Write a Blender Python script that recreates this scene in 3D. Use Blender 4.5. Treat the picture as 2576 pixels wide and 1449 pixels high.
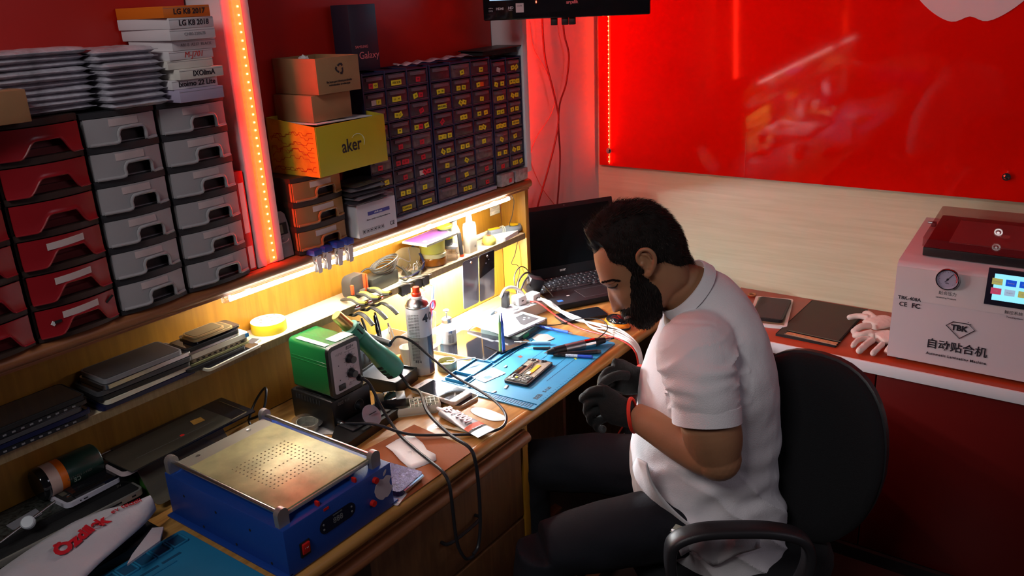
import bpy, bmesh, math, random
from mathutils import Vector, Matrix, Euler, noise
PI = math.pi
random.seed(7)
for o in list(bpy.data.objects): bpy.data.objects.remove(o)
SC = bpy.context.scene
COL = SC.collection

# ------------------------------------------------------------------ camera
F_PX, YAW, PITCH, ROLL = 2090.6, 0.642126, -0.3379476, -0.04621166
CAM = Vector((0, 0, 1.69))
_f = Vector((math.cos(PITCH)*math.cos(YAW), math.cos(PITCH)*math.sin(YAW), math.sin(PITCH)))
_r0 = Vector((math.sin(YAW), -math.cos(YAW), 0)); _u0 = _r0.cross(_f)
CR = _r0*math.cos(ROLL)+_u0*math.sin(ROLL); CU = -_r0*math.sin(ROLL)+_u0*math.cos(ROLL); CF = _f
cd = bpy.data.cameras.new('camera'); co = bpy.data.objects.new('camera', cd); COL.objects.link(co)
cd.sensor_width = 36; cd.lens = 36*F_PX/2576; cd.clip_start = 0.05; cd.clip_end = 50
m = Matrix((CR, CU, -CF)).transposed().to_4x4(); m.translation = CAM; co.matrix_world = m
SC.camera = co
def ray(x, y): return CF+CR*((x-1288)/F_PX)-CU*((y-724.5)/F_PX)
def _hit(x, y, ax, v):
    d = ray(x, y); return CAM+d*((v-CAM[ax])/d[ax])
# measured points of the photograph, taken on the real surface they lie on
def hz(x, y, z=0.75): return _hit(x, y, 2, z)      # on a level surface of height z
def hy(x, y, yy=1.5): return _hit(x, y, 1, yy)     # on a plane parallel to the left wall
def hx(x, y, xx=2.74): return _hit(x, y, 0, xx)    # on a plane parallel to the right wall
def ht(x, y, t): return CAM+ray(x, y)*t            # at a distance

# ------------------------------------------------------------------ world, light, exposure
vs = SC.view_settings
vs.view_transform = 'Standard'; vs.look = 'None'; vs.gamma = 1; vs.exposure = 0.0; vs.use_curve_mapping = False
w = bpy.data.worlds.new('world'); SC.world = w; w.use_nodes = True
w.node_tree.nodes['Background'].inputs[0].default_value = (0.62, 0.45, 0.52, 1)
w.node_tree.nodes['Background'].inputs[1].default_value = 0.02
def area(name, loc, target, sx, sy, power, col):
    l = bpy.data.lights.new(name, 'AREA'); l.shape = 'RECTANGLE'; l.size = sx; l.size_y = sy; l.energy = power; l.color = col
    o = bpy.data.objects.new(name, l); COL.objects.link(o); o.location = loc
    o.rotation_euler = (Vector(target)-Vector(loc)).to_track_quat('-Z', 'Y').to_euler(); return o
area('ceiling_lamp_light', (-1.0, 0.5, 2.95), (2.5, 0.7, 0.9), 0.9, 0.6, 21.0, (0.97, 0.93, 0.92))
area('front_fill_light', (1.5, -1.7, 2.3), (1.2, 1.5, 1.2), 0.9, 0.7, 4.5, (0.92, 0.86, 1.0))  # unseen soft fill, added from the front to brighten the drawer faces

# ------------------------------------------------------------------ materials
MATS = {}
def mat(name, col, rough=0.5, metal=0.0, bump=0.0, bscale=60, spec=0.5, emit=None, estr=0, trans=0, alpha=1, var=0.0, vscale=8, coat=0, stretch=None, sheen=0, ior=1.45, sss=0):
    if name in MATS: return MATS[name]
    M = bpy.data.materials.new(name); M.use_nodes = True; nt = M.node_tree; N = nt.nodes; L = nt.links
    b = N['Principled BSDF']; c = (*col, 1)
    b.inputs['Base Color'].default_value = c; b.inputs['Roughness'].default_value = rough; b.inputs['Metallic'].default_value = metal
    b.inputs['Specular IOR Level'].default_value = spec; b.inputs['IOR'].default_value = ior
    b.inputs['Coat Weight'].default_value = coat; b.inputs['Coat Roughness'].default_value = 0.05
    if sss: b.inputs['Subsurface Weight'].default_value = sss; b.inputs['Subsurface Radius'].default_value = (0.012, 0.004, 0.002)
    if sheen: b.inputs['Sheen Weight'].default_value = sheen
    if emit: b.inputs['Emission Color'].default_value = (*emit, 1); b.inputs['Emission Strength'].default_value = estr
    if trans: b.inputs['Transmission Weight'].default_value = trans
    if alpha < 1: b.inputs['Alpha'].default_value = alpha
    tc = N.new('ShaderNodeTexCoord'); mp = N.new('ShaderNodeMapping'); L.new(tc.outputs['Object'], mp.inputs[0])
    if stretch: mp.inputs['Scale'].default_value = stretch
    if var:
        n = N.new('ShaderNodeTexNoise'); n.inputs['Scale'].default_value = vscale; n.inputs['Detail'].default_value = 6; L.new(mp.outputs[0], n.inputs['Vector'])
        r = N.new('ShaderNodeValToRGB'); r.color_ramp.elements[0].position = 0.3; r.color_ramp.elements[1].position = 0.72
        r.color_ramp.elements[0].color = tuple(max(0, x*(1-var)) for x in col)+(1,); r.color_ramp.elements[1].color = tuple(min(1, x*(1+var)) for x in col)+(1,)
        L.new(n.outputs['Fac'], r.inputs[0]); L.new(r.outputs[0], b.inputs['Base Color'])
    if bump:
        n = N.new('ShaderNodeTexNoise'); n.inputs['Scale'].default_value = bscale; n.inputs['Detail'].default_value = 4; L.new(mp.outputs[0], n.inputs['Vector'])
        bp = N.new('ShaderNodeBump'); bp.inputs['Strength'].default_value = bump; bp.inputs['Distance'].default_value = 0.003
        L.new(n.outputs['Fac'], bp.inputs['Height']); L.new(bp.outputs[0], b.inputs['Normal'])
    MATS[name] = M; return M
def wood(name, c1, c2, scale=(0.6, 9, 9), rough=0.45, dist=3.0, coat=0):
    if name in MATS: return MATS[name]
    M = bpy.data.materials.new(name); M.use_nodes = True; nt = M.node_tree; N = nt.nodes; L = nt.links; b = N['Principled BSDF']
    tc = N.new('ShaderNodeTexCoord'); mp = N.new('ShaderNodeMapping'); mp.inputs['Scale'].default_value = scale; L.new(tc.outputs['Object'], mp.inputs[0])
    n = N.new('ShaderNodeTexNoise'); n.inputs['Scale'].default_value = 4; n.inputs['Detail'].default_value = 8; n.inputs['Distortion'].default_value = dist*0.3; L.new(mp.outputs[0], n.inputs['Vector'])
    r = N.new('ShaderNodeValToRGB'); r.color_ramp.elements[0].position = 0.35; r.color_ramp.elements[1].position = 0.68
    r.color_ramp.elements[0].color = (*c1, 1); r.color_ramp.elements[1].color = (*c2, 1)
    L.new(n.outputs['Fac'], r.inputs[0]); L.new(r.outputs[0], b.inputs['Base Color']); b.inputs['Roughness'].default_value = rough
    b.inputs['Coat Weight'].default_value = coat; b.inputs['Coat Roughness'].default_value = 0.1
    bp = N.new('ShaderNodeBump'); bp.inputs['Strength'].default_value = 0.12; bp.inputs['Distance'].default_value = 0.002; L.new(n.outputs['Fac'], bp.inputs['Height']); L.new(bp.outputs[0], b.inputs['Normal'])
    MATS[name] = M; return M

BLACK = mat('black_plastic', (0.012, 0.012, 0.014), 0.42, bump=0.05, bscale=300)
BLACKG = mat('black_gloss', (0.008, 0.008, 0.01), 0.08, coat=0.5)
BLACKM = mat('black_matt', (0.01, 0.01, 0.011), 0.8, bump=0.15, bscale=400)
RUBBER = mat('black_rubber', (0.015, 0.015, 0.016), 0.6)
INK = mat('dark_ink', (0.015, 0.012, 0.02), 0.6)
WHITEP = mat('white_plastic', (0.8, 0.8, 0.8), 0.35)
PAPER = mat('white_paper', (0.82, 0.81, 0.79), 0.8, bump=0.15, bscale=90)
SILVER = mat('brushed_steel', (0.62, 0.61, 0.6), 0.28, metal=1, bump=0.06, bscale=200)
CHROME = mat('chrome', (0.8, 0.8, 0.8), 0.08, metal=1)
CLEAR = mat('clear_plastic', (0.9, 0.92, 0.92), 0.08, trans=0.95, alpha=0.45)
GREYP = mat('grey_plastic', (0.22, 0.22, 0.235), 0.4)

# ------------------------------------------------------------------ mesh builder
class MB:
    def __init__(s): s.v = []; s.f = []; s.m = []; s.sm = []; s.mats = []
    def mi(s, m):
        if m not in s.mats: s.mats.append(m)
        return s.mats.index(m)
    def add(s, vs, fs, m, smooth=False, T=None):
        k = len(s.v); i = s.mi(m)
        for v in vs:
            v = Vector(v); s.v.append(tuple(T @ v if T else v))
        for f in fs: s.f.append([a+k for a in f]); s.m.append(i); s.sm.append(smooth)
        return s
    def bm(s, bm, m, smooth=False, T=None):
        bm.verts.ensure_lookup_table(); bm.verts.index_update()
        s.add([v.co.copy() for v in bm.verts], [[v.index for v in f.verts] for f in bm.faces], m, smooth, T); bm.free(); return s
    def box(s, c, d, m, bev=0.0, T=None, rz=0, rx=0, ry=0, seg=2):
        bm = bmesh.new(); bmesh.ops.create_cube(bm, size=1)
        for v in bm.verts: v.co = Vector((v.co.x*d[0], v.co.y*d[1], v.co.z*d[2]))
        if bev > 0: bmesh.ops.bevel(bm, geom=list(bm.edges), offset=min(bev, min(d)*0.45), segments=seg, profile=0.5, affect='EDGES', clamp_overlap=True)
        X = Matrix.Translation(c) @ Euler((rx, ry, rz)).to_matrix().to_4x4()
        return s.bm(bm, m, bev > 0 and seg > 1, (T @ X) if T else X)
    def lathe(s, prof, m, n=24, T=None, smooth=True, a0=0, a1=2*PI):
        full = abs(a1-a0-2*PI) < 1e-6; k = n if full else n+1; vs = []; fs = []
        for r, z in prof:
            for i in range(k):
                a = a0+(a1-a0)*i/n; vs.append((r*math.cos(a), r*math.sin(a), z))
        for j in range(len(prof)-1):
            for i in range(n):
                i2 = (i+1) % k; fs.append([j*k+i, j*k+i2, (j+1)*k+i2, (j+1)*k+i])
        if full and not (len(prof) == 2 and prof[0][0] < 1e-5) and prof[0] != prof[-1]:
            if prof[0][0] > 1e-5: fs.append(list(range(k-1, -1, -1)))
            if prof[-1][0] > 1e-5: fs.append([(len(prof)-1)*k+i for i in range(k)])
        return s.add(vs, fs, m, smooth, T)
    def cyl(s, p0, p1, r, m, r1=None, n=16, smooth=True):
        p0 = Vector(p0); p1 = Vector(p1); d = p1-p0
        T = Matrix.Translation(p0) @ d.to_track_quat('Z', 'Y').to_matrix().to_4x4()
        r1 = r if r1 is None else r1; L = d.length
        return s.lathe([(r, 0), (r1, L)], m, n, T, smooth)
    def tube(s, pts, r, m, n=8, cap=True, closed=False, flat=1.0):
        pts = [Vector(p) for p in pts]; vs = []; fs = []; N = len(pts); up = None
        for i, p in enumerate(pts):
            a = pts[(i-1) % N] if (i > 0 or closed) else p; b = pts[(i+1) % N] if (i < N-1 or closed) else p
            d = (b-a).normalized()
            if up is None:
                up = Vector((0, 0, 1)) if abs(d.z) < 0.9 else Vector((1, 0, 0))
            x = up.cross(d)
            if x.length < 1e-6: x = Vector((1, 0, 0)).cross(d)
            x.normalize(); y = d.cross(x); up = y
            rr = r[i] if isinstance(r, (list, tuple)) else r
            for k in range(n):
                t = 2*PI*k/n; vs.append(p+x*rr*math.cos(t)+y*rr*flat*math.sin(t))
        M_ = N if closed else N-1
        for i in range(M_):
            for k in range(n):
                j = (i+1) % N; k2 = (k+1) % n; fs.append([i*n+k, i*n+k2, j*n+k2, j*n+k])
        if cap and not closed: fs.append(list(range(n-1, -1, -1))); fs.append([(N-1)*n+k for k in range(n)])
        return s.add(vs, fs, m, True)
    def loft(s, rings, m, cap=True, smooth=True, T=None):
        n = len(rings[0]); vs = [p for r in rings for p in r]; fs = []
        for j in range(len(rings)-1):
            for i in range(n): i2 = (i+1) % n; fs.append([j*n+i, j*n+i2, (j+1)*n+i2, (j+1)*n+i])
        if cap: fs.append(list(range(n-1, -1, -1))); fs.append([(len(rings)-1)*n+i for i in range(n)])
        return s.add(vs, fs, m, smooth, T)
    def prism(s, poly, z0, z1, m, T=None, top=None, smooth=False):
        n = len(poly); area2 = sum(poly[i][0]*poly[(i+1) % n][1]-poly[(i+1) % n][0]*poly[i][1] for i in range(n))
        if area2 < 0: poly = poly[::-1]
        vs = [(x, y, z0) for x, y in poly]+[(x, y, z1) for x, y in poly]
        fs = [[i, (i+1) % n, n+(i+1) % n, n+i] for i in range(n)]
        s.add(vs, fs, m, smooth, T); s.add(vs, [list(range(n-1, -1, -1))], m, False, T); s.add(vs, [list(range(n, 2*n))], top or m, False, T); return s
    def rbox(s, w, d, h, r, m, T=None, top=None, z0=0, n=5):   # slab with rounded corners seen from above
        return s.prism(rrect(w, d, r, n), z0, z0+h, m, T, top)
    def text(s, txt, size, m, T, align='CENTER', ext=0.0002, sx=1.0, bold=0.0, shear=0.0, space=1.0):
        cu = bpy.data.curves.new('t', 'FONT'); cu.body = txt; cu.size = size; cu.align_x = align; cu.align_y = 'CENTER'; cu.extrude = ext; cu.offset = bold; cu.shear = shear; cu.space_character = space; cu.resolution_u = 3
        ob = bpy.data.objects.new('t', cu); COL.objects.link(ob); dg = bpy.context.evaluated_depsgraph_get(); me = bpy.data.meshes.new_from_object(ob.evaluated_get(dg))
        s.add([Vector((v.co.x*sx, v.co.y, v.co.z)) for v in me.vertices], [list(p.vertices) for p in me.polygons], m, False, T)
        bpy.data.objects.remove(ob); bpy.data.curves.remove(cu); bpy.data.meshes.remove(me); return s
    def mesh(s, name):
        me = bpy.data.meshes.new(name); me.from_pydata(s.v, [], s.f)
        for m in s.mats: me.materials.append(m)
        me.polygons.foreach_set('material_index', s.m); me.polygons.foreach_set('use_smooth', s.sm); me.update(); me.set_sharp_from_angle(angle=0.75); return me
    def build(s, name, parent=None, loc=None, rz=0, label=None, T=None):
        o = bpy.data.objects.new(name, s.mesh(name)); COL.objects.link(o)
        if parent is not None: o.parent = parent
        if loc is not None: o.location = loc
        if rz: o.rotation_euler = (0, 0, rz)
        if T is not None: o.matrix_local = T
        if label: o['label'] = label
        return o
def rrect(w, d, r, n=5):
    P = []
    for cx, cy, a in ((w/2-r, d/2-r, 0), (-w/2+r, d/2-r, PI/2), (-w/2+r, -d/2+r, PI), (w/2-r, -d/2+r, 1.5*PI)):
        for i in range(n+1): t = a+PI/2*i/n; P.append((cx+r*math.cos(t), cy+r*math.sin(t)))
    return P
def tag(o, label, cat, group=None, kind=None):
    if label: o['label'] = label
    if cat: o['category'] = cat
    if group: o['group'] = group
    if kind: o['kind'] = kind
    return o
def thing(name, label, cat, loc=(0, 0, 0), rz=0, group=None, T=None):
    o = bpy.data.objects.new(name, None); COL.objects.link(o); o.empty_display_size = 0.02
    if T is not None: o.matrix_world = T
    else: o.location = loc; o.rotation_euler = (0, 0, rz)
    return tag(o, label, cat, group)
def struct(name, mb): o = mb.build(name); o['kind'] = 'structure'; return o
def kids(o): return [c for c in COL.objects if c.parent == o]
def dup(o, parent=None):
    c = o.copy(); COL.objects.link(c); c.parent = parent
    for k in kids(o): dup(k, c)
    return c
def cr(pts, n=8, closed=False):    # smooth curve through points
    P = [Vector(p) for p in pts]; out = []; N = len(P)
    for i in range(N if closed else N-1):
        g = lambda j: P[j % N] if closed else P[max(0, min(N-1, j))]
        p0, p1, p2, p3 = g(i-1), g(i), g(i+1), g(i+2)
        for k in range(n):
            t = k/n; out.append(0.5*((2*p1)+(-p0+p2)*t+(2*p0-5*p1+4*p2-p3)*t*t+(-p0+3*p1-3*p2+p3)*t**3))
    if not closed: out.append(P[-1])
    return out
def face_T(o, x, n):   # text plane: origin, x direction, outward normal
    x = Vector(x).normalized(); n = Vector(n).normalized(); y = n.cross(x)
    M = Matrix((x, y, n)).transposed().to_4x4(); M.translation = Vector(o); return M
def RZ(a): return Matrix.Rotation(a, 4, 'Z')
def TR(x, y=None, z=None): return Matrix.Translation(x if y is None else (x, y, z))
FRONT = lambda x, y, z: face_T((x, y, z), (1, 0, 0), (0, -1, 0))   # writing on a face turned to -y
TOP = lambda x, y, z, a=0: TR(x, y, z) @ RZ(a)
def ang(a, b): return math.atan2(b[1]-a[1], b[0]-a[0])
# ------------------------------------------------------------------ room shell
WALLW = mat('white_wall_paint', (0.60, 0.54, 0.55), 0.7, bump=0.1, bscale=40, var=0.06, vscale=3)
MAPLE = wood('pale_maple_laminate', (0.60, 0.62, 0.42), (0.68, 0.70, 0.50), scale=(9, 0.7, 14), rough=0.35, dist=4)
REDG = mat('gloss_red_acrylic', (0.70, 0.006, 0.002), 0.07, spec=0.22)
REDM = mat('satin_red_board', (0.50, 0.012, 0.006), 0.35)
FLOORM = mat('dark_floor_tiles', (0.05, 0.035, 0.03), 0.35, var=0.4, vscale=5)
struct('floor', MB().box((0.8, -0.5, -0.02), (6.4, 5.0, 0.04), FLOORM))
struct('wall_left', MB().box((0.6, 1.66, 1.4), (4.4, 0.08, 2.8), WALLW))
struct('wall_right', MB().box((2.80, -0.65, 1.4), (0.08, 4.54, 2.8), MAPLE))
# gloss red panel on the right wall, seam in it at y = 1.03
t = thing('wall_panel', 'large gloss red acrylic panel fixed high on the pale wooden wall', 'wall panel', (2.745, 0, 1.066))
MB().box((0, -0.004, 0.85), (0.022, 3.210, 1.70), REDG, 0.001).build('panel_sheet', t)
MB().box((-0.0112, 1.029, 0.082), (0.0006, 0.0008, 0.150), mat('seam_glint', (0.75, 0.12, 0.08), 0.4)).build('seam_line', t)  # pale line painted only where reflections make the seam show
for (yy, zz) in ((1.555, 1.124), (0.251, 1.138)):
    MB().cyl((-0.011, yy, zz-1.066), (-0.019, yy, zz-1.066), 0.011, CHROME).cyl((-0.019, yy, zz-1.066), (-0.023, yy, zz-1.066), 0.008, CHROME, 0.004).build('standoff_bolt', t)
# white fruit emblem sticker: a bitten apple outline, bottom part in view
def apple(bite=True, n=72):
    P = []
    for i in range(n):
        a = PI/2-2*PI*i/n; c, s_ = math.cos(a), math.sin(a)
        r = 1.0+0.05*math.cos(2*a)
        x = 0.90*c*r; y = s_*r
        if s_ > 0: y -= 0.20*math.exp(-(x/0.22)**2); x *= 1.06
        else: y += 0.13*math.exp(-(x/0.20)**2); x *= 1-0.22*(s_**2); 
        if bite and x > 0.52 and abs(y-0.16) < 0.40:
            k = math.sqrt(max(0, 0.40**2-(y-0.16)**2)); x = min(x, 1.0-k*1.05)
        P.append((x, y))
    return P
def leaf(): return [(0.02+0.02, 0.98)]+[(0.02+0.36*math.sin(t)*1.0, 0.98+0.42*(1-math.cos(t))) for t in [i*PI/16 for i in range(1, 9)]]+[(0.38-0.36*math.sin(t), 1.40-0.42*(1-math.cos(t))) for t in [i*PI/16 for i in range(1, 9)]]
STK = mat('white_vinyl', (0.75, 0.75, 0.78), 0.4)
g = MB(); TA = face_T((0, 0, 0), (0, -1, 0), (-1, 0, 0)) @ Matrix.Scale(0.19, 4)
g.prism(apple(), 0, 0.008, STK, TA); g.prism(leaf(), 0, 0.008, STK, TA)
tag(g.build('emblem', loc=(2.7335, 0.40, 1.735)), 'big white bitten apple emblem on the gloss red panel', 'emblem')

# red boards on the left wall, and the two white posts that divide them
tag(MB().box((0.29, 1.6145, 1.95), (1.56, 0.009, 1.62), REDM).build('wall_panel'), 'dark red board behind the drawer stacks left of the lit post', 'wall panel')
tag(MB().box((1.627, 1.6145, 1.95), (0.955, 0.009, 1.62), REDM).build('wall_panel'), 'dark red board behind the cartons and small-parts cabinets', 'wall panel')
POSTW = mat('white_laminate', (0.70, 0.68, 0.71), 0.4)
LEDR = mat('red_led', (1, 0.1, 0.05), 0.4, emit=(1.0, 0.035, 0.008), estr=30)
LEDR2 = mat('red_led_strong', (1, 0.1, 0.05), 0.4, emit=(1.0, 0.018, 0.006), estr=170)
LEDC = mat('red_led_diffuser', (1, 0.2, 0.1), 0.4, emit=(1.0, 0.015, 0.002), estr=22)
LEDDOT = mat('red_led_chip', (1, 0.3, 0.1), 0.4, emit=(1.0, 0.12, 0.03), estr=30)
STRIPB = mat('led_tape_backing', (0.55, 0.25, 0.2), 0.5)
t = thing('wall_post', 'white laminate post with a glowing red light channel between the shelves', 'post', (1.0885, 1.56, 1.145))
MB().box((0, 0, 0.85), (0.023, 0.116, 1.70), POSTW, 0.001).build('board', t)
MB().box((0.0265, 0.003, 0.85), (0.029, 0.109, 1.70), POSTW).build('channel_back', t)
MB().box((0.051, 0.001, 0.85), (0.020, 0.112, 1.70), POSTW, 0.001).build('channel_lip', t)
def led_strip(label, p, h, ndots, facing, w=0.008, grp=None, m=None):
    t = thing('led_strip', label, 'light strip', p); d = Vector(facing); s = Vector((abs(d.y), abs(d.x), 0)).normalized()
    MB().box(d*0.0006+Vector((0, 0, h/2)), (s.x*w+abs(d.x)*0.0012, s.y*w+abs(d.y)*0.0012, h), m or LEDR).build('tape', t)
    g = MB()
    for i in range(ndots): g.box(d*0.0016+Vector((0, 0, h*(i+0.5)/ndots)), (0.0035, 0.0035, 0.0035), LEDDOT)
    o = g.build('led_chips', t); o['kind'] = 'stuff'; return t
led_strip('red light strip running down the channel of the white post', (1.1145, 1.4980, 1.152), 1.6, 96, (0, -1, 0), 0.027, m=LEDC).rotation_euler = (0, 0, 0.35)
t = thing('wall_post', 'white laminate post at the right end of the small-parts cabinets', 'post', (2.121, 1.557, 1.165))
MB().box((0, 0, 0.84), (0.024, 0.122, 1.68), POSTW, 0.001).build('board', t)
led_strip('red light strip on the far side of the right-hand white post', (2.1385, 1.522, 1.17), 1.5, 90, (0, 1, 0), 0.010, m=LEDR2).rotation_euler = (0, 0, -0.50)
led_strip('red light strip of bright dots at the edge of the gloss red panel', (2.7325, 1.556, 1.075), 1.5, 92, (-1, 0, 0), 0.005).rotation_euler = (0, 0, -1.0)

# ------------------------------------------------------------------ desk with hutch
OAK = wood('honey_oak', (0.40, 0.19, 0.045), (0.58, 0.31, 0.09), scale=(1.2, 14, 14), rough=0.32, coat=0.3)
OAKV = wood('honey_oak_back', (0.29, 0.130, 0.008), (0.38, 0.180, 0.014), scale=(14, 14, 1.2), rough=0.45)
BROWNW = wood('red_brown_board', (0.23, 0.082, 0.028), (0.33, 0.13, 0.05), scale=(1.0, 20, 20), rough=0.4)
SHELFW = wood('pale_shelf', (0.62, 0.52, 0.33), (0.72, 0.62, 0.42), scale=(1.0, 30, 30), rough=0.5)
t = thing('desk', 'long honey oak workbench desk with rounded front edge and brown drawer rail', 'desk', (0, 0, 0))
MB().box((1.31, 1.326, 0.735), (2.28, 0.548, 0.03), OAK, 0.002).build('desktop', t)
MB().tube([(0.17, 1.052, 0.7335), (2.45, 1.052, 0.7335)], 0.0165, OAK, 16).box((1.31, 1.075, 0.712), (2.28, 0.03, 0.016), BROWNW).build('edge_moulding', t)
MB().tube([(0.17, 1.062, 0.672), (1.45, 1.062, 0.672)], 0.0155, BROWNW, 16).box((0.81, 1.09, 0.672), (1.28, 0.05, 0.04), BROWNW).build('drawer_rail', t)
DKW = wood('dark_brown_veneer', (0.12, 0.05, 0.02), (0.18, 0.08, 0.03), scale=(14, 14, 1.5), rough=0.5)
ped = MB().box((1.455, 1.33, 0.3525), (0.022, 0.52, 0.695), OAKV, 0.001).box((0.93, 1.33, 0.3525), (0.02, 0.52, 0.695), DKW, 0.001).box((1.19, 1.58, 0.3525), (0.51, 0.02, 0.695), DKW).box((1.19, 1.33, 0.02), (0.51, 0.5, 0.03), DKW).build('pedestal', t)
for k in range(3):
    d = MB().box((1.19, 1.083, 0.545-0.205*k), (0.505, 0.018, 0.195), DKW, 0.003).build('drawer', t)
    MB().tube(cr([(1.13, 1.072, 0.56-0.205*k), (1.14, 1.052, 0.56-0.205*k), (1.24, 1.052, 0.56-0.205*k), (1.25, 1.072, 0.56-0.205*k)], 4), 0.004, BLACK).build('handle', d)
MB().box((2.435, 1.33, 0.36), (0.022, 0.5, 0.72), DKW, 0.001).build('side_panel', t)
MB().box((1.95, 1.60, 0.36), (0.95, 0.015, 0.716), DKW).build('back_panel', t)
t = thing('desk_hutch', 'shallow oak hutch on the desk with a brown top board and one lit shelf', 'shelf unit', (0, 0, 0.75))
MB().box((1.16, 1.549, 0.3775), (1.92, 0.102, 0.031), BROWNW, 0.003).tube([(0.2, 1.500, 0.379), (2.12, 1.500, 0.379)], 0.0135, BROWNW, 12).box((1.16, 1.506, 0.362), (1.92, 0.014, 0.006), BROWNW).build('top_board', t)
MB().box((1.145, 1.551, 0.2115), (1.89, 0.098, 0.019), SHELFW, 0.001).build('shelf', t)
MB().box((1.145, 1.5013, 0.2113), (1.89, 0.0012, 0.0180), wood('olive_brown_edging', (0.22, 0.15, 0.065), (0.30, 0.21, 0.10), scale=(40, 4, 4), rough=0.6)).build('shelf_edging', t)
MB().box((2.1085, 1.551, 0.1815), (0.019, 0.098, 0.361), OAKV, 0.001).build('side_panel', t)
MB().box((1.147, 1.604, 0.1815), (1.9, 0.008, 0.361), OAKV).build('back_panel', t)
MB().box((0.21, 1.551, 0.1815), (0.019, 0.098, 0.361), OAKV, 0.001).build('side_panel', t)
# light tube under the top board
TUBE = mat('white_light_tube', (1, 1, 1), 0.3, emit=(1.0, 0.95, 0.86), estr=12)
TUBED = mat('white_led_row', (1, 1, 1), 0.3, emit=(1.0, 0.95, 0.86), estr=165)
t = thing('light_tube', 'long thin glowing white tube under the front of the top board', 'lamp', (0.974, 1.494, 1.1035))
MB().tube([(0.012, 0, 0), (1.028, 0, 0)], 0.0052, TUBE, 8).build('diffuser', t)
MB().box((0.52, 0.004, -0.0056), (1.01, 0.008, 0.0012), TUBED).build('led_row', t)
for x in (0.0, 1.028): MB().box((x+0.005, 0, 0.001), (0.022, 0.012, 0.012), CLEAR, 0.002).build('end_cap', t)
for x in (0.06, 0.66, 0.95): MB().box((x, 0.001, 0.0058), (0.012, 0.010, 0.003), CLEAR).build('clip', t)
MB().tube(cr([(1.045, 0.0, 0.002), (1.075, 0.02, -0.005), (1.095, 0.03, -0.03), (1.09, 0.035, -0.07), (1.08, 0.04, -0.10), (1.10, 0.045, -0.125)], 6), 0.0012, BLACK, 6).build('wire', t)
# second strip under the shelf that floods the back of the desk
TUBE2 = mat('cold_white_light_strip', (1, 1, 1), 0.3, emit=(0.88, 0.94, 1.0), estr=1300)
t = thing('light_strip', 'bright white light strip fixed under the shelf above the papers', 'lamp', (1.56, 1.54, 0.9490))
MB().box((0.20, 0, 0.0015), (0.40, 0.02, 0.003), WHITEP).build('holder', t)
MB().box((0.20, 0, -0.0025), (0.39, 0.012, 0.005), TUBE2).build('diffuser', t)
tag(MB().box((0, 0, 0), (0.052, 0.0008, 0.026), mat('printed_label', (0.62, 0.58, 0.42), 0.7, var=0.35, vscale=160, stretch=(0.2, 1, 1)), T=None).build('label_sticker', loc=hy(1245, 531, 1.5993)+Vector((0, 0, 0.002))), 'small printed pale sticker on the oak back near the corner', 'sticker')

# ------------------------------------------------------------------ counter on the right
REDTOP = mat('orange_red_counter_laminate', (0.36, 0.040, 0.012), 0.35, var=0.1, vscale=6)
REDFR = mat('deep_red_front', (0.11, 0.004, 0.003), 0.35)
t = thing('counter', 'red counter with a white edge strip and deep red cupboard fronts', 'counter', (0, 0, 0))
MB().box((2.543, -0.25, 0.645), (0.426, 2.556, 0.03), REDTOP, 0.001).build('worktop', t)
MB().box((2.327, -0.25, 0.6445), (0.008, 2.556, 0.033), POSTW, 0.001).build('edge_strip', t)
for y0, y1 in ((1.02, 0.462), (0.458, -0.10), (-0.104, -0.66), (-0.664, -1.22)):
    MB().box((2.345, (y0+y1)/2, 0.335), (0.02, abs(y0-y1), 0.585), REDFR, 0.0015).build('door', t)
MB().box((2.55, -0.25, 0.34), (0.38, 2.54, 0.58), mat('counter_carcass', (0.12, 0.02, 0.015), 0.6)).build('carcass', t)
MB().box((2.5, -0.25, 0.02), (0.36, 2.54, 0.04), BLACKM).build('plinth', t)
# ------------------------------------------------------------------ things standing on the top board (z = 1.144, front y = 1.49)
ZB = 1.1445
def sheet(g, fn, nu, nv, th, m, T=None):     # curved plate: fn(u,v) -> point on the front, thickness goes to +y
    vs = []; fs = []
    for k in (0, 1):
        for j in range(nv+1):
            for i in range(nu+1):
                p = Vector(fn(i/nu, j/nv)); p.y += th*k; vs.append(p)
    W = nu+1; O = W*(nv+1); q = lambda i, j, k: k*O+j*W+i
    for j in range(nv):
        for i in range(nu): fs += [[q(i, j, 0), q(i+1, j, 0), q(i+1, j+1, 0), q(i, j+1, 0)], [q(i, j, 1), q(i, j+1, 1), q(i+1, j+1, 1), q(i+1, j, 1)]]
    for i in range(nu): fs += [[q(i, 0, 0), q(i, 0, 1), q(i+1, 0, 1), q(i+1, 0, 0)], [q(i, nv, 0), q(i+1, nv, 0), q(i+1, nv, 1), q(i, nv, 1)]]
    for j in range(nv): fs += [[q(0, j, 0), q(0, j+1, 0), q(0, j+1, 1), q(0, j, 1)], [q(nu, j, 0), q(nu, j, 1), q(nu, j+1, 1), q(nu, j+1, 0)]]
    return g.add(vs, fs, m, True, T)
REDDR = mat('red_drawer_plastic', (0.30, 0.010, 0.016), 0.28, bump=0.03, bscale=200)
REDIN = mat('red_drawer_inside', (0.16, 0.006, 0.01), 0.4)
FRAMEB = mat('dark_brown_frame', (0.035, 0.018, 0.014), 0.5)
TAPEW = mat('paper_label', (0.62, 0.52, 0.5), 0.7)
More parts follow.
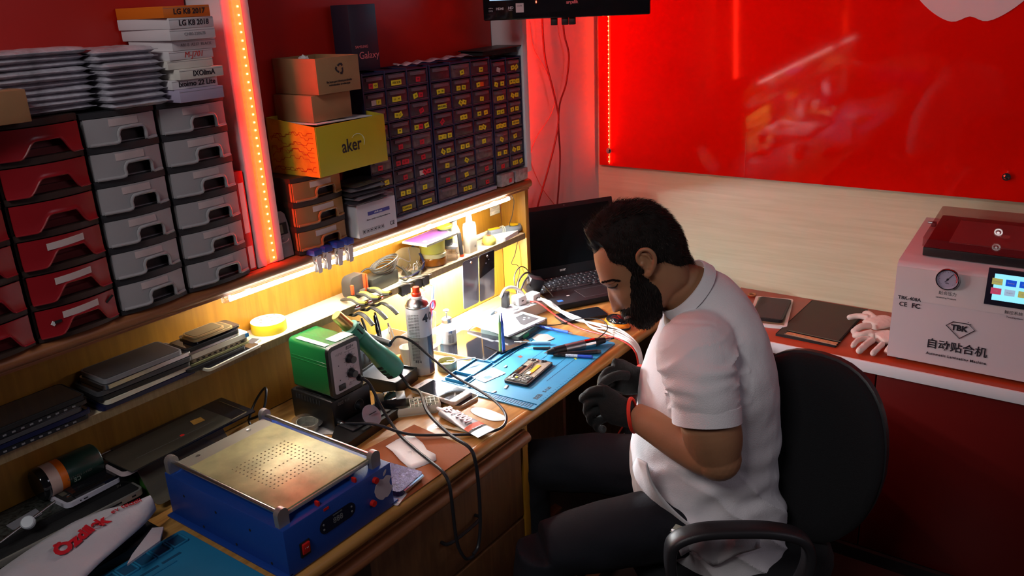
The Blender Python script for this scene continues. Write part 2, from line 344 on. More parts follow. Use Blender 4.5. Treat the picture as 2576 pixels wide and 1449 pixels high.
def red_unit(label, x0, w, z0, n, labels, loc_y=1.492):
    t = thing('drawer_unit', label, 'drawer unit', (x0+w/2, loc_y, z0), 0, 'red drawer stacks on the top board')
    H = 0.0628; D = 0.112; bow = 0.014
    yb = lambda u: -bow*(1-(2*u-1)**2)
    f = MB()
    for k in range(n+1):
        zz = k*H-(0.003 if k else 0); hh = 0.011 if k else 0.008
        for i in range(12):
            pass
        P = [(-w/2+w*i/12, yb(i/12)+0.004) for i in range(13)]+[(w/2, D), (-w/2, D)]
        f.prism(P, zz, zz+hh, FRAMEB)
    for s in (-1, 1): f.box((s*(w/2-0.002), D/2+0.004, n*H/2), (0.004, D-0.006, n*H), FRAMEB)
    f.box((0, D-0.002, n*H/2), (w-0.002, 0.004, n*H), FRAMEB); f.build('frame', t)
    for k in range(n):
        g = MB(); z1 = k*H+0.0085; z2 = (k+1)*H-0.0045; ww = w-0.006
        def low(u):
            a = max(0, min(1, (u-0.22)/0.2)); b = max(0, min(1, (0.86-u)/0.16)); s_ = (a*a*(3-2*a))*(b*b*(3-2*b)); return 0.028*s_
        fn = lambda u, v: ((u-0.5)*ww, yb(u)-0.001-0.002*math.exp(-(v/0.12)**2), z1+low(u)+(z2-z1-low(u)-0.008*(1-(2*u-1)**2)*0)*v)
        sheet(g, fn, 28, 6, 0.003, REDDR)
        g.tube([(fn(i/28, 0)[0], fn(i/28, 0)[1], fn(i/28, 0)[2]) for i in range(29)], 0.0016, REDDR, 6)
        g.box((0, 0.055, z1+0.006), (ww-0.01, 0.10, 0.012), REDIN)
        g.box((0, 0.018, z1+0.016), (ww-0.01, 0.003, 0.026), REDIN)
        if k in labels:
            lf = lambda u, v: ((0.28+0.46*u-0.5)*ww, yb(0.28+0.46*u)-0.0022, z2-0.019+0.012*v+0.004*(u-0.5))
            sheet(g, lf, 10, 1, 0.0008, TAPEW)
        if k == 0 and labels: g.box((0.058*w/0.15*1.0, yb(0.9)-0.0035, z2-0.014), (0.018, 0.0015, 0.004), BLACKM, ry=-0.6).box((-0.05, yb(0.15)-0.0035, z2-0.026), (0.007, 0.002, 0.007), WHITEP, ry=0.7).box((-0.042, yb(0.2)-0.0035, z2-0.024), (0.012, 0.0015, 0.005), BLACKM)
        g.build('drawer', t)
    return t
red_unit('tall red plastic drawer unit with white labels on its three lowest drawers', 0.594, 0.150, ZB, 6, (0, 1, 2))
red_unit('red plastic drawer unit cut by the left edge of the photo', 0.438, 0.150, ZB, 6, ())
FEET = mat('clear_foot', (0.7, 0.7, 0.72), 0.2)
DG = mat('translucent_grey_drawer', (0.36, 0.345, 0.36), 0.3, bump=0.04, bscale=150)
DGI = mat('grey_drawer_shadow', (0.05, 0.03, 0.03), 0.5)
DBR = mat('tan_brown_drawer', (0.34, 0.165, 0.055), 0.35, bump=0.04, bscale=150)
FR2 = mat('charcoal_frame', (0.022, 0.022, 0.026), 0.45)
FR3 = mat('brown_black_frame', (0.03, 0.018, 0.012), 0.5)
LBL = mat('faded_label', (0.56, 0.47, 0.47), 0.7, var=0.1, vscale=30)
def tray_unit(label, x0, w, z0, n, H, md, mf, ml, grp, ly=1.494, name='drawer_unit', D=0.110, rz=0, lab_w=0.42, loc=None):
    t = thing(name, label, 'drawer unit', loc or (x0+w/2, ly, z0), rz, grp)
    bow = 0.010; yb = lambda u: -bow*(1-(2*u-1)**2)
    f = MB()
    for k in range(n+1):
        P = [(-w/2+w*i/12, yb(i/12)+0.001) for i in range(13)]+[(w/2, D), (-w/2, D)]
        f.prism(P, k*H-(0.004 if k else 0), k*H+(0.009 if k < n else 0.006), mf)
    for s in (-1, 1): f.box((s*(w/2-0.004), D/2+0.006, n*H/2), (0.004, D-0.012, n*H), mf)
    f.box((0, D-0.002, n*H/2), (w-0.004, 0.004, n*H), mf); f.build('frame', t)
    z1 = 0.0095; z2 = H-0.005; ww = w-0.007
    first = None
    for k in range(n):
        g = MB(); o1, o2, oh = 0.40, 0.80, 0.50*(z2-z1)
        fn = lambda u, v, a=0, b=1, c=z1, d=z2: ((a+(b-a)*u-0.5)*ww, yb(a+(b-a)*u)-0.001, c+(d-c)*v)
        sheet(g, lambda u, v: fn(u, v, 0, o1), 10, 2, 0.003, md)
        sheet(g, lambda u, v: fn(u, v, o2, 1), 5, 2, 0.003, md)
        sheet(g, lambda u, v: fn(u, v, o1, o2, z1+oh), 8, 2, 0.003, md)
        for s in (-1, 1): g.box((s*(ww/2-0.0015), D/2, (z1+z2)/2), (0.003, D-0.01, z2-z1), md)
        g.box((0, 0.05, z1+0.001), (ww-0.006, 0.09, 0.002), md)
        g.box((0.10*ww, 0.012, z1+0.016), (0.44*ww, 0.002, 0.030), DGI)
        sheet(g, lambda u, v: ((0.30+lab_w*u-0.5)*ww, yb(0.30+lab_w*u)-0.0018, z2-0.016+0.013*v), 6, 1, 0.0006, ml)
        d = g.build('drawer', t, loc=(0, 0, k*H))
        h = MB(); zz = z1+0.002
        pts = [(0.02, zz), (0.2, zz), (0.385, zz+0.001), (0.395, zz+oh*0.6), (0.43, z1+oh+0.002), (0.5, z1+oh+0.004), (0.6, z1+oh+0.0045), (0.7, z1+oh+0.004), (0.77, z1+oh+0.002), (0.805, zz+oh*0.6), (0.815, zz+0.001), (0.9, zz), (0.98, zz)]
        P = [((u-0.5)*ww, yb(u)-0.0025-0.004*math.exp(-((u-0.6)/0.2)**4), z) for u, z in pts]
        h.tube(cr(P, 4), 0.0031, md, 8); h.build('handle', d)
    return t
GG = 'grey drawer units with charcoal frames'
tray_unit('grey drawer unit with charcoal frames, the one next to the red drawers', 0.749, 0.142, ZB, 6, 0.0625, DG, FR2, LBL, GG)
tray_unit('grey drawer unit with charcoal frames, next to the white post', 0.897, 0.150, ZB, 6, 0.0625, DG, FR2, LBL, GG)
tray_unit('low tan brown drawer unit of three drawers under the yellow box', 1.186, 0.150, ZB, 3, 0.0575, DBR, FR3, TAPEW, None, lab_w=0.45)
# red and white narrow box between grey drawers and post
t = thing('carton', 'thin red and white printed box squeezed between grey drawers and white post', 'box', (1.062, 1.546, ZB))
g = MB().box((0, 0, 0.11), (0.020, 0.085, 0.22), mat('red_print', (0.55, 0.02, 0.015), 0.4), 0.001)
g.box((0, -0.043, 0.03), (0.013, 0.001, 0.05), WHITEP).box((0, -0.043, 0.14), (0.013, 0.001, 0.11), WHITEP).build('sleeve', t)

# carton at the far left on the red drawers
CARD = mat('brown_cardboard', (0.36, 0.20, 0.09), 0.85, bump=0.1, bscale=80, var=0.08, vscale=20)
CARDI = mat('cardboard_inside', (0.42, 0.29, 0.14), 0.85)
ZT = ZB+6*0.0628+0.009
t = thing('carton', 'small closed brown carton on the red drawers at the left edge', 'box', (0.562, 1.472, ZT))
MB().box((0, 0, 0.026), (0.17, 0.052, 0.052), CARD, 0.0015).build('body', t)
MB().box((0, 0, 0.0522), (0.166, 0.018, 0.0006), mat('clear_packing_tape', (0.5, 0.34, 0.18), 0.15)).build('tape', t)

# bubble mailers
BUB = mat('silver_bubble_wrap', (0.50, 0.48, 0.54), 0.28, metal=0.1, bump=0.8, bscale=110, var=0.30, vscale=45)
random.seed(3)
def mailer(w, d, h, sx):
    g = MB(); nx, ny = 16, 10; vs = []; fs = []
    for k in (0, 1):
        for j in range(ny+1):
            for i in range(nx+1):
                u, v = i/nx, j/ny; e = min(1, min(u, 1-u)/0.13)*min(1, min(v, 1-v)/0.16); e = max(0, e)**0.3
                z = 0.5*h+(0.5*h*e+0.0004)*(1 if k else -1)
                z += 0.0012*noise.noise(Vector((u*9+sx, v*7, k*3.0)))*e
                vs.append(((u-0.5)*w, (v-0.5)*d, z))
    W = nx+1; O = W*(ny+1); q = lambda i, j, k: k*O+j*W+i
    for j in range(ny):
        for i in range(nx): fs += [[q(i, j, 1), q(i+1, j, 1), q(i+1, j+1, 1), q(i, j+1, 1)], [q(i, j, 0), q(i, j+1, 0), q(i+1, j+1, 0), q(i+1, j, 0)]]
    for i in range(nx): fs += [[q(i, 0, 0), q(i+1, 0, 0), q(i+1, 0, 1), q(i, 0, 1)], [q(i, ny, 0), q(i, ny, 1), q(i+1, ny, 1), q(i+1, ny, 0)]]
    for j in range(ny): fs += [[q(0, j, 0), q(0, j, 1), q(0, j+1, 1), q(0, j+1, 0)], [q(nx, j, 0), q(nx, j+1, 0), q(nx, j+1, 1), q(nx, j, 1)]]
    g.add(vs, fs, BUB, True); return g
mm = [mailer(0.165, 0.108, 0.0118, s_).mesh('padded_envelope') for s_ in (0, 5, 9)]
mn = [mailer(0.118, 0.135, 0.0128, s_).mesh('padded_envelope') for s_ in (2, 7, 12)]
for pile, (cx, n, ms, dz, nm) in enumerate(((0.710, 10, mm, 0.0108, 'left'), (0.853, 9, mn, 0.0118, 'right'))):
    for k in range(n):
        o = bpy.data.objects.new('padded_envelope', ms[k % 3]); COL.objects.link(o)
        o.location = (cx+random.uniform(-0.006, 0.006), (1.557 if pile == 0 else 1.536)+random.uniform(-0.004, 0.004), (ZT if pile == 0 else ZB+0.3815)+k*dz); o.rotation_euler = (random.uniform(-0.01, 0.01), 0, random.uniform(-0.05, 0.05))
        if pile == 0: o.location.z += 0.0
        lab = ('silver bubble-wrap mailing envelope in the %s pile on the drawer units' % nm) if 0 < k < n-1 else ('silver bubble-wrap envelope %s of the %s pile on the drawer units' % ('at the bottom' if k == 0 else 'on top', nm))
        tag(o, lab, 'envelope', 'bubble envelopes in the %s pile' % nm)

# stack of screen boxes
WB = mat('white_card_box', (0.66, 0.62, 0.64), 0.45); OB = mat('orange_card_box', (0.72, 0.16, 0.01), 0.45); LB = mat('lilac_card_box', (0.42, 0.36, 0.50), 0.5); WB2 = mat('cream_card_box', (0.68, 0.64, 0.58), 0.45)
BX = [('', 0.0235, LB, 0.0, None), ('Ixoimo 22 Lite', 0.0175, WB, 0.000, 'lilac box above'), ('IXOlimA', 0.0195, WB2, 0.006, ''), ('', 0.0165, WB2, -0.004, ''), ('M-J701', 0.0165, WB, -0.002, ''), ('A01-S  A217  BLACK', 0.0190, WB, 0.007, ''), ('CH80-22067B', 0.0205, WB, 0.002, ''), ('LG K8 2018', 0.0195, WB, 0.000, ''), ('LG K8 2017', 0.0210, OB, -0.002, '')]
LBS = ['plain lilac flat box at the bottom of the phone part boxes', 'white flat box with black handwriting, second from the bottom of the box stack', 'cream flat box with bold black handwriting, third from the bottom of the box stack', 'plain cream flat box in the middle of the stack, without writing', 'white flat box with red handwriting in the box stack', 'white flat box with faint grey print, pushed out furthest to the right', 'white flat box with small grey print, third from the top', 'white flat box with black handwriting, just under the orange one', 'orange flat box with black handwriting on top of the stack']
zz = ZB+0.3815; REDI = mat('red_ink', (0.6, 0.05, 0.04), 0.6); GREYI = mat('grey_ink', (0.28, 0.26, 0.28), 0.6)
for (tx, h, mt, dx, _), lb in zip(BX, LBS):
    t = thing('flat_box', lb, 'box', (0.967+dx, 1.526, zz), random.uniform(-0.03, 0.05), 'stacked phone part boxes')
    g = MB().box((0, 0, h/2), (0.098, 0.160 if h > 0.019 else 0.135, h-0.0004), mt, 0.0008); yf = -0.080 if h > 0.019 else -0.0675
    if tx:
        bold = tx in ('IXOlimA', 'LG K8 2018', 'LG K8 2017', 'Ixoimo 22 Lite'); ink = REDI if tx == 'M-J701' else (INK if bold else GREYI)
        g.text(tx, 0.0135 if bold else (0.015 if ink == REDI else 0.008), ink, FRONT(0.004, yf-0.0004, h/2), shear=0.1 if bold else 0.3 if ink == REDI else 0, bold=0.0003 if bold else 0)
    g.box((0, yf-0.0001, h*0.82), (0.097, 0.0003, 0.0006), GREYP); g.build('body', t); zz += h

# grey meter beside the post
t = thing('handheld_meter', 'grey handheld meter with a small screen leaning beside the white post', 'meter', (1.158, 1.528, ZB), 0.05)
prof = [(-0.023, 0), (0.023, 0), (0.024, 0.03), (0.0235, 0.075), (0.019, 0.098), (0.010, 0.106), (-0.010, 0.106), (-0.019, 0.098), (-0.0235, 0.075), (-0.024, 0.03)]
T = Matrix.Rotation(-0.10, 4, 'X')
g = MB().prism(prof, 0, 0.020, mat('meter_grey', (0.20, 0.19, 0.20), 0.45, bump=0.1, bscale=300), T @ face_T((0, 0, 0), (1, 0, 0), (0, -1, 0))); g.build('case', t)
MB().box((0, -0.0206, 0.066), (0.036, 0.001, 0.027), BLACKM, T=T).box((-0.004, -0.0212, 0.066), (0.018, 0.0006, 0.020), mat('lcd_green_grey', (0.16, 0.18, 0.13), 0.25), T=T).build('screen', t)
MB().tube([(0.013*math.cos(a), -0.0208, 0.044+0.007*math.sin(a)) for a in [PI+PI*i/10 for i in range(11)]], 0.0012, GREYP).lathe([(0.004, 0), (0.003, 0.0015)], GREYP, 12, T @ face_T((0, -0.0205, 0.045), (1, 0, 0), (0, -1, 0))).build('button', t)

# yellow box, cartons
YEL = mat('yellow_card', (0.52, 0.42, 0.012), 0.5, bump=0.04, bscale=60)
zy = ZB+3*0.0575+0.006
t = thing('carton', 'open yellow box with a black word and a pale swoosh on its front', 'box', (1.340, 1.525, zy), 0.03)
hb = 0.112
g = MB().box((0, -0.079, hb/2), (0.222, 0.003, hb), YEL, 0.001).box((0, 0.079, hb/2+0.008), (0.222, 0.003, hb+0.016), YEL, 0.001).box((0, 0, 0.0015), (0.222, 0.158, 0.003), YEL)
SIDEP = mat('yellow_printed_side', (0.52, 0.40, 0.03), 0.5, var=0.25, vscale=30)
for s in (-1, 1): g.prism([(-0.079, 0), (0.079, 0), (0.079, hb+0.016), (-0.079, hb)], 0, 0.003, SIDEP, Matrix(((0, 0, 1, s*0.111-0.0015), (1, 0, 0, 0), (0, 1, 0, 0), (0, 0, 0, 1))))
g.text('aker', 0.042, INK, FRONT(-0.006, -0.0808, 0.056), sx=0.85, bold=0.0006)
g.tube([(0.014+0.022*math.cos(a), -0.0808, 0.060+0.020*math.sin(a)) for a in [-0.5+i*PI/12*0.95 for i in range(13)]], [0.0005+0.0022*math.sin(PI*i/12) for i in range(13)], mat('pale_swoosh', (0.62, 0.58, 0.42), 0.5), 6, flat=0.3)
random.seed(11)   # circuit-like line print on the side
PL = mat('print_lines', (0.42, 0.06, 0.01), 0.5)
for k in range(9):
    y = -0.07; z = 0.012+k*0.0108; P = [(-0.1130, y, z)]
    while y < 0.065:
        y += random.uniform(0.006, 0.02); P.append((-0.1130, min(y, 0.068), z)); z = min(0.108, max(0.008, z+random.choice((-0.006, 0.006)))); y += 0.004; P.append((-0.1130, min(y, 0.07), z))
    g.tube(P, 0.0006, PL, 4)
g.build('body', t)
MB().box((0.0, 0.0, 0.112), (0.19, 0.12, 0.002), PAPER, rz=0.06, ry=0.03).build('paper_sheet', t)
def open_box(g, w, d, h, th, m, mi):
    for s in (-1, 1): g.box((0, s*(d/2-th/2), h/2), (w, th, h), m, 0.0006); g.box((s*(w/2-th/2), 0, h/2), (th, d-2*th, h), m, 0.0006)
    g.box((0, 0, th/2), (w-2*th, d-2*th, th), mi)
t = thing('carton', 'plain brown carton between the yellow box and the open carton', 'box', (1.318, 1.540, zy+0.1165), 0.0)
MB().box((0, 0, 0.0295), (0.118, 0.13, 0.059), CARD, 0.001).build('body', t)
t = thing('carton', 'open brown carton with a black recycling symbol, topmost of the box pile', 'box', (1.3365, 1.535, zy+0.1765), 0.0)
g = MB(); open_box(g, 0.130, 0.146, 0.0785, 0.003, CARD, CARDI)
TT = FRONT(0.004, -0.0736, 0.052)
for k in range(3):
    R_ = TT @ RZ(k*2*PI/3)
    g.prism([(-0.007, 0.0045), (0.001, 0.0085), (0.0075, 0.0085), (0.0105, 0.0035), (0.0065, 0.0010), (0.0045, 0.0045), (0.0005, 0.0045), (-0.0035, 0.0010)], 0, 0.0003, INK, R_ @ TR(0, 0.0035, 0) )
g.text('Bu kutu geri dönüştürülebilir', 0.0066, INK, FRONT(0, -0.0736, 0.025), sx=1.0).text('malzemeden üretilmiştir', 0.0066, INK, FRONT(0, -0.0736, 0.018))
g.build('body', t)
g = MB()
bm = bmesh.new(); bmesh.ops.create_icosphere(bm, subdivisions=3, radius=0.012)
for v in bm.verts: v.co *= 1+0.5*noise.noise(v.co*180)
g.bm(bm, PAPER, False, TR(1.335, 1.574, zy+0.2450)); tag(g.build('paper_scrap'), 'crumpled pale paper scrap sticking out of the open carton', 'paper')

# black phone box on end, on the cabinets
NAVY = mat('navy_box_card', (0.012, 0.013, 0.028), 0.45)
zc = 1.156+9*0.0405+0.012
t = thing('phone_box', 'tall black phone box standing on end behind the open carton', 'box', (1.498, 1.5635, zc), -0.04)
g = MB().box((0, 0, 0.077), (0.088, 0.062, 0.154), NAVY, 0.0008)
PINKI = mat('pink_print', (0.6, 0.16, 0.18), 0.5)
g.text('Galaxy', 0.024, PINKI, FRONT(0.010, -0.0316, 0.035)).text('SAMSUNG', 0.009, PINKI, FRONT(-0.012, -0.0316, 0.056)); g.build('body', t)

# small-parts cabinets
CB = mat('dark_blue_cabinet', (0.012, 0.016, 0.055), 0.4)
SMK = mat('smoky_drawer', (0.055, 0.035, 0.045), 0.22, var=0.3, vscale=60)
SMKR = mat('smoky_drawer_grip', (0.13, 0.085, 0.105), 0.3)
SY = mat('yellow_sticker', (0.78, 0.64, 0.02), 0.6); SR = mat('red_sticker', (0.62, 0.01, 0.03), 0.6); SW = mat('pale_sticker', (0.6, 0.45, 0.42), 0.6); SO = mat('orange_sticker', (0.8, 0.1, 0.01), 0.6)
SMKL = mat('smoky_drawer_full', (0.12, 0.085, 0.09), 0.3, var=0.5, vscale=90)
LETT = {'y': SY, 'r': SR, 'w': SW, 'o': SO, 'Y': SY}
def cabinet(label, x0, w, z0, cols, rows, stick, yf=1.503):
    t = thing('parts_cabinet', label, 'drawer cabinet', (x0, yf, z0), 0, 'blue small-parts cabinets on the top board')
    cw = w/cols; rh = 0.0405; D = 0.100; H = rows*rh+0.009; g = MB()
    for c in range(cols+1): g.box((c*cw if 0 < c < cols else (0.002 if c == 0 else w-0.002), D/2, H/2), (0.004, D, H), CB, 0.0006)
    for r in range(rows+1): g.box((w/2, D/2, 0.002+r*rh+0.002), (w-0.001, D-0.001, 0.0038), CB, 0.0006)
    g.box((w/2, D-0.001, H/2), (w-0.002, 0.002, H-0.002), CB); g.build('housing', t)
    for c in range(cols):
        for r in range(rows):
            s = stick[c][r] if r < len(stick[c]) else ''
            g = MB(); dw = cw-0.0065; dh = rh-0.007; full = 'f' in s; body = SMKL if full else SMK
            g.box((0, 0.0412, dh/2), (dw, 0.078, dh), body, 0.0012)
            g.box((0, 0.0005, dh*0.80), (dw*0.74, 0.0045, dh*0.24), SMKR, 0.0012)
            g.box((0, 0.0015, 0.001), (dw*0.96, 0.003, 0.0016), SMKR)
            S_ = [k for k in s if k in LETT]; n = len(S_)
            for i, k in enumerate(S_):
                a = random.uniform(-0.12, 0.12) if random.random() < 0.7 else random.uniform(-0.7, 0.7); sz = 0.0165
                px = (i-(n-1)/2)*0.0185+random.uniform(-0.006, 0.006); px = max(-dw/2+0.011, min(dw/2-0.011, px)); pz = dh*0.33
                if k == 'Y':
                    g.box((0, 0.0018, pz), (0.036, 0.0012, 0.0125), SY); g.text(random.choice(('SIM KABLO', 'KAMERA', 'USB SOK')), 0.0078, INK, FRONT(0, 0.0010, pz))
                else:
                    g.box((px, 0.0018-0.0002*i, pz), (sz, 0.0010, 0.0125), LETT[k], ry=a)
                    if k in 'yr': g.text(random.choice(('A5', 'J7', 'K8', 'S6', 'G3', 'P9', 'C7', 'M2')), 0.0062, INK, face_T((px, 0.0011-0.0002*i, pz), (math.cos(a), 0, -math.sin(a)), (0, -1, 0)))
            g.build('drawer', t, loc=((c+0.5)*cw, -0.0005, 0.0062+r*rh))
    return t
def rv(l): return [x for x in l[::-1]]
random.seed(5)
tag(MB().box((1.70, 1.547, 0.0045), (0.50, 0.10, 0.009), mat('pale_blue_board', (0.42, 0.5, 0.62), 0.5), 0.001).build('board_strip', loc=(0, 0, 1.1450)), 'pale blue strip of board under the left two small-parts cabinets', 'board')
cabinet('blue small-parts cabinet of three columns, nearest the yellow box', 1.4445, 0.240, 1.1550, 3, 9, [rv(['ry', 'wy', 'rr', 'yy', 'rf', 'rf', 'yy', 'yyf', 'y']), rv(['Y', 'yy', 'yy', 'y', 'r', 'rrr', 'r', 'yy', 'Y']), rv(['r', 'yr', 'r', 'yry', 'rf', 'r', 'wrr', 'yf', 'Y'])])
cabinet('middle blue small-parts cabinet of three columns', 1.6905, 0.262, 1.1550, 3, 9, [rv(['', 'yy', 'Y', 'r', 'yyy', 'yy', 'y', 'r', 'f']), rv(['yf', 'yy', 'yy', 'yy', '', 'yy', 'y', 'y', 'yy']), rv(['y', 'yo', 'y', 'yy', 'yy', 'yf', 'f', 'r', 'r'])])
cabinet('blue small-parts cabinet of two columns beside the right-hand post', 1.9580, 0.148, 1.1870, 2, 8, [rv(['w', 'yy', 'yyf', 'yy', 'yyy', 'yf', 'yy', 'rf']), rv(['yy', 'yyy', 'yy', 'yy', 'Y', 'y', 'yy', 'yyy'])])
LOOSE = mat('clear_grey_drawer', (0.34, 0.28, 0.28), 0.2, var=0.4, vscale=60)
for x, lb in ((1.998, 'loose clear drawer with a red scrap under the narrow cabinet'), (2.072, 'loose clear drawer at the corner under the narrow cabinet')):
    t = thing('loose_drawer', lb, 'drawer', (x, 1.490, 1.1448), 0.03, 'loose clear drawers under the narrow cabinet')
    g = MB().box((0, 0.05, 0.0195), (0.066, 0.10, 0.036), LOOSE, 0.002); 
    if x < 2: g.box((0.012, -0.0008, 0.014), (0.014, 0.0012, 0.012), SR, 0.001)
    g.build('tray', t)
# film tape and black tray on the cabinets
P = cr([(1.600, 1.535, 0.004), (1.625, 1.515, 0.006), (1.68, 1.522, 0.006), (1.76, 1.53, 0.006), (1.84, 1.535, 0.007), (1.90, 1.530, 0.006)], 8); zc2 = 1.155+9*0.0405+0.0095
FILM = mat('rosy_plastic_film', (0.50, 0.30, 0.33), 0.25, var=0.5, vscale=70)
g = MB(); vs = []; fs = []
for i, p in enumerate(P):
    for s in (-1, 1): vs += [(p.x, p.y+s*0.010, p.z+0.0022*math.sin(i*0.9)+zc2+(0.004 if s > 0 else 0))]
for i in range(len(P)-1): fs.append([2*i, 2*i+2, 2*i+3, 2*i+1])
g.add(vs, fs, FILM, True)
o = g.build('plastic_strip'); tag(o, 'crinkled pinkish plastic strip lying along the top of the cabinets', 'strip'); md = o.modifiers.new('s', 'SOLIDIFY'); md.thickness = 0.0012; md.offset = 1
t = thing('black_tray', 'shallow black plastic tray lying on top of the right-hand cabinets', 'tray', (2.020, 1.548, zc2+0.002), 0.0)
g = MB().prism([(-0.085, -0.035), (0.075, -0.040), (0.092, -0.02), (0.085, 0.045), (-0.085, 0.045)], 0.0, 0.014, BLACKM).box((0.0, 0.0, 0.0155), (0.19, 0.095, 0.003), BLACK, 0.001, ry=-0.02); g.build('body', t)
# white carton with print, pouches on it
t = thing('carton', 'white product carton with a blue stripe and small symbols beside the brown drawers', 'box', (1.4210, 1.512, ZB), -0.03)
g = MB().box((0, 0, 0.041), (0.130, 0.085, 0.082), mat('white_glossy_card', (0.64, 0.62, 0.66), 0.35), 0.001)
BLI = mat('blue_print', (0.05, 0.06, 0.30), 0.5)
g.box((0.006, -0.0428, 0.055), (0.074, 0.0004, 0.009), BLI).text('Akilli saat', 0.0068, WHITEP, FRONT(0.004, -0.0431, 0.055)).text('Please read the User Manual before use', 0.0045, INK, FRONT(0.004, -0.0428, 0.040), sx=1.1)
for k in range(6):
    x = -0.048+k*0.0125; g.tube([(x-0.004, -0.0427, 0.009), (x+0.004, -0.0427, 0.009), (x+0.004, -0.0427, 0.018), (x-0.004, -0.0427, 0.018)], 0.0004, INK, 4, closed=True)
    g.lathe([(0.0022, 0), (0.0022, 0.0004)], INK, 10, FRONT(x, -0.0427, 0.0135))
g.text('CE', 0.014, INK, FRONT(0.048, -0.0428, 0.0145)); g.build('body', t)
POUCH = mat('dark_foil_pouch', (0.045, 0.042, 0.05), 0.2, bump=0.6, bscale=50); POUCHG = mat('grey_foil_pouch', (0.18, 0.17, 0.19), 0.3, bump=0.6, bscale=50)
zz = ZB+0.0825
for k, (mt, lb) in enumerate(((POUCH, 'dark foil pouch lying directly on the white carton'), (POUCHG, 'grey foil pouch, second on the white carton'), (POUCH, 'dark foil pouch in the middle of the pile on the white carton'), (POUCHG, 'grey foil pouch with bent edge near the top of the pouch pile'), (POUCH, 'dark foil pouch on top of the pouch pile'))):
    g = mailer(0.112, 0.088, 0.011, k*3.3); g.mats = [mt]
    o = g.build('foil_pouch', loc=(1.397+0.004*math.sin(k*2.2), 1.505, zz), rz=0.1*math.sin(k*1.7)); tag(o, lb, 'pouch', 'foil pouches on the white carton'); zz += 0.0106
# spring clips with blue tips hanging on the board edge
BLT = mat('blue_rubber_tip', (0.015, 0.04, 0.30), 0.5); STEELW = mat('worn_steel', (0.45, 0.42, 0.40), 0.3, metal=1)
def clip(label, x, tilt):
    t = thing('spring_clip', label, 'clip', (x, 1.4745, ZB-0.002), 0, 'blue-tipped spring clips on the board edge')
    t.rotation_euler = (0, tilt, 0)
    MB().box((0, 0.006, 0.006), (0.0245, 0.034, 0.014), BLT, 0.002).build('tip', t)
    for yy in (-0.006, 0.006):
        prof = [(-0.008, -0.004), (0.008, -0.004), (0.0065, -0.030), (0.007, -0.038), (0.0045, -0.044), (-0.0045, -0.044), (-0.007, -0.038), (-0.0065, -0.030)]
        MB().prism([(a, b) for a, b in prof], 0, 0.0016, STEELW, face_T((0, yy-0.002, 0), (1, 0, 0), (0, -1, 0)) ).build('jaw_handle', t)
    MB().tube([(0.006*math.cos(a)*0.6, -0.004+0.0004*i, -0.018+0.006*math.sin(a)) for i, a in enumerate([k*0.6 for k in range(22)])], 0.0009, CHROME, 6).build('spring', t)
for k, (px, lb) in enumerate(((795, 'blue-tipped steel spring clip furthest left on the board edge'), (821, 'blue-tipped spring clip with reddish handle, second from the left'), (850, 'blue-tipped steel spring clip, second from the right'), (875, 'blue-tipped steel spring clip furthest right on the board edge'))):
    clip(lb, hy(px, 668-(px-795)*0.35, 1.478).x+0.0, (-0.03, 0.08, 0.1, 0.02)[k])
# ------------------------------------------------------------------ on the lit shelf (z = 0.971)
SH = 0.9712
DARKG = mat('dark_glass', (0.012, 0.012, 0.016), 0.06, coat=0.3); GOLDM = mat('gold_metal', (0.55, 0.42, 0.22), 0.3, metal=0.8); OLIVE = mat('olive_plastic', (0.20, 0.20, 0.09), 0.4); CREAM = mat('cream_plastic', (0.68, 0.64, 0.50), 0.4)
NAVYP = mat('navy_plastic', (0.01, 0.012, 0.05), 0.35); TEALB = mat('blue_tape', (0.03, 0.25, 0.6), 0.5); DGREY = mat('dark_grey_plastic', (0.06, 0.06, 0.065), 0.45)
def slab(name, label, cat, w, d, h, loc, rz, mb, mtop=None, grp=None, r=0.01, rim=0.004, parts=None, rx=0, ry=0, top_name='screen'):
    t = thing(name, label, cat, loc, rz, grp); t.rotation_euler = (rx, ry, rz)
    g = MB().rbox(w, d, h, r, mb); g.build('body', t)
    if mtop: MB().rbox(w-2*rim, d-2*rim, 0.0008, max(0.001, r-rim), mtop, z0=h).build(top_name, t)
    return t
# yellow tape roll
p = hz(664, 826, SH); t = thing('tape_roll', 'big yellow adhesive tape roll lying on the lit shelf', 'tape', (p.x, 1.556, SH))
YT = mat('yellow_tape', (0.72, 0.62, 0.03), 0.25, bump=0.1, bscale=100)
MB().lathe([(0.0405, 0), (0.041, 0.001), (0.041, 0.024), (0.0405, 0.025), (0.033, 0.025), (0.033, 0), (0.0405, 0)], YT, 40).build('tape', t)
MB().lathe([(0.0325, 0.001), (0.0325, 0.0255), (0.030, 0.0255), (0.030, 0.001)], mat('tape_core', (0.66, 0.6, 0.42), 0.7), 40).lathe([(0.0, 0.0248), (0.0405, 0.0252)], mat('pale_tape_face', (0.72, 0.68, 0.45), 0.5), 40).build('core', t)
g = MB(); 
for k in range(9):
    a = k*2.4; r_ = 0.012+0.0025*k; g.tube(cr([(r_*math.cos(a), r_*math.sin(a), 0.0256), (r_*math.cos(a)+0.003, r_*math.sin(a)+0.004, 0.0256), (r_*math.cos(a)-0.001, r_*math.sin(a)+0.006, 0.0256)], 4), 0.0004, INK, 4)
g.build('printed_marks', t)
p = hz(623, 860, SH); t = slab('battery_pack', 'small grey battery pack between the yellow tape and the phones', 'battery', 0.034, 0.026, 0.006, (p.x, 1.522, SH), 0.35, CREAM, DGREY, r=0.002, rim=0.003, top_name='label')
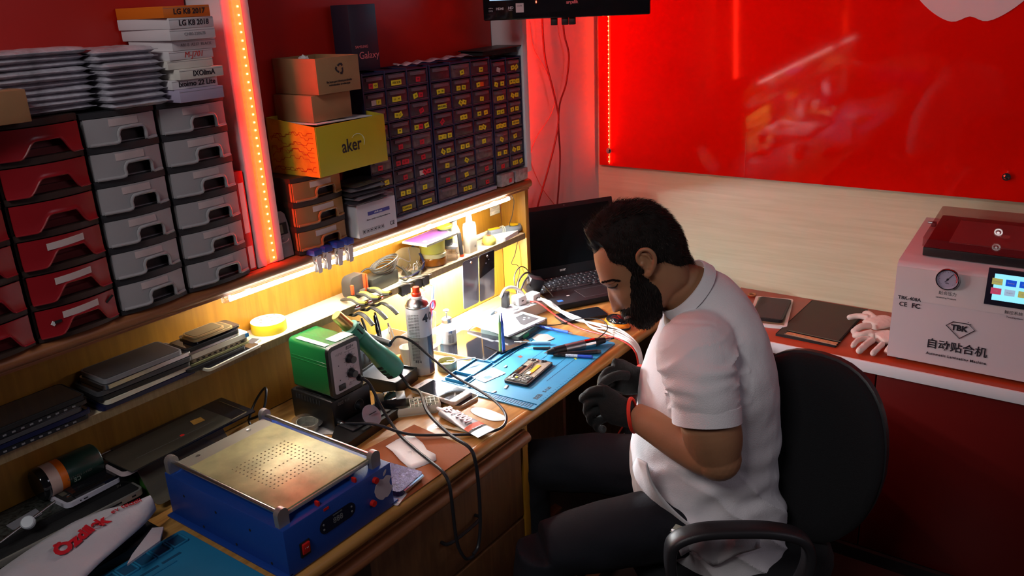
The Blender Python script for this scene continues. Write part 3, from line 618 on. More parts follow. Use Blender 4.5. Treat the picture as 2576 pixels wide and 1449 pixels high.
# stack of phones
st = [('white empty phone frame at the bottom, jutting out over the shelf front', 0.150, 0.072, 0.007, CREAM, BLACKG, 0.012, -0.012, 0.0, 0.10), ('black phone near the bottom of the phone stack', 0.150, 0.074, 0.008, BLACK, DARKG, -0.022, 0.0, 0, 0.03), ('olive green phone shell in the phone stack', 0.155, 0.074, 0.006, OLIVE, BLACKM, -0.008, 0.006, 0, 0.02),
      ('brown slotted phone board in the phone stack', 0.150, 0.072, 0.008, mat('worn_brown_frame', (0.22, 0.17, 0.11), 0.45, var=0.5, vscale=120), DGREY, -0.008, 0.008, 0, 0.0), ('thick white phone with a blue patch at its right end', 0.150, 0.074, 0.0125, CREAM, CREAM, -0.006, 0.008, 0, 0.0), ('silver edged phone in the upper half of the stack', 0.138, 0.070, 0.006, SILVER, DARKG, -0.020, 0.006, 0, 0.02),
      ('black phone, third from the top of the stack', 0.135, 0.068, 0.008, BLACK, DARKG, -0.018, 0.006, 0, 0.0), ('black phone with a shiny corner, second from the top', 0.118, 0.062, 0.005, BLACKG, DARKG, 0.000, 0.012, 0, -0.03), ('slim gold rimmed phone lying second highest', 0.098, 0.055, 0.006, GOLDM, mat('gold_brown_back', (0.10, 0.08, 0.04), 0.3), -0.012, 0.002, 0, 0.0), ('small gold rimmed phone on the very top of the stack', 0.078, 0.048, 0.005, GOLDM, mat('gold_brown_back', (0.10, 0.08, 0.04), 0.3), -0.020, 0.002, 0, 0.02)]
zz = SH; cx = 0.955
for lb, w_, d_, h_, mb_, mt_, dx, dy, _, rz_ in st:
    t = slab('phone', lb[0:1]+lb[1:]+('' if 'stack' in lb or 'shelf' in lb else ' of the shelf phone stack'), 'phone', w_, d_, h_-0.0012, (cx+dx, 1.536+dy-0.006, zz), rz_, mb_, mt_, 'phones stacked on the lit shelf')
    if 'slotted' in lb:
        g = MB()
        for k in range(9): g.box((-0.055+k*0.014, -d_/2-0.0002, h_*0.4), (0.007, 0.0008, 0.003), BLACKM)
        g.build('slots', t)
    if 'blue patch' in lb: MB().box((w_/2-0.006, -d_/2-0.0002, h_*0.45), (0.009, 0.001, 0.009), TEALB).build('blue_patch', t, label='bright blue patch')
    zz += h_
# tablets stacked left of it
zz = SH
for k, (lb, w_, mb_, mt_) in enumerate((('navy blue tablet at the bottom of the tablet pile', 0.21, NAVYP, NAVYP), ('white edged tablet, second from below in the tablet pile', 0.20, CREAM, BLACKG), ('black tablet in the middle of the tablet pile', 0.20, BLACK, BLACKG), ('grey edged tablet with worn rim in the tablet pile', 0.205, DGREY, BLACKG), ('grey tablet near the top of the tablet pile', 0.195, SILVER, DGREY), ('dark grey tablet on top of the tablet pile', 0.17, GREYP, DGREY))):
    slab('tablet', lb, 'tablet', w_, 0.094, 0.0085, (0.778+0.005*math.sin(k*2), 1.545, zz), 0.03*math.sin(k*1.9), mb_, mt_, 'tablets piled on the dark end of the shelf'); zz += 0.0102
zz = SH
for k, (lb, mb_) in enumerate((('black notched tablet shell lowest at the dark left end', BLACK), ('dark blue tablet second lowest at the dark left end', NAVYP), ('silver bubble-edged tablet back in the left pile', DGREY), ('black tablet back with holes in the left pile', BLACK), ('black tablet on top at the dark left end', BLACKM))):
    t = slab('tablet', lb, 'tablet', 0.22, 0.096, 0.008, (0.540+0.008*math.sin(k*2.3), 1.545, zz), -0.02*math.sin(k*1.5), mb_, BLACKG if k != 2 else BUB, 'tablets at the left end of the shelf'); zz += 0.0098
    if k in (0, 3):
        g = MB()
        for q in range(12): g.box((-0.09+q*0.0155, -0.0482, 0.004), (0.006, 0.0008, 0.003), GREYP)
        g.build('slots', t)
# tape measure
ORNG = mat('orange_plastic', (0.75, 0.09, 0.02), 0.4)
t = thing('tape_measure', 'black tape measure with orange stripes on the lit shelf', 'tape measure', (hz(880, 742, SH).x, 1.538, SH), 0.05)
g = MB().prism(rrect(0.066, 0.060, 0.018, 6), 0, 0.030, mat('tape_measure_rubber', (0.05, 0.05, 0.045), 0.4), FRONT(0, 0.016, 0.030) @ TR(0, 0, -0.004)); g.build('case', t)
MB().box((0.0235, -0.0, 0.033), (0.0045, 0.0345, 0.050), ORNG, 0.001).box((0.0165, -0.0, 0.033), (0.0030, 0.0345, 0.054), ORNG, 0.001).box((-0.0295, 0.0, 0.030), (0.0065, 0.0345, 0.026), ORNG, 0.001).build('orange_stripes', t, label='orange grip stripes')
MB().box((0.0, -0.019, 0.022), (0.020, 0.004, 0.006), SILVER, 0.001).tube([(0.016, -0.021, 0.02), (0.030, -0.024, 0.018)], 0.003, SILVER).build('lock_lever', t)
# three spring clamps on the shelf edge
CLG = mat('clamp_grey', (0.05, 0.05, 0.042), 0.4); CLY = mat('clamp_yellow', (0.66, 0.50, 0.05), 0.4)
def clamp(label, x, tilt):
    t = thing('spring_clamp', label, 'clamp', (x, 1.500, SH), 0, 'spring clamps gripping the shelf edge'); t.rotation_euler = (0, 0, tilt)
    up = cr([(0, 0.045, 0.006), (0, 0.02, 0.014), (0, -0.005, 0.018), (0, -0.03, 0.012), (0, -0.055, 0.016)], 5); lo = cr([(0, 0.03, -0.028), (0, 0.0, -0.026), (0, -0.02, -0.016), (0, -0.045, -0.02), (0, -0.072, -0.036)], 5)
    MB().tube(up, [0.006+0.003*math.sin(PI*i/(len(up)-1)) for i in range(len(up))], CLG, 10, flat=0.6).build('upper_jaw', t)
    MB().tube([p+Vector((0, 0, 0.004)) for p in up[6:]], 0.0055, CLY, 8, flat=0.5).build('yellow_grip', t, label='yellow grip pad')
    MB().tube(lo, [0.0065]*len(lo), CLG, 10, flat=0.6).build('lower_jaw', t)
    MB().cyl((-0.009, -0.012, -0.003), (0.009, -0.012, -0.003), 0.0055, CHROME).build('pivot', t)
for x, lb, a in ((1.335, 'grey spring clamp with yellow pads nearest the left', 0.0), (1.378, 'grey spring clamp with yellow pads in the middle of the three', 0.06), (1.415, 'grey spring clamp with yellow pads furthest right of the three', 0.1)): clamp(lb, x, a-0.1)
# adapter with coiled cable
OLG = mat('grey_olive_plastic', (0.035, 0.038, 0.03), 0.35)
t = thing('power_adapter', 'dark grey power adapter brick with a coiled cable on top', 'adapter', (hz(940, 720, SH).x+0.01, 1.55, SH), 0.06)
MB().box((0, 0, 0.018), (0.105, 0.052, 0.036), OLG, 0.004).build('brick', t)
g = MB(); CAB = mat('olive_grey_cable', (0.045, 0.045, 0.035), 0.45)
for k in range(5):
    a0 = k*0.5; P = [(0.02+(0.036+0.003*k)*math.cos(a0+i*PI/8), (0.017+0.003*k)*math.sin(a0+i*PI/8)-0.006, 0.042+0.005*k+0.010*math.sin(i*PI/8*1.0+k)) for i in range(16)]
    g.tube(P, 0.0022, CAB, 6, closed=True)
g.tube(cr([(0.05, -0.01, 0.05), (0.075, -0.02, 0.028), (0.082, -0.032, 0.006), (0.062, -0.040, 0.002), (0.05, -0.030, 0.012)], 6), 0.0022, CAB, 6).tube(cr([(-0.01, 0.0, 0.05), (-0.03, 0.012, 0.055), (-0.055, 0.015, 0.045), (-0.075, 0.01, 0.02)], 6), 0.0022, BLACK, 6); g.build('cable_coil', t)
# clear bent holder with blue strap
t = thing('face_shield', 'clear bent visor with a dark blue strap on the lit shelf', 'visor', (1.60, 1.565, SH))
g = MB(); vs = []; fs = []
for i in range(13):
    a = PI*(0.1+0.8*i/12); 
    for zq in (0.002, 0.05): vs.append((0.055*math.cos(a), -0.012+0.030*math.sin(a)-(0.01 if zq > 0.01 else 0), zq+(0.02*math.sin(a) if zq > 0.01 else 0)))
for i in range(12): fs.append([2*i, 2*i+2, 2*i+3, 2*i+1])
g.add(vs, fs, mat('amber_clear_plastic', (0.35, 0.27, 0.12), 0.1, alpha=0.75), True); g.build('visor', t)
MB().tube(cr([(-0.05, -0.03, 0.004), (-0.02, -0.045, 0.006), (0.03, -0.040, 0.016), (0.052, -0.012, 0.040), (0.046, 0.012, 0.064)], 6), 0.0035, NAVYP, 8, flat=0.5).build('strap', t)
MB().tube(cr([(-0.07, -0.02, 0.012), (-0.045, -0.015, 0.045), (-0.03, -0.012, 0.052), (-0.005, -0.02, 0.036), (0.0, -0.02, 0.046), (0.002, -0.015, 0.075)], 4), 0.0016, SILVER, 6).build('wire', t)
# binder clips
def binder(label, x, s, a, y=1.5, z=SH):
    t = thing('binder_clip', label, 'clip', (x, y, z), a, 'binder clips along the shelf edge')
    g = MB().prism([(0.012*s, -0.0125), (-0.010*s, -0.0165-0.006*s), (-0.010*s, 0.006*s-0.001), (0.012*s, 0.0015), (0.012*s, 0.0005), (-0.009*s, 0.006*s-0.003), (-0.009*s, -0.0145-0.006*s), (0.012*s, -0.0118)], -0.016*s, 0.016*s, mat('clip_black_steel', (0.03, 0.03, 0.028), 0.3, metal=0.3), Matrix(((0, 0, 1, 0), (1, 0, 0, 0), (0, 1, 0, -0.004), (0, 0, 0, 1)))); g.build('body', t)
    for zz_, up in ((0.003, 1), (-0.022, -1)):
        MB().tube(cr([(-0.007*s, 0.010*s, zz_), (-0.006*s, -0.012*s, zz_+0.003*up), (-0.004*s, -0.028*s, zz_+0.006*up), (0.004*s, -0.028*s, zz_+0.006*up), (0.006*s, -0.012*s, zz_+0.003*up), (0.007*s, 0.010*s, zz_)], 4), 0.0009, SILVER, 6).build('wire_handle', t)
for px, lb, s_, a_ in ((1010, 'large black binder clip nearest the spring clamps', 1.15, 0.05), (1042, 'black binder clip, second along the shelf edge', 1.0, 0.1), (1062, 'black binder clip, third along the shelf edge', 0.95, 0.15)):
    binder(lb, hy(px, 720-(px-1010)*0.45, 1.49).x+0.015, s_, a_)
for k, (x, y, lb) in enumerate(((1.60, 1.526, 'loose binder clip lying flat left of the amber jar'), (1.635, 1.538, 'loose binder clip lying against the amber jar'), (1.585, 1.548, 'loose binder clip standing behind the others'))):
    t = thing('binder_clip', lb, 'clip', (x, y, SH+0.001), 0.9+k, 'loose binder clips beside the jar')
    MB().prism([(-0.01, 0), (0.01, 0), (0.002, 0.012), (-0.002, 0.012)], -0.013, 0.013, mat('clip_olive_steel', (0.13, 0.13, 0.09), 0.3, metal=0.5), Matrix(((1, 0, 0, 0), (0, 0, 1, 0), (0, 1, 0, 0), (0, 0, 0, 1)))).build('body', t)
    for s in (-1, 1): MB().tube(cr([(s*0.002, -0.006, 0.012), (s*0.010, -0.005, 0.024), (s*0.012, 0, 0.028), (s*0.010, 0.005, 0.024), (s*0.002, 0.006, 0.012)], 4), 0.0009, SILVER, 6).build('wire_handle', t)
# amber jar, yellow tub, notebook
AMB = mat('amber_glass', (0.28, 0.09, 0.01), 0.06, coat=0.3, bump=0.3, bscale=60, alpha=0.9)
xj = hz(1094, 665, SH).x; t = thing('glass_jar', 'squat amber glass jar with a pale lid on the lit shelf', 'jar', (xj, 1.545, SH))
MB().lathe([(0, 0), (0.031, 0), (0.036, 0.004), (0.036, 0.022), (0.033, 0.026), (0, 0.026)], AMB, 36).build('jar', t)
MB().lathe([(0, 0.026), (0.037, 0.026), (0.038, 0.028), (0.038, 0.036), (0.036, 0.038), (0, 0.038)], mat('pale_olive_lid', (0.55, 0.50, 0.25), 0.3), 36).build('lid', t)
t = thing('plastic_tub', 'yellow green plastic tub standing on the amber jar', 'tub', (xj-0.002, 1.545, SH+0.0382))
MB().lathe([(0, 0), (0.033, 0), (0.036, 0.004), (0.038, 0.040), (0.038, 0.044), (0, 0.044)], mat('yellow_green_tub', (0.58, 0.55, 0.08), 0.3), 36).build('tub', t)
PURP = mat('purple_cover', (0.16, 0.045, 0.24), 0.35, var=0.15, vscale=30)
t = thing('notebook', 'spiral notebook with a purple cover lying on the yellow tub', 'notebook', (xj-0.024, 1.530, SH+0.0835), 0.05)
MB().box((0, 0, 0.003), (0.140, 0.088, 0.006), mat('page_block', (0.78, 0.74, 0.55), 0.7), 0.0005).build('pages', t)
MB().box((0, 0, 0.0064), (0.130, 0.080, 0.0008), PURP).lathe([(0, 0), (0.006, 0.0003)], CREAM, 16, TR(-0.045, -0.018, 0.0069)).text('NOTEBOOK', 0.006, CREAM, TOP(-0.012, -0.026, 0.0069)).build('cover', t)
g = MB()
for k in range(9): g.tube([(0.066+0.003*math.cos(a), -0.002+k*0.0045, 0.004+0.005*math.sin(a)) for a in [i*PI/4 for i in range(8)]], 0.0006, SILVER, 5, closed=True)
g.build('spiral', t)
# little jars, bottles
YCAP = mat('yellow_cap', (0.70, 0.66, 0.02), 0.3)
x0 = hz(1128, 652, SH).x
t = thing('small_jar', 'small clear lidded jar right of the amber jar', 'jar', (x0+0.004, 1.528, SH)); MB().lathe([(0, 0), (0.017, 0), (0.018, 0.002), (0.018, 0.018), (0.015, 0.021), (0.015, 0.036), (0.017, 0.042)], CLEAR, 24).build('glass', t); MB().lathe([(0.0185, 0.036), (0.0195, 0.038), (0.0195, 0.043), (0.0185, 0.045), (0, 0.045)], WHITEP, 24).build('rim_lid', t)
for (dx, dz, lb) in ((-0.004, 0.0455, 'yellow lidded round pot under the other yellow lidded pot'), (-0.006, 0.0765, 'yellow lidded round pot, the upper one by the notebook')):
    t = thing('small_pot', lb, 'pot', (x0+dx, 1.540, SH+dz), 0, 'yellow lidded pots'); MB().lathe([(0, 0), (0.019, 0), (0.020, 0.002), (0.020, 0.020)], OLG, 24).build('pot', t); MB().lathe([(0.021, 0.020), (0.0225, 0.022), (0.0225, 0.027), (0.021, 0.0285), (0, 0.0285)], YCAP, 24).build('lid', t)
x1 = hz(1162, 640, SH).x
t = thing('bottle', 'white plastic bottle with a printed code, front one on the shelf', 'bottle', (hz(1180, 632, SH).x, 1.528, SH), 0.05)
MB().loft([[(x, y, z) for x, y in rrect(0.044*s, 0.026*s, 0.008*s, 3)] for z, s in ((0, 0.96), (0.002, 1), (0.078, 1), (0.088, 0.9), (0.092, 0.5), (0.110, 0.42), (0.112, 0.36))], mat('milky_bottle', (0.78, 0.76, 0.62), 0.35)).build('body', t)
g = MB(); random.seed(2)
for i in range(5):
    for j in range(5):
        if (i*j+i+j) % 3: g.box((0.004+i*0.0016, -0.0132, 0.014+j*0.0016), (0.0009, 0.0004, 0.0009), INK)
g.build('printed_dots', t)
t = thing('bottle', 'cream and grey spray bottle behind the white bottle', 'bottle', (x1+0.006, 1.560, SH)); MB().lathe([(0, 0), (0.015, 0), (0.016, 0.003), (0.016, 0.07), (0.010, 0.082), (0.008, 0.085), (0.008, 0.1), (0, 0.1)], CREAM, 20).build('body', t); MB().box((-0.006, 0, 0.104), (0.034, 0.016, 0.012), OLG, 0.003).build('nozzle', t)
t = thing('marker', 'dark marker with a red end standing by the bottles', 'marker', (x1-0.016, 1.520, SH)); t.rotation_euler = (0, -0.10, 0); MB().cyl((0, 0, 0.004), (0, 0, 0.075), 0.006, DGREY).build('barrel', t); MB().cyl((0, 0, 0), (0, 0, 0.008), 0.0064, ORNG).build('cap', t)
x2 = hz(1222, 612, SH).x
t = thing('tape_roll', 'small round yellow pot with a red-brown spot on its lid', 'pot', (x2, 1.528, SH)); MB().lathe([(0, 0), (0.018, 0), (0.022, 0.008), (0.022, 0.014), (0.016, 0.024), (0.008, 0.026), (0, 0.026)], mat('translucent_yellow', (0.72, 0.68, 0.15), 0.3), 28).build('pot', t); MB().lathe([(0, 0), (0.007, 0.0004)], mat('red_brown_spot', (0.30, 0.07, 0.02), 0.5), 20, TR(0, 0, 0.0264)).build('spot', t)
t.name = 'small_pot'
tag(MB().cyl((x2-0.05, 1.585, SH+0.0085), (x2+0.075, 1.588, SH+0.0085), 0.0085, mat('pale_roll', (0.7, 0.66, 0.5), 0.6)).build('paper_roll'), 'pale rolled paper tube lying at the back of the shelf', 'paper roll')
g = MB().rbox(0.10, 0.060, 0.012, 0.010, WHITEP); o = g.build('charger_block', loc=(x2+0.085, 1.535, SH), rz=0.15); tag(o, 'flat white rounded block lying in the light on the shelf', 'block')
t = thing('trimmer', 'yellow and grey handheld tool wrapped with white bands in the shelf corner', 'tool', (2.045, 1.548, SH+0.0005), -0.35)
MB().loft([[(x, y*s_+0, z0_*1.0) for y, z0_ in [(0.0, 0)]] for x, s_ in ()] or [[(x, r_*math.cos(a), 0.013+0.0125*math.sin(a)) for a in [k*PI/8 for k in range(16)]] for x, r_ in ((-0.062, 0.006), (-0.058, 0.012), (-0.03, 0.013), (0.0, 0.014), (0.025, 0.021), (0.045, 0.022), (0.058, 0.014), (0.062, 0.004))], mat('blue_grey_rubber', (0.20, 0.24, 0.27), 0.4)).build('body', t)
MB().lathe([(0, 0), (0.016, 0), (0.016, 0.002), (0, 0.003)], mat('yellow_orange_plastic', (0.72, 0.45, 0.01), 0.4), 24, TR(0.034, 0, 0.0255)).box((-0.04, 0, 0.0262), (0.04, 0.014, 0.003), mat('yellow_orange_plastic', (0.72, 0.45, 0.01), 0.4), 0.001).build('yellow_inlay', t, label='yellow inlay')
g = MB()
for x in (-0.016, -0.009): g.tube([(x+0.008*math.sin(a)*0.6, 0.0155*math.cos(a), 0.0135+0.0145*math.sin(a)) for a in [k*PI/8 for k in range(16)]], 0.0016, CREAM, 6, closed=True)
g.build('bands', t, label='white rubber bands')
# dark plates screwed to the shelf front
for k, (xa, lb, md) in enumerate(((hy(1183, 690, 1.497).x, 'left of two dark phone glass plates hung from the shelf front', mat('smoky_glass_back', (0.10, 0.10, 0.12), 0.12)), (hy(1222, 660, 1.495).x, 'right of two dark phone glass plates, with a black upper part', mat('smoky_glass_back', (0.10, 0.10, 0.12), 0.12)))):
    t = thing('phone_glass', lb, 'phone glass', (xa+0.006, 1.4985-0.0035*k, 0.962), 0); t.rotation_euler = (0.05, 0, 0)
    MB().prism(rrect(0.074, 0.150, 0.008, 4), 0, 0.0014, md, FRONT(0, 0, -0.073)).build('plate', t)
    if k: MB().prism([(-0.036, -0.035), (0.036, -0.020), (0.036, 0.036), (-0.030, 0.036), (-0.036, 0.030)], 0, 0.0006, BLACKG, FRONT(0, -0.0015, -0.036)).build('camera_panel', t)
    g = MB().lathe([(0, 0.0016), (0.004, 0.0016), (0.0045, 0)], CHROME, 14, FRONT(0.002, -0.0018, -0.010)); g.build('screw', t)
    if k: MB().lathe([(0, 0.0008), (0.0022, 0)], GREYP, 10, FRONT(-0.006, -0.0024, -0.03)).lathe([(0, 0.0008), (0.0022, 0)], GREYP, 10, FRONT(0.008, -0.0024, -0.022)).build('lens_holes', t)
# ------------------------------------------------------------------ on the desk (z = 0.75), middle part
ZD = 0.7502
GRN = mat('green_enamel', (0.009, 0.145, 0.035), 0.25, bump=0.02, bscale=100, coat=0.2); BLKE = mat('black_enamel', (0.008, 0.008, 0.008), 0.35)
TEAL = mat('teal_plastic', (0.035, 0.24, 0.165), 0.4); PANEL = mat('pale_grey_panel', (0.46, 0.43, 0.46), 0.45)
# lower black soldering station
t = thing('soldering_station', 'black soldering station under the green hot air station', 'soldering station', (1.178, 1.4375, ZD), 0.0)
g = MB().box((0, 0, 0.042), (0.122, 0.145, 0.078), BLKE, 0.006).box((-0.05, 0.01, 0.0815), (0.008, 0.10, 0.004), BLKE, 0.001)
for k in range(9): g.box((-0.0612, -0.03+k*0.010, 0.068), (0.0012, 0.005, 0.012), BLACKM)
PG = mat('dim_print', (0.10, 0.095, 0.085), 0.5)
g.text('BEB 936', 0.011, PG, FRONT(-0.026, -0.0728, 0.068), shear=0.2).tube([(0.02+0.014*math.cos(i*PI/9), -0.0728, 0.040+0.014*math.sin(i*PI/9)) for i in range(-3, 12)], 0.0004, PG, 4); g.build('housing', t)
for x in (-0.05, 0.05):
    for y in (-0.06, 0.06): MB().lathe([(0.006, 0), (0.006, 0.004)], RUBBER, 12, TR(x, y, 0)).build('foot', t)
MB().cyl((0.018, -0.0725, 0.040), (0.018, -0.084, 0.040), 0.009, BLACK, 0.008).build('knob', t)
MB().cyl((-0.046, -0.0725, 0.022), (-0.046, -0.082, 0.022), 0.0075, SILVER).cyl((-0.046, -0.080, 0.022), (-0.046, -0.094, 0.021), 0.006, SILVER, 0.0045).build('socket', t)
# green hot air station
t = thing('hot_air_station', 'green metal hot air station with a grey two-knob front panel', 'hot air station', (1.167, 1.425, ZD+0.0838), 0.0)
hg = 0.128
g = MB().loft([[(x, y, z+0.0665) for x, z in rrect(0.092, hg-0.003, 0.010, 3)] for y in (-0.060, 0.070)], GRN, smooth=True)
for zq in (0.082, 0.090): g.box((0.0, 0.005, zq), (0.0935, 0.12, 0.0018), GRN, 0.0008)
g.build('housing', t)
MB().loft([[(x, y, z+0.0665) for x, z in rrect(0.096, hg, 0.012, 3)] for y in (-0.066, -0.056)], BLKE).build('front_frame', t)
g = MB().prism(rrect(0.080, 0.108, 0.006, 3), 0, 0.0006, PANEL, FRONT(0, -0.066, 0.0665))
for (kx, kz) in ((0.012, 0.085), (0.012, 0.049)):
    for i in range(9):
        a = math.radians(-50+i*35); g.tube([(kx+0.0145*math.cos(a), -0.0668, kz+0.0145*math.sin(a)), (kx+0.0175*math.cos(a), -0.0668, kz+0.0175*math.sin(a))], 0.0004, INK, 4)
    g.tube([(kx+0.013*math.cos(math.radians(-50+i*10)), -0.0668, kz+0.013*math.sin(math.radians(-50+i*10))) for i in range(29)], 0.0003, INK, 4)
    g.lathe([(0.0016, 0), (0, 0.0006)], INK, 10, FRONT(-0.022, -0.0666, kz-0.006))
g.text('858+', 0.0115, INK, FRONT(0.016, -0.0667, 0.1125), shear=0.15).text('WPVI', 0.009, GREYI, FRONT(-0.018, -0.0667, 0.1055)).text('Hot Air Rework Station', 0.0034, GREYI, FRONT(0.016, -0.0667, 0.1045)).text('HOT-AIR', 0.0036, GREYI, FRONT(0.012, -0.0667, 0.0265))
g.box((-0.019, -0.0675, 0.0255), (0.020, 0.003, 0.014), BLACK, 0.001).tube([(0.003, -0.0668, 0.021), (0.011, -0.0668, 0.021), (0.007, -0.0668, 0.028)], 0.0004, INK, 4, closed=True); g.build('front_panel', t)
for kz in (0.085, 0.049): MB().cyl((0.012, -0.066, kz), (0.012, -0.082, kz), 0.0095, BLACK, 0.0085).lathe([(0.012, 0), (0.011, 0.0025)], BLACK, 20, FRONT(0.012, -0.066, kz)).build('knob', t)
MB().cyl((0.034, -0.066, 0.028), (0.034, -0.080, 0.0275), 0.0085, RUBBER, 0.005).build('cable_gland', t)
STKW = mat('shiny_white_sticker', (0.68, 0.68, 0.66), 0.25)
MB().box((-0.034, 0.0, 0.1302), (0.014, 0.10, 0.0008), STKW).box((0.018, -0.034, 0.1302), (0.055, 0.034, 0.0008), STKW).build('white_stickers', t, label='white paper stickers on top')
# hot air gun leaning in its cradle
A = Vector((1.216, 1.430, 1.000)); B = Vector((1.355, 1.386, 0.806)); d = (B-A)
t = thing('hot_air_gun', 'teal hot air gun with a brass nozzle leaning beside the green station', 'hot air gun', A)
Tq = d.to_track_quat('Z', 'Y').to_matrix().to_4x4()
L_ = d.length
MB().lathe([(0.0120, 0.0), (0.0135, 0.002), (0.0155, 0.050), (0.0155, 0.055)], mat('brass', (0.66, 0.46, 0.16), 0.38, metal=0.9), 24, Tq).lathe([(0.0, 0.001), (0.0120, 0.001)], BLACKM, 16, Tq).build('nozzle', t)
g = MB().lathe([(0.016, 0.046), (0.0225, 0.050), (0.0240, 0.062), (0.0235, 0.080), (0.0195, 0.084)], TEAL, 28, Tq)
for k in range(9):
    a = k*2*PI/9; g.box((0.0232*math.cos(a), 0.0232*math.sin(a), 0.066), (0.004, 0.0035, 0.020), BLACKM, 0.0005, T=Tq, rz=a)
g.build('heat_guard', t)
g = MB().lathe([(0.0195, 0.082), (0.0205, 0.090), (0.0210, 0.130), (0.0250, 0.165), (0.0285, 0.195), (0.0290, 0.213), (0.0255, 0.234), (0.019, L_*0.97), (0.010, L_)], TEAL, 32, Tq)
ax = (Tq @ Vector((1, 0, 0))); 
for r0 in range(4):
    for c in range(5):
        a = -2.35+c*0.13; zq = 0.186+r0*0.013; rr = 0.0280 if zq > 0.19 else 0.0272; g.box((rr*math.cos(a), rr*math.sin(a), zq), (0.003, 0.0018, 0.009), BLACKM, T=Tq, rz=a)
g.build('handle', t)
MB().box((0.015, 0.015, 0.105), (0.014, 0.012, 0.042), TEAL, 0.003, T=Tq, rz=0.78).build('hook_block', t)
# cradle tray
t = thing('gun_cradle', 'black metal cradle tray holding the lower end of the hot air gun', 'holder', (1.374, 1.449, ZD), 0.18)
g = MB().box((0, 0, 0.002), (0.100, 0.130, 0.004), BLKE, 0.001)
for s in (-1, 1): g.box((0, s*0.063, 0.018), (0.100, 0.004, 0.036), BLKE, 0.001); g.box((s*0.048, 0, 0.018), (0.004, 0.130, 0.036), BLKE, 0.001)
g.box((0.0, 0.0, 0.028), (0.094, 0.122, 0.003), BLACK); g.build('tray', t)
MB().cyl((0.022, -0.03, 0.036), (0.040, -0.022, 0.040), 0.006, SILVER).cyl((0.016, -0.033, 0.036), (0.024, -0.029, 0.037), 0.008, BLACK).build('spare_nozzle', t)
# spray can
t = thing('spray_can', 'tall spray can with a red nozzle, white upper label and dark lower half', 'spray can', (1.476, 1.414, ZD), -0.35)
g = MB().lathe([(0, 0), (0.030, 0), (0.0325, 0.003), (0.0325, 0.006)], SILVER, 40)
CANLO = mat('can_grey_print', (0.30, 0.28, 0.27), 0.35, var=0.1, vscale=40); CANW = mat('can_white', (0.64, 0.64, 0.68), 0.3); CANP = mat('can_dark_purple', (0.035, 0.025, 0.06), 0.3, var=0.5, vscale=25)
g.lathe([(0.0325, 0.006), (0.0325, 0.112)], CANLO, 24, a0=PI*0.95, a1=PI*1.55).lathe([(0.0325, 0.006), (0.0325, 0.112)], CANP, 36, a0=-PI*0.45, a1=PI*0.95)
g.lathe([(0.0325, 0.112), (0.0325, 0.185), (0.031, 0.189)], CANW, 40); g.lathe([(0.031, 0.189), (0.0325, 0.191), (0.0325, 0.193), (0.030, 0.194), (0.027, 0.203), (0.016, 0.211), (0.014, 0.212)], SILVER, 40); g.build('can', t)
def on_can(g, txt, size, m, a, z, r=0.0327, align='CENTER', bold=0.0):
    x, y = r*math.cos(a), r*math.sin(a); g.text(txt, size, m, face_T((x, y, z), (-math.sin(a), math.cos(a), 0), (math.cos(a), math.sin(a), 0)), bold=bold, align=align)
g = MB()
for k in range(16): on_can(g, 'temas sprey elektronik', 0.0032, INK, PI*1.22, 0.176-k*0.0042)
for k in range(14): on_can(g, 'dikkat basincli kap', 0.0030, INK, PI*1.22, 0.104-k*0.0042)
for k, c in enumerate('404'): on_can(g, c, 0.030, INK, PI*1.53+k*0.60, 0.163, 0.0329, bold=0.0012)
for k, c in enumerate('404'): on_can(g, c, 0.0095, INK, PI*1.20+k*0.19, 0.044, 0.0328, bold=0.0003)
g.build('printed_text', t)
MB().lathe([(0.0150, 0.211), (0.0155, 0.216), (0.0135, 0.218)], WHITEP, 24).build('valve_collar', t)
MB().lathe([(0.0125, 0.217), (0.0130, 0.226), (0.0100, 0.228), (0.0095, 0.240), (0.0085, 0.242), (0, 0.242)], mat('red_orange_nozzle', (0.80, 0.05, 0.01), 0.35), 24).build('nozzle', t)
# tool caddy with pliers
t = thing('tool_caddy', 'grey plastic caddy standing behind the hot air gun', 'tool holder', (1.385, 1.560, ZD), 0.05)
g = MB(); open_box(g, 0.150, 0.058, 0.075, 0.0025, mat('blue_grey_caddy', (0.10, 0.115, 0.13), 0.4), BLACKM)
for k in range(7): g.box((-0.06+k*0.018, -0.0296, 0.05), (0.006, 0.001, 0.03), DGREY)
g.box((-0.045, 0, 0.0755), (0.06, 0.058, 0.003), DGREY, 0.001).box((-0.02, 0.0, 0.086), (0.09, 0.010, 0.003), GREYP, rx=0.3); g.build('box', t)
t = thing('tool_box', 'clear acrylic box with tools standing beside the spray can', 'tool holder', (1.500, 1.555, ZD), 0.05)
g = MB(); open_box(g, 0.082, 0.07, 0.070, 0.002, mat('smoky_acrylic', (0.35, 0.32, 0.28), 0.1, alpha=0.5), mat('smoky_acrylic', (0.35, 0.32, 0.28), 0.1, alpha=0.5)); g.build('box', t)
def pliers(label, x, y, rz_, mh, lean):
    t = thing('pliers', label, 'pliers', (x, y, ZD+0.004), rz_, 'pliers standing in the tool holders'); t.rotation_euler = (lean, 0, rz_)
    for s in (-1, 1): MB().tube(cr([(0, 0, 0.052), (s*0.008, 0, 0.066), (s*0.017, 0, 0.09), (s*0.015, 0, 0.115), (s*0.010, 0, 0.135)], 5), [0.003+0.0018*math.sin(PI*min(1, i/20)) for i in range(21)], mh, 8).build('handle', t)
    MB().cyl((0, -0.004, 0.050), (0, 0.004, 0.050), 0.006, SILVER).tube([(-0.002, 0, 0.05), (-0.001, 0, 0.006)], [0.005, 0.002], SILVER, 6).tube([(0.002, 0, 0.05), (0.001, 0, 0.006)], [0.005, 0.002], SILVER, 6).build('jaws', t)
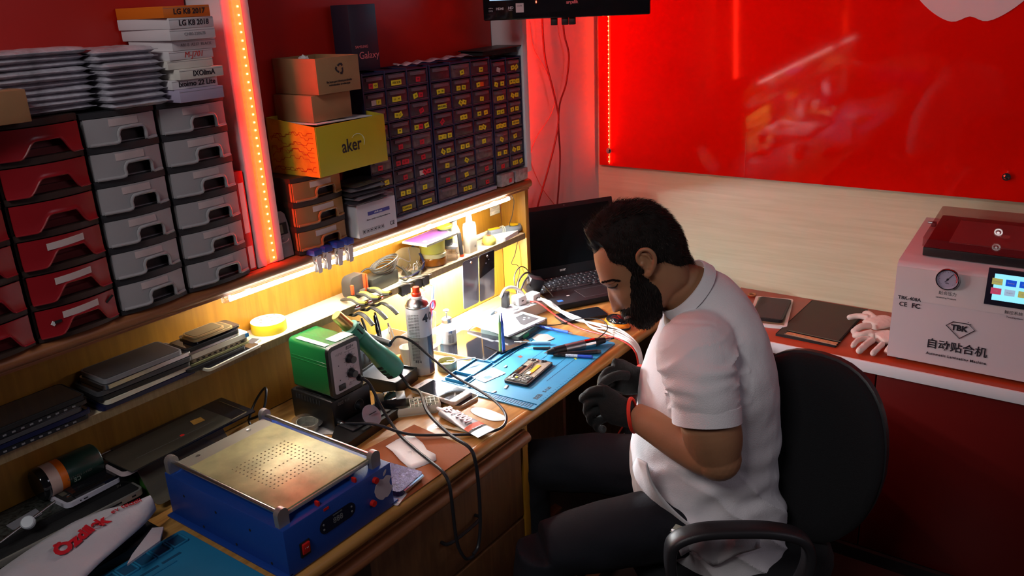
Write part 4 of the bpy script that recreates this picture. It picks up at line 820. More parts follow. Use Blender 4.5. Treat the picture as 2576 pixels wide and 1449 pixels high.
pliers('black handled pliers standing at the back of the caddy', 1.425, 1.562, 0.4, BLACK, -0.1)
pliers('black handled cutter leaning in the clear acrylic box', 1.482, 1.560, 0.7, BLACKG, -0.12)
pliers('yellow and grey handled pliers in the grey caddy', 1.395, 1.556, 1.0, mat('grey_yellow_grip', (0.45, 0.45, 0.30), 0.4, var=0.5, vscale=25), 0.05)
t = thing('tweezers', 'steel tweezers standing up in the clear acrylic box', 'tweezers', (1.520, 1.545, ZD+0.004)); t.rotation_euler = (0.05, -0.30, 0)
for s in (-1, 1): MB().tube(cr([(s*0.001, 0, 0), (s*0.005, 0, 0.05), (s*0.004, 0, 0.09), (0, 0, 0.115)], 5), 0.0020, CHROME, 6).build('arm', t)
bm = bmesh.new(); bmesh.ops.create_icosphere(bm, subdivisions=3, radius=0.016)
tag(MB().bm(bm, mat('orange_ball', (0.85, 0.30, 0.02), 0.35), True).build('ball', loc=(1.476, 1.498, ZD+0.016)), 'small orange ball between the hot air gun and the spray can', 'ball')
# white cup behind the can
t = thing('small_cup', 'small white paper cup half hidden behind the spray can', 'cup', (1.492, 1.478, ZD)); MB().lathe([(0.018, 0), (0.022, 0.052), (0.0235, 0.054), (0.0225, 0.055), (0.0205, 0.052), (0.0165, 0.002), (0, 0.002)], mat('cream_paper_cup', (0.70, 0.66, 0.55), 0.6), 28).build('cup', t)
# clear cup with tools
c = (1.640, 1.540, ZD)
t = thing('tool_cup', 'clear ribbed plastic cup holding scissors and pens', 'cup', c)
MB().lathe([(0, 0.002), (0.024, 0.0), (0.029, 0.088), (0.030, 0.088), (0.0285, 0.087), (0.0235, 0.003)], CLEAR, 24).build('cup', t)
def stick(name, label, cat, x, y, z, lx, ly, L, r, m1, m2=None, grp='tools standing in the clear cup', r2=None, frac=0.6, hm=None):
    t = thing(name, label, cat, (x, y, z)); t.rotation_euler = (lx, ly, 0)
    if grp: t['group'] = grp
    MB().cyl((0, 0, 0), (0, 0, L*frac), r2 or r*0.6, m2 or m1).build('shaft', t); MB().cyl((0, 0, L*frac), (0, 0, L), r, m1, r*0.8).build('handle', t); return t
stick('screwdriver', 'screwdriver with a translucent orange handle leaning left in the cup', 'screwdriver', c[0]-0.004, c[1]+0.008, ZD+0.004, -0.08, -0.12, 0.150, 0.0085, mat('amber_handle', (0.55, 0.22, 0.07), 0.2), SILVER, r2=0.002)
stick('screwdriver', 'screwdriver with an orange and black handle in the cup', 'screwdriver', c[0]+0.006, c[1]+0.012, ZD+0.004, -0.05, 0.04, 0.140, 0.007, mat('orange_handle', (0.75, 0.14, 0.02), 0.35), SILVER, r2=0.002)
stick('pen', 'dark blue pen standing tallest in the clear cup', 'pen', c[0]+0.012, c[1]+0.002, ZD+0.004, -0.02, 0.22, 0.165, 0.0042, mat('blue_black_pen', (0.02, 0.03, 0.10), 0.3), r2=0.0038)
t = thing('scissors', 'scissors with red and dark blue finger rings in the cup', 'scissors', (c[0]-0.002, c[1]-0.008, ZD+0.004)); t['group'] = 'tools standing in the clear cup'; t.rotation_euler = (0.10, 0, 0)
for s, mm_ in ((-1, mat('dark_blue_ring', (0.02, 0.04, 0.16), 0.35)), (1, mat('crimson_ring', (0.40, 0.01, 0.04), 0.35))):
    MB().tube([(s*0.012+0.011*math.cos(a), 0, 0.112+0.014*math.sin(a)) for a in [k*PI/8 for k in range(16)]], 0.0034, mm_, 8, closed=True).tube([(s*0.006, 0, 0.099), (0, 0, 0.075)], 0.004, mm_, 8).build('finger_ring', t)
MB().box((0, 0, 0.038), (0.009, 0.003, 0.076), SILVER, 0.001).build('blades', t)
# pump bottle
t = thing('pump_bottle', 'clear alcohol bottle with a steel pump and a blue and white label', 'bottle', (1.655, 1.475, ZD), -0.7)
MB().lathe([(0, 0), (0.023, 0), (0.0245, 0.003), (0.0245, 0.052), (0.022, 0.060), (0.014, 0.068), (0.013, 0.072), (0, 0.072)], mat('frosted_clear_bottle', (0.72, 0.76, 0.78), 0.15, alpha=0.7), 32).build('bottle', t)
g = MB().lathe([(0.0248, 0.012), (0.0248, 0.050)], mat('label_white', (0.70, 0.73, 0.74), 0.5), 18, a0=PI*1.25, a1=PI*1.9).lathe([(0.0248, 0.012), (0.0248, 0.050)], mat('label_blue', (0.25, 0.50, 0.62), 0.5), 10, a0=PI*0.95, a1=PI*1.25)
for k in range(8): on_can(g, 'ALKOL 99 %', 0.0032, INK, PI*1.55, 0.038-k*0.0033, 0.0251)
on_can(g, 'HI', 0.011, mat('label_ink_blue', (0.03, 0.10, 0.30), 0.5), PI*1.55, 0.046, 0.0251, bold=0.0004); g.build('label', t)
MB().lathe([(0.0145, 0.070), (0.0150, 0.072), (0.0150, 0.080), (0.012, 0.083), (0, 0.083)], SILVER, 28).lathe([(0.002, 0.083), (0.002, 0.098), (0.004, 0.100), (0.0085, 0.105), (0.0085, 0.1065), (0, 0.105)], SILVER, 20).build('pump', t)
# flux tin and stick
t = thing('flux_tin', 'round open tin of yellow flux paste with a white stick across it', 'tin', (1.527, 1.372, ZD))
MB().lathe([(0, 0), (0.026, 0), (0.0268, 0.002), (0.0268, 0.022), (0.0255, 0.024), (0.0235, 0.024), (0.0232, 0.012), (0, 0.012)], mat('pale_worn_tin', (0.42, 0.40, 0.24), 0.4, var=0.25, vscale=60), 36).build('tin', t)
MB().lathe([(0, 0.0135), (0.0230, 0.0125)], mat('flux_paste', (0.42, 0.36, 0.05), 0.35, var=0.6, vscale=80, bump=0.6, bscale=60), 30).build('paste', t)
t = thing('cotton_stick', 'white stick lying from the flux tin towards the blue mat', 'stick', (1.520, 1.366, ZD+0.0262)); t.rotation_euler = (0, 0.10, -0.55); MB().tube([(0, 0, 0), (0.075, 0, 0)], 0.0018, WHITEP, 8).build('shaft', t); MB().tube([(0.07, 0, 0), (0.082, 0, 0)], [0.003, 0.002], mat('cotton', (0.75, 0.74, 0.7), 0.9), 8).build('cotton_tip', t)
# thing positions given by their corners
def quad(name, label, cat, pts, z, h, m, mt=None, rim=0.006, r=0.008, grp=None, top_name='screen'):   # slab fitted to four corner points (FL, FR, BR, BL)
    P = [Vector((p[0], p[1], 0)) for p in pts]; c = sum(P, Vector())/4; a = math.atan2((P[1]-P[0]+P[2]-P[3]).y, (P[1]-P[0]+P[2]-P[3]).x)
    w_ = ((P[1]-P[0]).length+(P[2]-P[3]).length)/2; d_ = ((P[3]-P[0]).length+(P[2]-P[1]).length)/2
    return slab(name, label, cat, w_, d_, h, (c.x, c.y, z), a, m, mt, grp, r, rim, top_name=top_name), w_, d_
# two tablets between the bottle and the mat
t, w_, d_ = quad('tablet', 'large dark glass tablet beside the flux tin, mirroring the light', 'tablet', [(1.600, 1.300), (1.768, 1.322), (1.752, 1.500), (1.588, 1.480)], ZD, 0.009, SILVER, BLACKG, 0.003, 0.01)
t, w_, d_ = quad('phone_glass', 'sheet of dark reflecting glass lying on the tablet and mat', 'glass sheet', [(1.665, 1.290), (1.772, 1.268), (1.785, 1.345), (1.680, 1.365)], ZD+0.0106, 0.0018, DARKG, None, 0.003, 0.006)
# papers and thin devices in the glare
for k, (x, y, a, lb) in enumerate(((1.745, 1.555, 0.1, 'white paper sheet lying at the back under the shelf light'), (1.80, 1.538, 0.25, 'second white paper sheet overlapping, further right'))):
    tag(MB().box((0, 0, 0.0006), (0.105, 0.075, 0.001), PAPER).build('paper_sheet', loc=(x, y, ZD+0.0012*k), rz=a), lb, 'paper', 'loose papers under the shelf light')
random.seed(4)
for k in range(3): tag(MB().box((0, 0, 0.0008), (0.045, 0.028, 0.0012), PAPER).build('paper_card', loc=(1.705+0.018*k, 1.462-0.003*k, ZD+0.0014*k), rz=0.5+0.25*k), ('left', 'middle', 'right')[k]+' one of three pale cards fanned out beside the pump bottle', 'card', 'fanned pale cards')
t = thing('clear_box', 'flat smoky clear plastic case under the white tablet', 'case', (1.838, 1.372, ZD+0.0002), 0.06)
MB().rbox(0.165, 0.135, 0.022, 0.006, mat('smoky_green_clear', (0.10, 0.13, 0.12), 0.1, alpha=0.8)).build('case', t)
MB().box((0.04, -0.0682, 0.012), (0.012, 0.002, 0.014), CLEAR, 0.001).box((-0.045, -0.0682, 0.012), (0.03, 0.001, 0.010), mat('green_chip', (0.01, 0.25, 0.08), 0.4)).build('latch', t)
t, w_, d_ = quad('tablet', 'bright white framed tablet with a dark inset and round holes', 'tablet', [(1.748, 1.322), (1.905, 1.302), (1.925, 1.480), (1.760, 1.500)], ZD+0.0230, 0.006, WHITEP, WHITEP, 0.004, 0.008, top_name='face')
g = MB().prism([(0.0, -0.075), (0.065, -0.075), (0.065, -0.012), (0.030, -0.012), (0.0, -0.06)], 0, 0.0006, DGREY, TR(0, 0, 0.0069))
for (x, y) in ((0.045, -0.035), (0.032, -0.045), (0.05, -0.048)): g.lathe([(0.0035, 0), (0, 0.0003)], WHITEP, 14, TR(x, y, 0.0075))
g.build('dark_inset', t, label='dark inset with white round holes')
# two pens standing in a small stand
t = thing('pen', 'green and clear pen standing upright by the dark tablet', 'pen', (1.672, 1.300, ZD+0.0126)); t['group'] = 'two upright pens'; t.rotation_euler = (0, 0.02, 0); MB().tube([(0, 0, 0), (0, 0, 0.085)], [0.0042, 0.0036], mat('green_clear', (0.25, 0.42, 0.10), 0.15), 10).build('barrel', t); MB().tube([(0, 0, 0.085), (0, 0, 0.108)], [0.0034, 0.0010], mat('green_tip', (0.2, 0.35, 0.25), 0.3), 10).build('tip', t)
t = thing('pen', 'blue and clear pen standing upright right of the green one', 'pen', (1.682, 1.296, ZD+0.0126)); t['group'] = 'two upright pens'; t.rotation_euler = (0, -0.03, 0); MB().tube([(0, 0, 0), (0, 0, 0.085)], [0.0042, 0.0036], mat('blue_clear', (0.05, 0.10, 0.45), 0.15), 10).build('barrel', t); MB().tube([(0, 0, 0.085), (0, 0, 0.112)], [0.0034, 0.0010], mat('blue_tip', (0.06, 0.08, 0.35), 0.3), 10).build('tip', t)

# blue silicone mat, 450 x 300
BLU = mat('blue_silicone', (0.018, 0.215, 0.40), 0.5, bump=0.05, bscale=150, var=0.06, vscale=12); BLUD = mat('blue_silicone_groove', (0.008, 0.08, 0.17), 0.6)
def repair_mat(label, pA, pC, w=0.452, d=0.300, extra=True):   # pA: front left corner, pC: front right corner
    a = ang(pA, pC); t = thing('silicone_mat', label, 'repair mat', (pA[0], pA[1], ZD), a)
    g = MB().prism([(x+w/2, y+d/2) for x, y in rrect(w, d, 0.008, 4)], 0, 0.0035, BLU)
    for k in range(36): g.box((0.014, 0.014+k*0.0075, 0.0037), (0.018, 0.0038, 0.0006), BLUD)       # slotted ruler on the short side
    g.box((0.0265, d/2, 0.0042), (0.0025, d-0.012, 0.0018), BLU, 0.0005)
    def tray(x0, y0, x1, y1, h=0.008):
        for (cx, cy, sx, sy) in (((x0+x1)/2, y0, x1-x0, 0.003), ((x0+x1)/2, y1, x1-x0, 0.003), (x0, (y0+y1)/2, 0.003, y1-y0), (x1, (y0+y1)/2, 0.003, y1-y0)): g.box((cx, cy, 0.0035+h/2), (sx, sy, h), BLU, 0.0008)
        g.box(((x0+x1)/2, (y0+y1)/2, 0.0037), (x1-x0-0.003, y1-y0-0.003, 0.0004), BLUD)
    tray(0.035, 0.235, 0.080, 0.288); tray(0.086, 0.235, 0.175, 0.288, 0.005); tray(0.181, 0.235, 0.270, 0.288, 0.005)
    for k in range(5): tray(0.278+k*0.033, 0.258, 0.306+k*0.033, 0.290, 0.004)
    for k in range(3): g.box((0.30+k*0.045, 0.238, 0.0037), (0.038, 0.006, 0.0006), BLUD)
    g.box((0.21, 0.222, 0.0045), (0.36, 0.003, 0.002), BLU, 0.0005)
    for (x0, y0, x1, y1) in ((0.15, 0.05, 0.35, 0.155), (0.19, 0.075, 0.30, 0.13)):
        for (cx, cy, sx, sy) in (((x0+x1)/2, y0, x1-x0, 0.0012), ((x0+x1)/2, y1, x1-x0, 0.0012), (x1, (y0+y1)/2, 0.0012, y1-y0)): g.box((cx, cy, 0.0036), (sx, sy, 0.0005), BLUD)
    for k in range(40): g.box((0.05+k*0.0098, 0.006, 0.0036), (0.0008, 0.004 if k % 5 else 0.007, 0.0005), BLUD)
    if extra:
        g.text('BEB', 0.0180, mat('mat_print', (0.01, 0.03, 0.05), 0.6), TOP(0.064, 0.024, 0.0036, 0), bold=0.0005).text('S-160', 0.014, mat('mat_print', (0.01, 0.03, 0.05), 0.6), TOP(0.108, 0.024, 0.0036, 0), bold=0.0004)
        g.prism([(0, 0), (0.007, 0.002), (0.009, 0.008), (0.004, 0.010), (0.002, 0.006)], 0, 0.0003, YCAP, TR(0.30, 0.045, 0.0036)).prism([(0, 0), (0.012, 0.0), (0.016, 0.010), (0.005, 0.014)], 0, 0.0003, mat('red_brown_stain', (0.20, 0.05, 0.03), 0.6), TR(0.24, 0.185, 0.0036))
    g.build('mat', t); return t, a
pA = (1.4475, 1.0365); pC = (1.897, 1.063)
MT, MA = repair_mat('bright blue silicone repair mat under the opened phone', pA, pC)
ZM = ZD+0.0037
# opened phone
t = thing('opened_phone', 'opened phone showing its board, battery bay and orange ribbon on the blue mat', 'phone', (1.608, 1.160, ZM), 0.12)
ph = MB().rbox(0.150, 0.070, 0.007, 0.008, BLACK); ph.build('frame', t)
MB().rbox(0.142, 0.062, 0.0006, 0.005, mat('bare_metal_bay', (0.42, 0.40, 0.33), 0.35, metal=0.6, var=0.3, vscale=70), z0=0.007).build('inner_bay', t)
PCB = mat('phone_board', (0.04, 0.045, 0.04), 0.4, var=0.8, vscale=140)
g = MB().box((-0.050, 0, 0.0085), (0.038, 0.058, 0.002), PCB); random.seed(8)
for k in range(38):
    g.box((-0.050+random.uniform(-0.017, 0.017), random.uniform(-0.027, 0.027), 0.0098), (random.uniform(0.002, 0.008), random.uniform(0.002, 0.007), 0.0014), random.choice((SILVER, BLACK, DGREY, PANEL, CREAM)))
g.box((-0.052, 0.008, 0.0108), (0.006, 0.006, 0.0008), YCAP); g.build('circuit_board', t)
MB().box((-0.02, 0.024, 0.0088), (0.085, 0.016, 0.0024), BLACKG, 0.0005).box((0.0, 0.012, 0.0086), (0.095, 0.006, 0.002), mat('copper_brown_strip', (0.12, 0.05, 0.03), 0.4)).build('battery_edge', t)
MB().box((0.012, -0.010, 0.0085), (0.055, 0.011, 0.0014), mat('orange_ribbon', (0.80, 0.36, 0.02), 0.35, var=0.15, vscale=90)).box((-0.016, -0.008, 0.0094), (0.016, 0.010, 0.002), CREAM).build('ribbon_cable', t, label='orange ribbon cable')
g = MB()
for k in range(14): g.box((0.064+random.uniform(-0.006, 0.006), random.uniform(-0.03, 0.032), 0.0088), (0.006, 0.006, 0.003), random.choice((BLACK, SILVER, DGREY)), 0.0005)
g.tube(cr([(-0.03, 0.004, 0.0095), (-0.005, 0.006, 0.011), (0.02, 0.002, 0.0095), (0.04, 0.008, 0.010), (0.06, 0.004, 0.0095)], 5), 0.0014, DGREY, 6); g.build('small_parts', t)
t, w_, d_ = quad('plastic_card', 'white plastic card with a cut-out window lying on the blue mat', 'card', [(1.500, 1.226), (1.575, 1.214), (1.590, 1.264), (1.516, 1.280)], ZM, 0.0012, mat('card_plastic', (0.66, 0.60, 0.60), 0.4, var=0.08, vscale=60), None, r=0.004)
MB().box((-0.012, -0.012, 0.0014), (0.020, 0.014, 0.0004), BLUD).box((-0.016, -0.004, 0.0015), (0.012, 0.006, 0.0004), BLUD).build('cut_out', t); MB().box((-0.01, 0.014, 0.0015), (0.022, 0.008, 0.0004), GREYP).text('SIM', 0.005, mat('red_ink', (0.6, 0.05, 0.04), 0.6), TOP(0.022, 0.012, 0.0014)).text('1234', 0.004, GREYI, TOP(0.018, 0.0, 0.0014)).build('print', t)
for k, (px, py, a, lb) in enumerate(((1272, 923, 0.2, 'tiny silver chip on the mat above the white card'), (1274, 974, 0.3, 'small silver connector on the mat below the opened phone'), (1243, 987, -0.1, 'small white framed chip on the mat nearest the slotted edge'), (1186, 972, 0.8, 'jumbled small metal part on the slotted edge of the mat'))):
    p = hz(px, py, ZM); t = thing('small_component', lb, 'electronic part', (p.x, p.y, ZM), a, 'tiny parts on the blue mat')
    g = MB().box((0, 0, 0.001), (0.013 if k != 1 else 0.020, 0.006, 0.002), SILVER, 0.0003).box((0.002, 0, 0.0022), (0.005, 0.004, 0.0006), WHITEP)
    if k == 3: g.box((0.004, 0.004, 0.003), (0.012, 0.003, 0.002), SILVER, rz=0.9).box((-0.003, 0.004, 0.002), (0.004, 0.010, 0.003), DGREY, rz=0.4).tube([(-0.006, 0, 0.004), (0.008, 0.006, 0.005)], 0.0012, CHROME)
    g.build('part', t)
# tools on the far end of the mat
def rod(name, label, cat, p0, p1, segs, grp=None):   # segs: (from, to, r0, r1, material, part name)
    p0 = Vector(p0); p1 = Vector(p1); d = p1-p0; t = thing(name, label, cat, p0); t.rotation_euler = d.to_track_quat('X', 'Z').to_euler()
    if grp: t['group'] = grp
    for a, b, r0, r1, m_, nm in segs:
        MB().cyl((a*d.length, 0, 0), (b*d.length, 0, 0), r0, m_, r1, 20).build(nm, t)
    return t
R0 = 0.0150
p0 = hz(1372, 888, ZM+0.012); p1 = hz(1532, 853, ZM+0.012)
rod('grinding_pen', 'silver and black electric grinding pen lying on the blue mat', 'tool', p0, p1, [(-0.02, 0.03, 0.0018, 0.0022, CHROME, 'tip'), (0.02, 0.12, 0.005, 0.0105, BLACK, 'front_grip'), (0.12, 0.30, 0.0115, 0.0125, BLACK, 'collar'), (0.30, 0.60, 0.0128, 0.0135, mat('brushed_grey_metal', (0.28, 0.28, 0.30), 0.3, metal=0.8), 'barrel'), (0.60, 0.76, 0.0138, 0.0132, CHROME, 'chrome_ring'), (0.76, 0.93, 0.0120, 0.0080, BLACK, 'rear_grip'), (0.93, 1.02, 0.0055, 0.0045, SILVER, 'connector'), (1.02, 1.08, 0.0030, 0.0026, BLACK, 'cable_stub')])
p0 = hz(1392, 893, ZM+0.006); p1 = hz(1512, 884, ZM+0.006)
rod('pen', 'black marker pen lying in front of the grinding pen', 'pen', p0, p1, [(0, 0.08, 0.003, 0.0055, BLACK, 'end'), (0.08, 0.92, 0.0062, 0.0062, BLACK, 'barrel'), (0.92, 1.0, 0.0055, 0.004, DGREY, 'cap_end')])
p0 = hz(1400, 893, ZM+0.0045); p1 = hz(1492, 898, ZM+0.0045)
rod('pen', 'blue pen with a white printed band lying nearest the mat edge', 'pen', p0, p1, [(-0.08, 0.0, 0.001, 0.0028, SILVER, 'tip'), (0.0, 0.25, 0.0036, 0.0042, BLACK, 'grip'), (0.25, 0.58, 0.0044, 0.0044, mat('pen_band', (0.45, 0.55, 0.70), 0.4, var=0.5, vscale=300), 'band'), (0.58, 0.96, 0.0044, 0.0044, mat('royal_blue', (0.02, 0.08, 0.50), 0.3), 'barrel'), (0.96, 1.0, 0.003, 0.003, mat('royal_blue', (0.02, 0.08, 0.50), 0.3), 'button')])
p0 = hz(1302, 862, ZM+0.006); p1 = hz(1385, 862, ZM+0.006)
rod('brush', 'pale blue handled brush pointing at the grinding pen', 'brush', p0, p1, [(-0.1, 0.12, 0.0035, 0.0045, CREAM, 'bristles'), (0.12, 0.45, 0.0030, 0.0030, mat('pale_blue_plastic', (0.22, 0.42, 0.58), 0.35), 'neck'), (0.45, 1.0, 0.0055, 0.0045, mat('pale_blue_plastic', (0.22, 0.42, 0.58), 0.35), 'handle')])
p0 = hz(1318, 875, ZM+0.004); p1 = hz(1385, 876, ZM+0.004)
rod('screwdriver', 'thin black handled pick left of the grinding pen tip', 'tool', p0, p1, [(0.0, 0.35, 0.0008, 0.0016, CHROME, 'blade'), (0.35, 1.0, 0.0034, 0.0045, BLACK, 'handle')])
g = MB().prism([(-0.03, -0.02), (0.02, -0.03), (0.035, 0.005), (0.022, 0.030), (-0.012, 0.026)], 0, 0.002, mat('taupe_felt', (0.26, 0.22, 0.20), 0.9)); p = hz(1363, 848, ZM+0.006); tag(g.build('felt_patch', loc=(p.x, p.y, ZM+0.0002)), 'grey brown felt patch on the blue mat behind the brush', 'patch')
p0 = hz(1345, 818, ZD+0.012); p1 = hz(1440, 838, ZD+0.012)
rod('pen', 'dark blue pen lying under the white cables', 'pen', p0, p1, [(0, 0.9, 0.004, 0.004, mat('royal_blue', (0.02, 0.08, 0.50), 0.3), 'barrel'), (0.9, 1.0, 0.003, 0.001, SILVER, 'tip')])

# white phone and the tray with screws, glue tube
CHAMP = mat('champagne_metal', (0.66, 0.60, 0.53), 0.3, metal=0.4)
t = slab('phone', 'white and gold phone with a dark screen lying below the mat', 'phone', 0.148, 0.073, 0.0085, (1.390, 1.275, ZD+0.0108), PI/2-0.0, CHAMP, mat('white_phone_face', (0.72, 0.70, 0.68), 0.15), None, 0.011, 0.0015, top_name='face')
MB().rbox(0.108, 0.064, 0.0004, 0.001, BLACKG, z0=0.0094).build('screen', t); MB().box((0.0645, 0, 0.0096), (0.0015, 0.014, 0.0003), GREYP).rbox(0.008, 0.022, 0.0003, 0.0035, SILVER, T=TR(-0.0635, 0, 0), z0=0.0094).build('home_button', t)
slab('phone', 'silver phone lying under the white one', 'phone', 0.146, 0.075, 0.009, (1.400, 1.262, ZD), PI/2-0.06, SILVER, DARKG, None, 0.010, 0.003)
t = thing('screw_tray', 'white compartment tray of tiny parts in front of the black dispenser', 'tray', (1.288, 1.300, ZD), -0.75)
WT = mat('ivory_plastic', (0.62, 0.60, 0.48), 0.45)
g = MB().rbox(0.165, 0.058, 0.004, 0.02, WT)
P = [Vector((x, y, 0.012)) for x, y in rrect(0.161, 0.054, 0.018, 6)]; g.tube([Vector((p.x, p.y, 0.010)) for p in P], 0.0035, WT, 8, closed=True, flat=3.0)
for i in range(7):
    g.box((0.01+i*0.010, 0, 0.012), (0.0016, 0.048, 0.016), WT, 0.0005)
for y in (-0.012, 0.004, 0.018): g.box((0.045, y, 0.012), (0.066, 0.0016, 0.018), WT, 0.0005)
g.build('tray', t)
random.seed(9); g = MB()
for k in range(26): g.box((random.uniform(0.01, 0.072), random.uniform(-0.02, 0.026), 0.020+random.uniform(-0.004, 0.002)), (random.uniform(0.002, 0.007), 0.002, 0.002), random.choice((SILVER, BLACK, mat('copper_bit', (0.5, 0.12, 0.05), 0.4), DGREY)), rz=random.uniform(0, 3))
o = g.build('tiny_parts', t); o['kind'] = 'stuff'
t2 = thing('dispenser', 'small black hinged box sitting on the white tray', 'box', (1.268, 1.332, ZD+0.0205), -0.75); MB().box((0, 0, 0.010), (0.075, 0.046, 0.020), BLACK, 0.002).box((0.0, 0.0, 0.0205), (0.030, 0.046, 0.002), BLACKG, 0.0005).build('box', t2)
t = thing('glue_tube', 'silver glue tube with white and red letters and an orange band', 'glue tube', (1.3225, 1.2290, ZD+0.011), 0)
Q = Vector((1.290, 1.062, 0))-Vector((1.3225, 1.229, 0)); t.rotation_euler = (0, 0, math.atan2(Q.y, Q.x))
TUBM = mat('silver_tube_foil', (0.36, 0.36, 0.385), 0.32, metal=0.35); LL = 0.180
def ell(x, w_, h_, m_=16): return [(x, w_*math.cos(a), h_*math.sin(a)) for a in [k*2*PI/m_ for k in range(m_)]]
MB().loft([ell(0.020, 0.006, 0.006), ell(0.024, 0.0175, 0.0108), ell(0.034, 0.0195, 0.0112), ell(0.080, 0.0220, 0.0098), ell(0.130, 0.0245, 0.0050), ell(0.150, 0.0255, 0.0020)], TUBM).build('tube', t)
MB().loft([ell(0.128, 0.0246, 0.0062), ell(0.145, 0.0254, 0.0038)], ORNG).build('orange_band', t, label='orange band')
MB().loft([ell(0.145, 0.0256, 0.0038), ell(0.153, 0.0260, 0.0026)], BLACK).loft([ell(0.153, 0.0260, 0.0026), ell(LL, 0.0270, 0.0012)], SILVER).build('crimped_end', t)
MB().cyl((-0.004, 0, 0), (0.020, 0, 0), 0.0035, WHITEP, 0.0062).build('cap', t)
g = MB(); Tt = Matrix.Translation((0.076, 0, 0.0112)) @ Euler((0, 0.032, 0)).to_matrix().to_4x4()
g.text('B-7000', 0.031, mat('red_lettering', (0.62, 0.05, 0.03), 0.5), Tt, sx=1.0, bold=0.0011); g.text('B-7000', 0.031, WHITEP, Tt @ TR(0, 0, 0.0004), sx=1.0, bold=0.0003)
g.text('ZHANLIDA', 0.0052, INK, Matrix.Translation((0.034, 0, 0.0120)) @ RZ(PI/2)).text('0', 0.011, WHITEP, Matrix.Translation((0.120, 0, 0.0092)) @ RZ(0)).text('ZHANLIDA', 0.006, WHITEP, Matrix.Translation((0.146, 0, 0.0042)) @ RZ(PI/2)); g.build('printed_text', t)
g = MB().prism([(0.0+0.052*math.cos(a)*(1+0.08*math.sin(3*a)), 0.022*math.sin(a)*(1+0.15*math.cos(2*a+1))) for a in [k*PI/16 for k in range(32)]], 0, 0.0012, PAPER); p = hz(1228, 1046, ZD); tag(g.build('paper_scrap', loc=(p.x+0.004, p.y+0.004, ZD+0.0002), rz=-1.55), 'rounded white paper scrap beside the glue tube, shining', 'paper')
tag(MB().prism([(0, 0), (0.10, -0.012), (0.104, 0.006), (0.055, 0.010), (0.045, 0.002), (0.02, 0.012)], 0, 0.0008, mat('beige_torn_paper', (0.62, 0.55, 0.38), 0.8)).build('paper_scrap', loc=(hz(1095, 1075).x, hz(1095, 1075).y, ZD+0.0024), rz=-1.25), 'torn beige paper strip under the glue tube', 'paper')
# red-brown sheet, note, pill, glitter case
tag(MB().prism([(0.989, 1.043), (1.096, 1.252), (1.245, 1.236), (1.226, 1.043)], 0, 0.0016, mat('red_brown_leatherette', (0.30, 0.095, 0.035), 0.85, bump=0.1, bscale=200, spec=0.2)).build('work_sheet', loc=(0, 0, ZD)), 'red-brown sheet covering the front of the desk', 'sheet')
g = MB(); pts = [(1.134, 1.221), (1.168, 1.219), (1.205, 1.208), (1.196, 1.18), (1.19, 1.16), (1.170, 1.13), (1.165, 1.10), (1.149, 1.084), (1.12, 1.094), (1.091, 1.104), (1.106, 1.15), (1.124, 1.19)]
cx, cy = 1.148, 1.154; vs = []; fs = []; n = len(pts)
for q in (0, 0.33, 0.66, 1):
    for i, (x, y) in enumerate(pts):
        X, Y = cx+(x-cx)*q, cy+(y-cy)*q; vs.append((X, Y, 0.0022+0.0012*math.sin(X*55+Y*40)*(q)+0.0012*noise.noise(Vector((X*60, Y*60, 0)))))
for k in range(3):
    for i in range(n): fs.append([k*n+i, k*n+(i+1) % n, (k+1)*n+(i+1) % n, (k+1)*n+i])
g.add(vs, fs, PAPER, False); o = g.build('paper_note', loc=(0, 0, ZD+0.0018)); tag(o, 'crumpled torn white note lying on the red-brown sheet', 'paper'); md = o.modifiers.new('s', 'SOLIDIFY'); md.thickness = 0.0004
p = hz(1055, 1201); tag(MB().rbox(0.0075, 0.006, 0.003, 0.002, WHITEP).build('small_chip', loc=(p.x, p.y, ZD+0.0018), rz=0.3), 'tiny white chip lying alone on the red-brown sheet', 'electronic part')
t = thing('phone_case', 'purple glitter phone case leaning out behind the blue machine', 'phone case', (1.036, 1.122, ZD+0.004), 0.12)
GL = mat('purple_glitter', (0.035, 0.022, 0.09), 0.22, metal=0.6, var=0.8, vscale=400, bump=0.6, bscale=500)
MB().rbox(0.085, 0.130, 0.011, 0.010, GL, T=Euler((0, 0.0, 0)).to_matrix().to_4x4()).build('case', t); MB().tube([(-0.03, -0.0655, 0.005), (0.036, -0.0655, 0.005)], 0.0045, CHROME, 8).build('shiny_edge', t)
t = thing('card', 'thin white card under the corner of the blue machine', 'card', (0.998, 1.060, ZD+0.001), 0.3); MB().rbox(0.045, 0.030, 0.001, 0.003, WHITEP).build('card', t)
# solder spool, stand base
t = thing('wire_spool', 'clear plastic spool of solder wire behind the blue machine', 'spool', (1.112, 1.415-0.045, ZD+0.001)); t.rotation_euler = (0.10, 0.05, 0)
MB().lathe([(0.034, 0.0), (0.034, 0.002), (0.010, 0.002), (0.010, 0.0)], CLEAR, 32).lathe([(0.036, 0.024), (0.036, 0.026), (0.026, 0.026), (0.026, 0.024), (0.036, 0.024)], CLEAR, 32).lathe([(0.026, 0.002), (0.026, 0.024), (0.024, 0.024), (0.024, 0.002)], mat('solder_wire', (0.45, 0.44, 0.36), 0.35, metal=0.5), 32).build('spool', t)
g = MB()
for k in range(6): a = k*PI/3; g.box((0.013*math.cos(a), 0.013*math.sin(a), 0.013), (0.022, 0.0015, 0.020), CLEAR, rz=a)
g.build('spokes', t)
t.location = (1.085, 1.372, ZD+0.001); t.location.x = hz(770, 1083).x; t.location.y = hz(770, 1083).y-0.005
